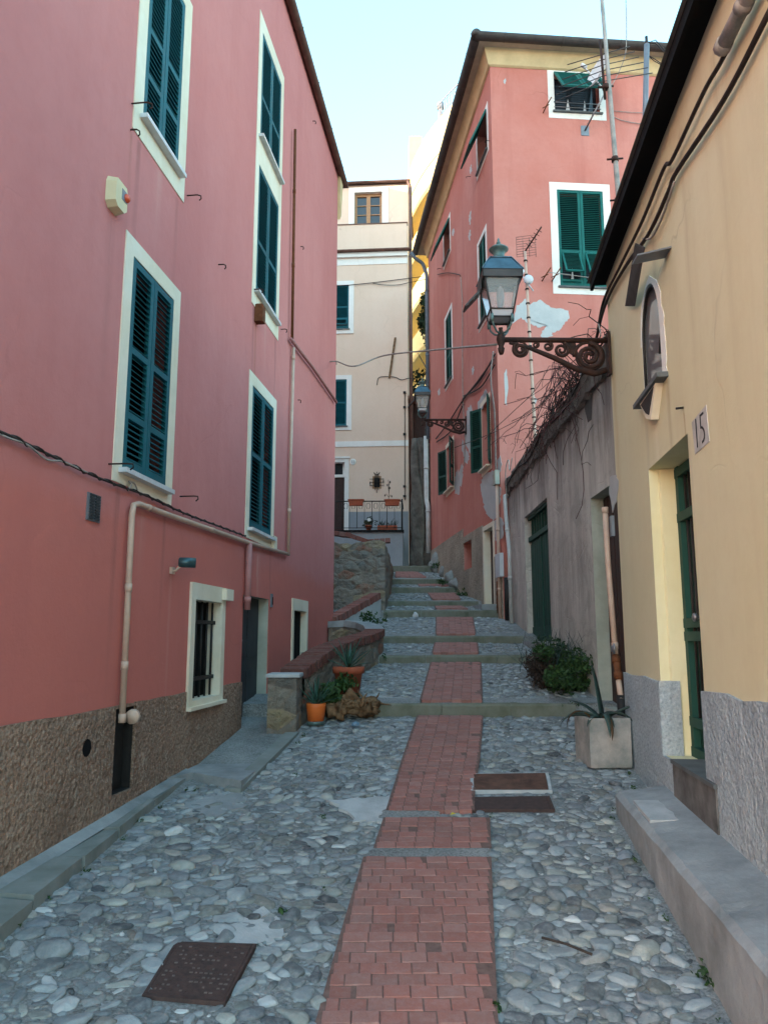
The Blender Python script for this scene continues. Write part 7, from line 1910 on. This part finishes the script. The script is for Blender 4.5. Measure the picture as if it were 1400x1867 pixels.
for (dx_, dy_, up_, L_, w_, cu) in ((-.15, .2, 1.45, .42, .038, .1), (.9, -.1, .55, .40, .03, .35), (-.9, -.05, .75, .34, .03, 1.9), (-.75, .3, .5, .3, .028, 1.2), (-.05, -.9, .85, .34, .035, 2.6), (.15, -.85, .7, .22, .03, 1.8), (.7, .4, .9, .26, .03, 2.2), (.6, -.3, .9, .3, .028, 2.4), (-.5, .6, .8, .3, .03, .8), (-.4, -.5, .6, .26, .03, 1.5)):
    leaf_blade(mb, b, (dx_, dy_, 0), up_, L_ * 1.3, w_ * 1.15, cu, 0, 10, .35)
mb.build('leaves', 'agave_leaf', ag)
mb = MB(); leaf_blade(mb, b + V((.0, -.1, .03)), (.02, -1, 0), .5, .34, .026, 2.6, 0, 10, .35); leaf_blade(mb, b + V((-.1, 0, .03)), (-1, -.3, 0), .9, .36, .02, 3.0, 0, 10, .3); mb.build('dead_leaf', 'dry_leaf', ag)
# bush by the yard wall
r = random.Random(14); bc = V((2.17, 9.4, gz(9.4)))
sb1 = thing('bush', 'dark bush of spiky and leafy green beside the grey yard wall', 'bush', bc)
mb = MB()
for i in range(300):
    an = r.uniform(0, 6.28); q = V((bc.x + r.gauss(-.02, .16), bc.y + .35 + r.gauss(0, .2), bc.z + r.uniform(.15, .38)))
    leaf_blade(mb, q, (math.cos(an), math.sin(an), 0), r.uniform(.7, 1.5), r.uniform(.2, .46), .007, r.uniform(.1, .9), 0, 4)
mb.build('blades', 'aloe_dark', sb1) if 'aloe_dark' in M else mb.build('blades', 'agave_leaf', sb1)
mb = MB(); clump(mb, bc + V((.02, -.15, .2)), (.30, .44, .24), 2300, .03, r); clump(mb, bc + V((-.05, .35, .28)), (.30, .32, .30), 1200, .03, r, lo=0, hi=.5); mb.build('foliage', 'leaf_green', sb1)
mb = MB(); clump(mb, bc + V((-.28, .12, .19)), (.19, .26, .25), 1300, .028, r)
for i in range(30): p = bc + V((r.gauss(-.26, .1), r.gauss(.05, .15), r.uniform(.0, .3))); mb.tube([p, p + V((r.gauss(0, .06), r.gauss(0, .06), .12)), p + V((r.gauss(0, .1), r.gauss(0, .1), .2))], .004, 4)
mb.build('dead_twigs', 'leaf_brown', sb1)
mb = MB()
for (u, v, n, s_) in ((1182, 1418, 60, (.05, .06, .05)), (1290, 1787, 70, (.035, .07, .03)), (1050, 1290, 50, (.12, .1, .06)), (905, 1845, 30, (.02, .06, .02)), (520, 1668, 14, (.04, .02, .012)), (700, 1200, 70, (.05, .2, .1)), (705, 1125, 60, (.05, .2, .1))):
    p = gnd(u, v); clump(mb, p + V((0, 0, .02)), s_, n, .018, r)
p = at_y(672, 1140, 13.9); clump(mb, V((p.x, 13.9, gz(13.9) + .15)), (.25, .2, .15), 160, .04, r)
for i in range(46):
    y_ = r.uniform(3.4, 8.4); side_ = r.random(); x_ = lerp_e(RIGHT_E, y_) - .03 if side_ < .45 else (lerp_e(LEFT_E, y_) + .03 if side_ < .75 else r.uniform(lerp_e(LEFT_E, y_), lerp_e(RIGHT_E, y_)))
    clump(mb, V((x_, y_, G(x_, y_) + .018)), (.022, .04, .014), r.randint(5, 16), .011, r)
mb.build('weeds', 'leaf_green', None, (1, 6, .4), kind='stuff', label='small green weeds growing between cobbles and kerbs', cat='weeds')

# potted aloes beside the garden wall
def pot(p, r0, r1, h, label, matl, band=None, rim=True):
    t = thing('plant_pot', label, 'plant pot', p); mb = MB(); p = V(p)
    prof = [(r0, 0), (r0 + (r1 - r0) * .8, h * .78)] + ([(r1 * 1.06, h * .78), (r1 * 1.1, h)] if rim else [(r1, h)]) + [(r1 * .92, h), (r1 * .88, h * .9)]
    mb.lathe(p + V((0, 0, (.03 if band else 0))), prof, 22); mb.build('pot', matl, t)
    if band: mb = MB(); mb.lathe(p, [(r0 * 1.06, 0), (r0 * 1.12, .035), (r0 * 1.0, .037)], 22); mb.build('saucer', band, t)
    mb = MB(); mb.lathe(p + V((0, 0, h * .9)), [(r1 * .9, 0), (r1 * .6, .012), (.001, .016)], 16); mb.build('soil', 'soil', t)
    return t
def aloe(p, n, L_, w_, label, seed, mat='aloe_leaf'):
    r = random.Random(seed); t = thing('aloe', label, 'plant', p); mb = MB()
    for i in range(n):
        an = i * 2.4 + r.uniform(-.3, .3); k = i / n
        leaf_blade(mb, V(p), (math.cos(an), math.sin(an), 0), .35 + 1.05 * k + r.uniform(-.12, .12), L_ * r.uniform(.75, 1.1), w_ * r.uniform(.8, 1.1), r.uniform(-.1, .7) * (1 - k * .6), 0, 7)
    mb.build('leaves', mat, t)
p1 = gnd(574, 1330); P1 = V((p1.x, p1.y + .1, gz(p1.y + .1) + .022))
pot(P1, .085, .105, .19, 'small bright orange pot with a green saucer by the wall pillar', 'orange_plastic', 'patina', False)
aloe(P1 + V((0, 0, .19)), 26, .34, .016, 'bluish aloe in the small orange pot', 1)
p2 = gnd(634, 1277); P2 = V((p2.x, p2.y + .12, gz(p2.y + .12) + .012))
pot(P2, .12, .17, .34, 'larger terracotta pot behind the driftwood beside the curved wall', 'terracotta')
aloe(P2 + V((0, 0, .31)), 18, .42, .024, 'broad leaved aloe in the larger terracotta pot', 2)
r = random.Random(41)
gp = thing('leafy_plant', 'bright green leafy plant between the two pots', 'plant', V((P1.x + .2, P1.y + .35, gz(P1.y + .35))))
mb = MB(); clump(mb, V((P1.x + .16, P1.y + .35, gz(P1.y + .35) + .24)), (.18, .16, .17), 650, .036, r, lo=.2, hi=1.0); clump(mb, V((P2.x - .0, P2.y - .22, gz(P2.y) + .16)), (.16, .1, .12), 380, .034, r, lo=.3, hi=1); mb.build('foliage', 'leaf_green', gp)
# driftwood stump
sc_ = gnd(640, 1318); st_ = V((sc_.x, sc_.y + .12, gz(sc_.y + .12) + .03))
dw = thing('driftwood_stump', 'gnarled brown driftwood root lying in front of the potted plants', 'driftwood', st_)
def gnarl(c, s, seed, n=icos(4)):
    r = random.Random(seed); v, f = n; q = v.copy(); ph = [r.uniform(0, 6.28) for _ in range(6)]
    k = 1 + .2 * np.sin(q[:, 0] * 4 + ph[0]) + .2 * np.sin(q[:, 1] * 5 + ph[1]) + .15 * np.sin(q[:, 2] * 6 + q[:, 0] * 5 + ph[2]) + .12 * np.sin(q[:, 0] * 11 + q[:, 1] * 9 + ph[3]) + .07 * np.sin(q[:, 1] * 23 + q[:, 2] * 19 + ph[4]) + .05 * np.sin(q[:, 0] * 31 + q[:, 2] * 27 + ph[5])
    return (q * k[:, None] * np.array(s) + np.array(c)).tolist(), f.tolist()
mb = MB()
for (o_, s_, sd) in (((-.14, -.06, .07), (.10, .10, .085), 1), ((.10, .05, .09), (.19, .13, .09), 2), ((-.02, .05, .17), (.10, .09, .09), 3)):
    v_, f_ = gnarl(st_ + V(o_), s_, sd); mb.add(v_, f_, 0, True)
r = random.Random(6)
for i in range(34):
    an = r.uniform(0, 6.28); p = st_ + V((r.uniform(-.2, .2), r.uniform(-.05, .05), .12)); e = V((math.cos(an), math.sin(an) * .7, r.uniform(-.1, .6))).normalized()
    e.z *= .55; b1_r = V((r.gauss(0, .035), r.gauss(0, .03), r.gauss(.01, .03))); b2_r = V((r.gauss(0, .06), r.gauss(0, .04), r.gauss(-.01, .04))); mb.tube([p, p + e * .07, p + e * .12 + b1_r, p + e * .17 + b2_r, p + e * .2 + b2_r * 1.5], [.03, .022, .016, .011, .004], 7)
mb.tube([st_ + V((-.26, -.12, .06)), st_ + V((-.1, -.05, .09)), st_ + V((.05, .04, .12))], [.062, .06, .05], 12); mb.build('root', 'driftwood', dw)
p = gnd(648, 1328); mb = MB(); mb.add((ICO1[0] * np.array([.045, .03, .03]) + np.array([p.x, p.y, p.z + .04])).tolist(), ICO1[1].tolist(), 0, False); mb.build('litter_scrap', 'blue_scrap', None, p, label='crumpled pale blue scrap lying against the driftwood', cat='litter')
p = gnd(825, 1495); mb = MB(); mb.add([p + V((-.018, -.01, .036)), p + V((.004, -.022, .044)), p + V((.026, .004, .04)), p + V((.0, .02, .046))], [(0, 1, 2, 3)]); mb.add([p + V((-.018, -.01, .034)), p + V((.004, -.022, .042)), p + V((.026, .004, .038)), p + V((.0, .02, .044))], [(3, 2, 1, 0)]); mb.build('fallen_leaf', 'yellow_leaf', None, p, label='single yellow fallen leaf on the brick strip', cat='leaf')
a, b = gnd(988, 1732), gnd(1080, 1764); mb = MB(); mb.tube([a + V((0, 0, .055)), a.lerp(b, .5) + V((0, .01, .06)), b + V((0, 0, .055))], .006, 6); mb.build('stick', 'twig', None, a, label='thin brown stick lying on the cobbles at the right', cat='stick')

# ================================================================== LIGHT, SKY, CAMERA
w = bpy.data.worlds.new('World'); scene.world = w; w.use_nodes = True
nt = w.node_tree; bg = nt.nodes['Background']; sky = nt.nodes.new('ShaderNodeTexSky')
SUN = V((-.80, -.48, .21)).normalized()         # towards the sun
sky.sky_type = 'NISHITA'; sky.sun_disc = False
sky.sun_elevation = math.asin(SUN.z); sky.sun_rotation = math.atan2(SUN.x, SUN.y)
sky.air_density = 1.0; sky.dust_density = 1.2; sky.ozone_density = 1.0; sky.altitude = 0
hs = nt.nodes.new('ShaderNodeHueSaturation'); hs.inputs['Saturation'].default_value = 1.05; hs.inputs['Hue'].default_value = 0.468
nt.links.new(sky.outputs['Color'], hs.inputs['Color']); nt.links.new(hs.outputs['Color'], bg.inputs['Color']); bg.inputs['Strength'].default_value = SKY_STRENGTH if 'SKY_STRENGTH' in globals() else 0.14
sl = bpy.data.lights.new('sun', 'SUN'); sl.energy = 2.0; sl.angle = math.radians(.5); sl.color = (1.0, .90, .74)
so = bpy.data.objects.new('sun', sl); COL.objects.link(so); so.rotation_euler = SUN.to_track_quat('Z', 'Y').to_euler()
cam = bpy.data.cameras.new('camera'); co = bpy.data.objects.new('camera', cam); COL.objects.link(co)
co.location = EYE; co.rotation_euler = (math.radians(90) + PITCH, 0, 0)
cam.sensor_fit = 'HORIZONTAL'; cam.sensor_width = 36; cam.lens = 36 * F / 1400; cam.clip_start = .05; cam.clip_end = 2000
scene.camera = co
vs_ = scene.view_settings; vs_.view_transform = 'Standard'; vs_.look = 'None'; vs_.gamma = 1; vs_.exposure = 3.0
vs_.use_curve_mapping = False
scene.cycles.max_bounces = 8; scene.cycles.diffuse_bounces = 7; scene.cycles.use_denoising = True
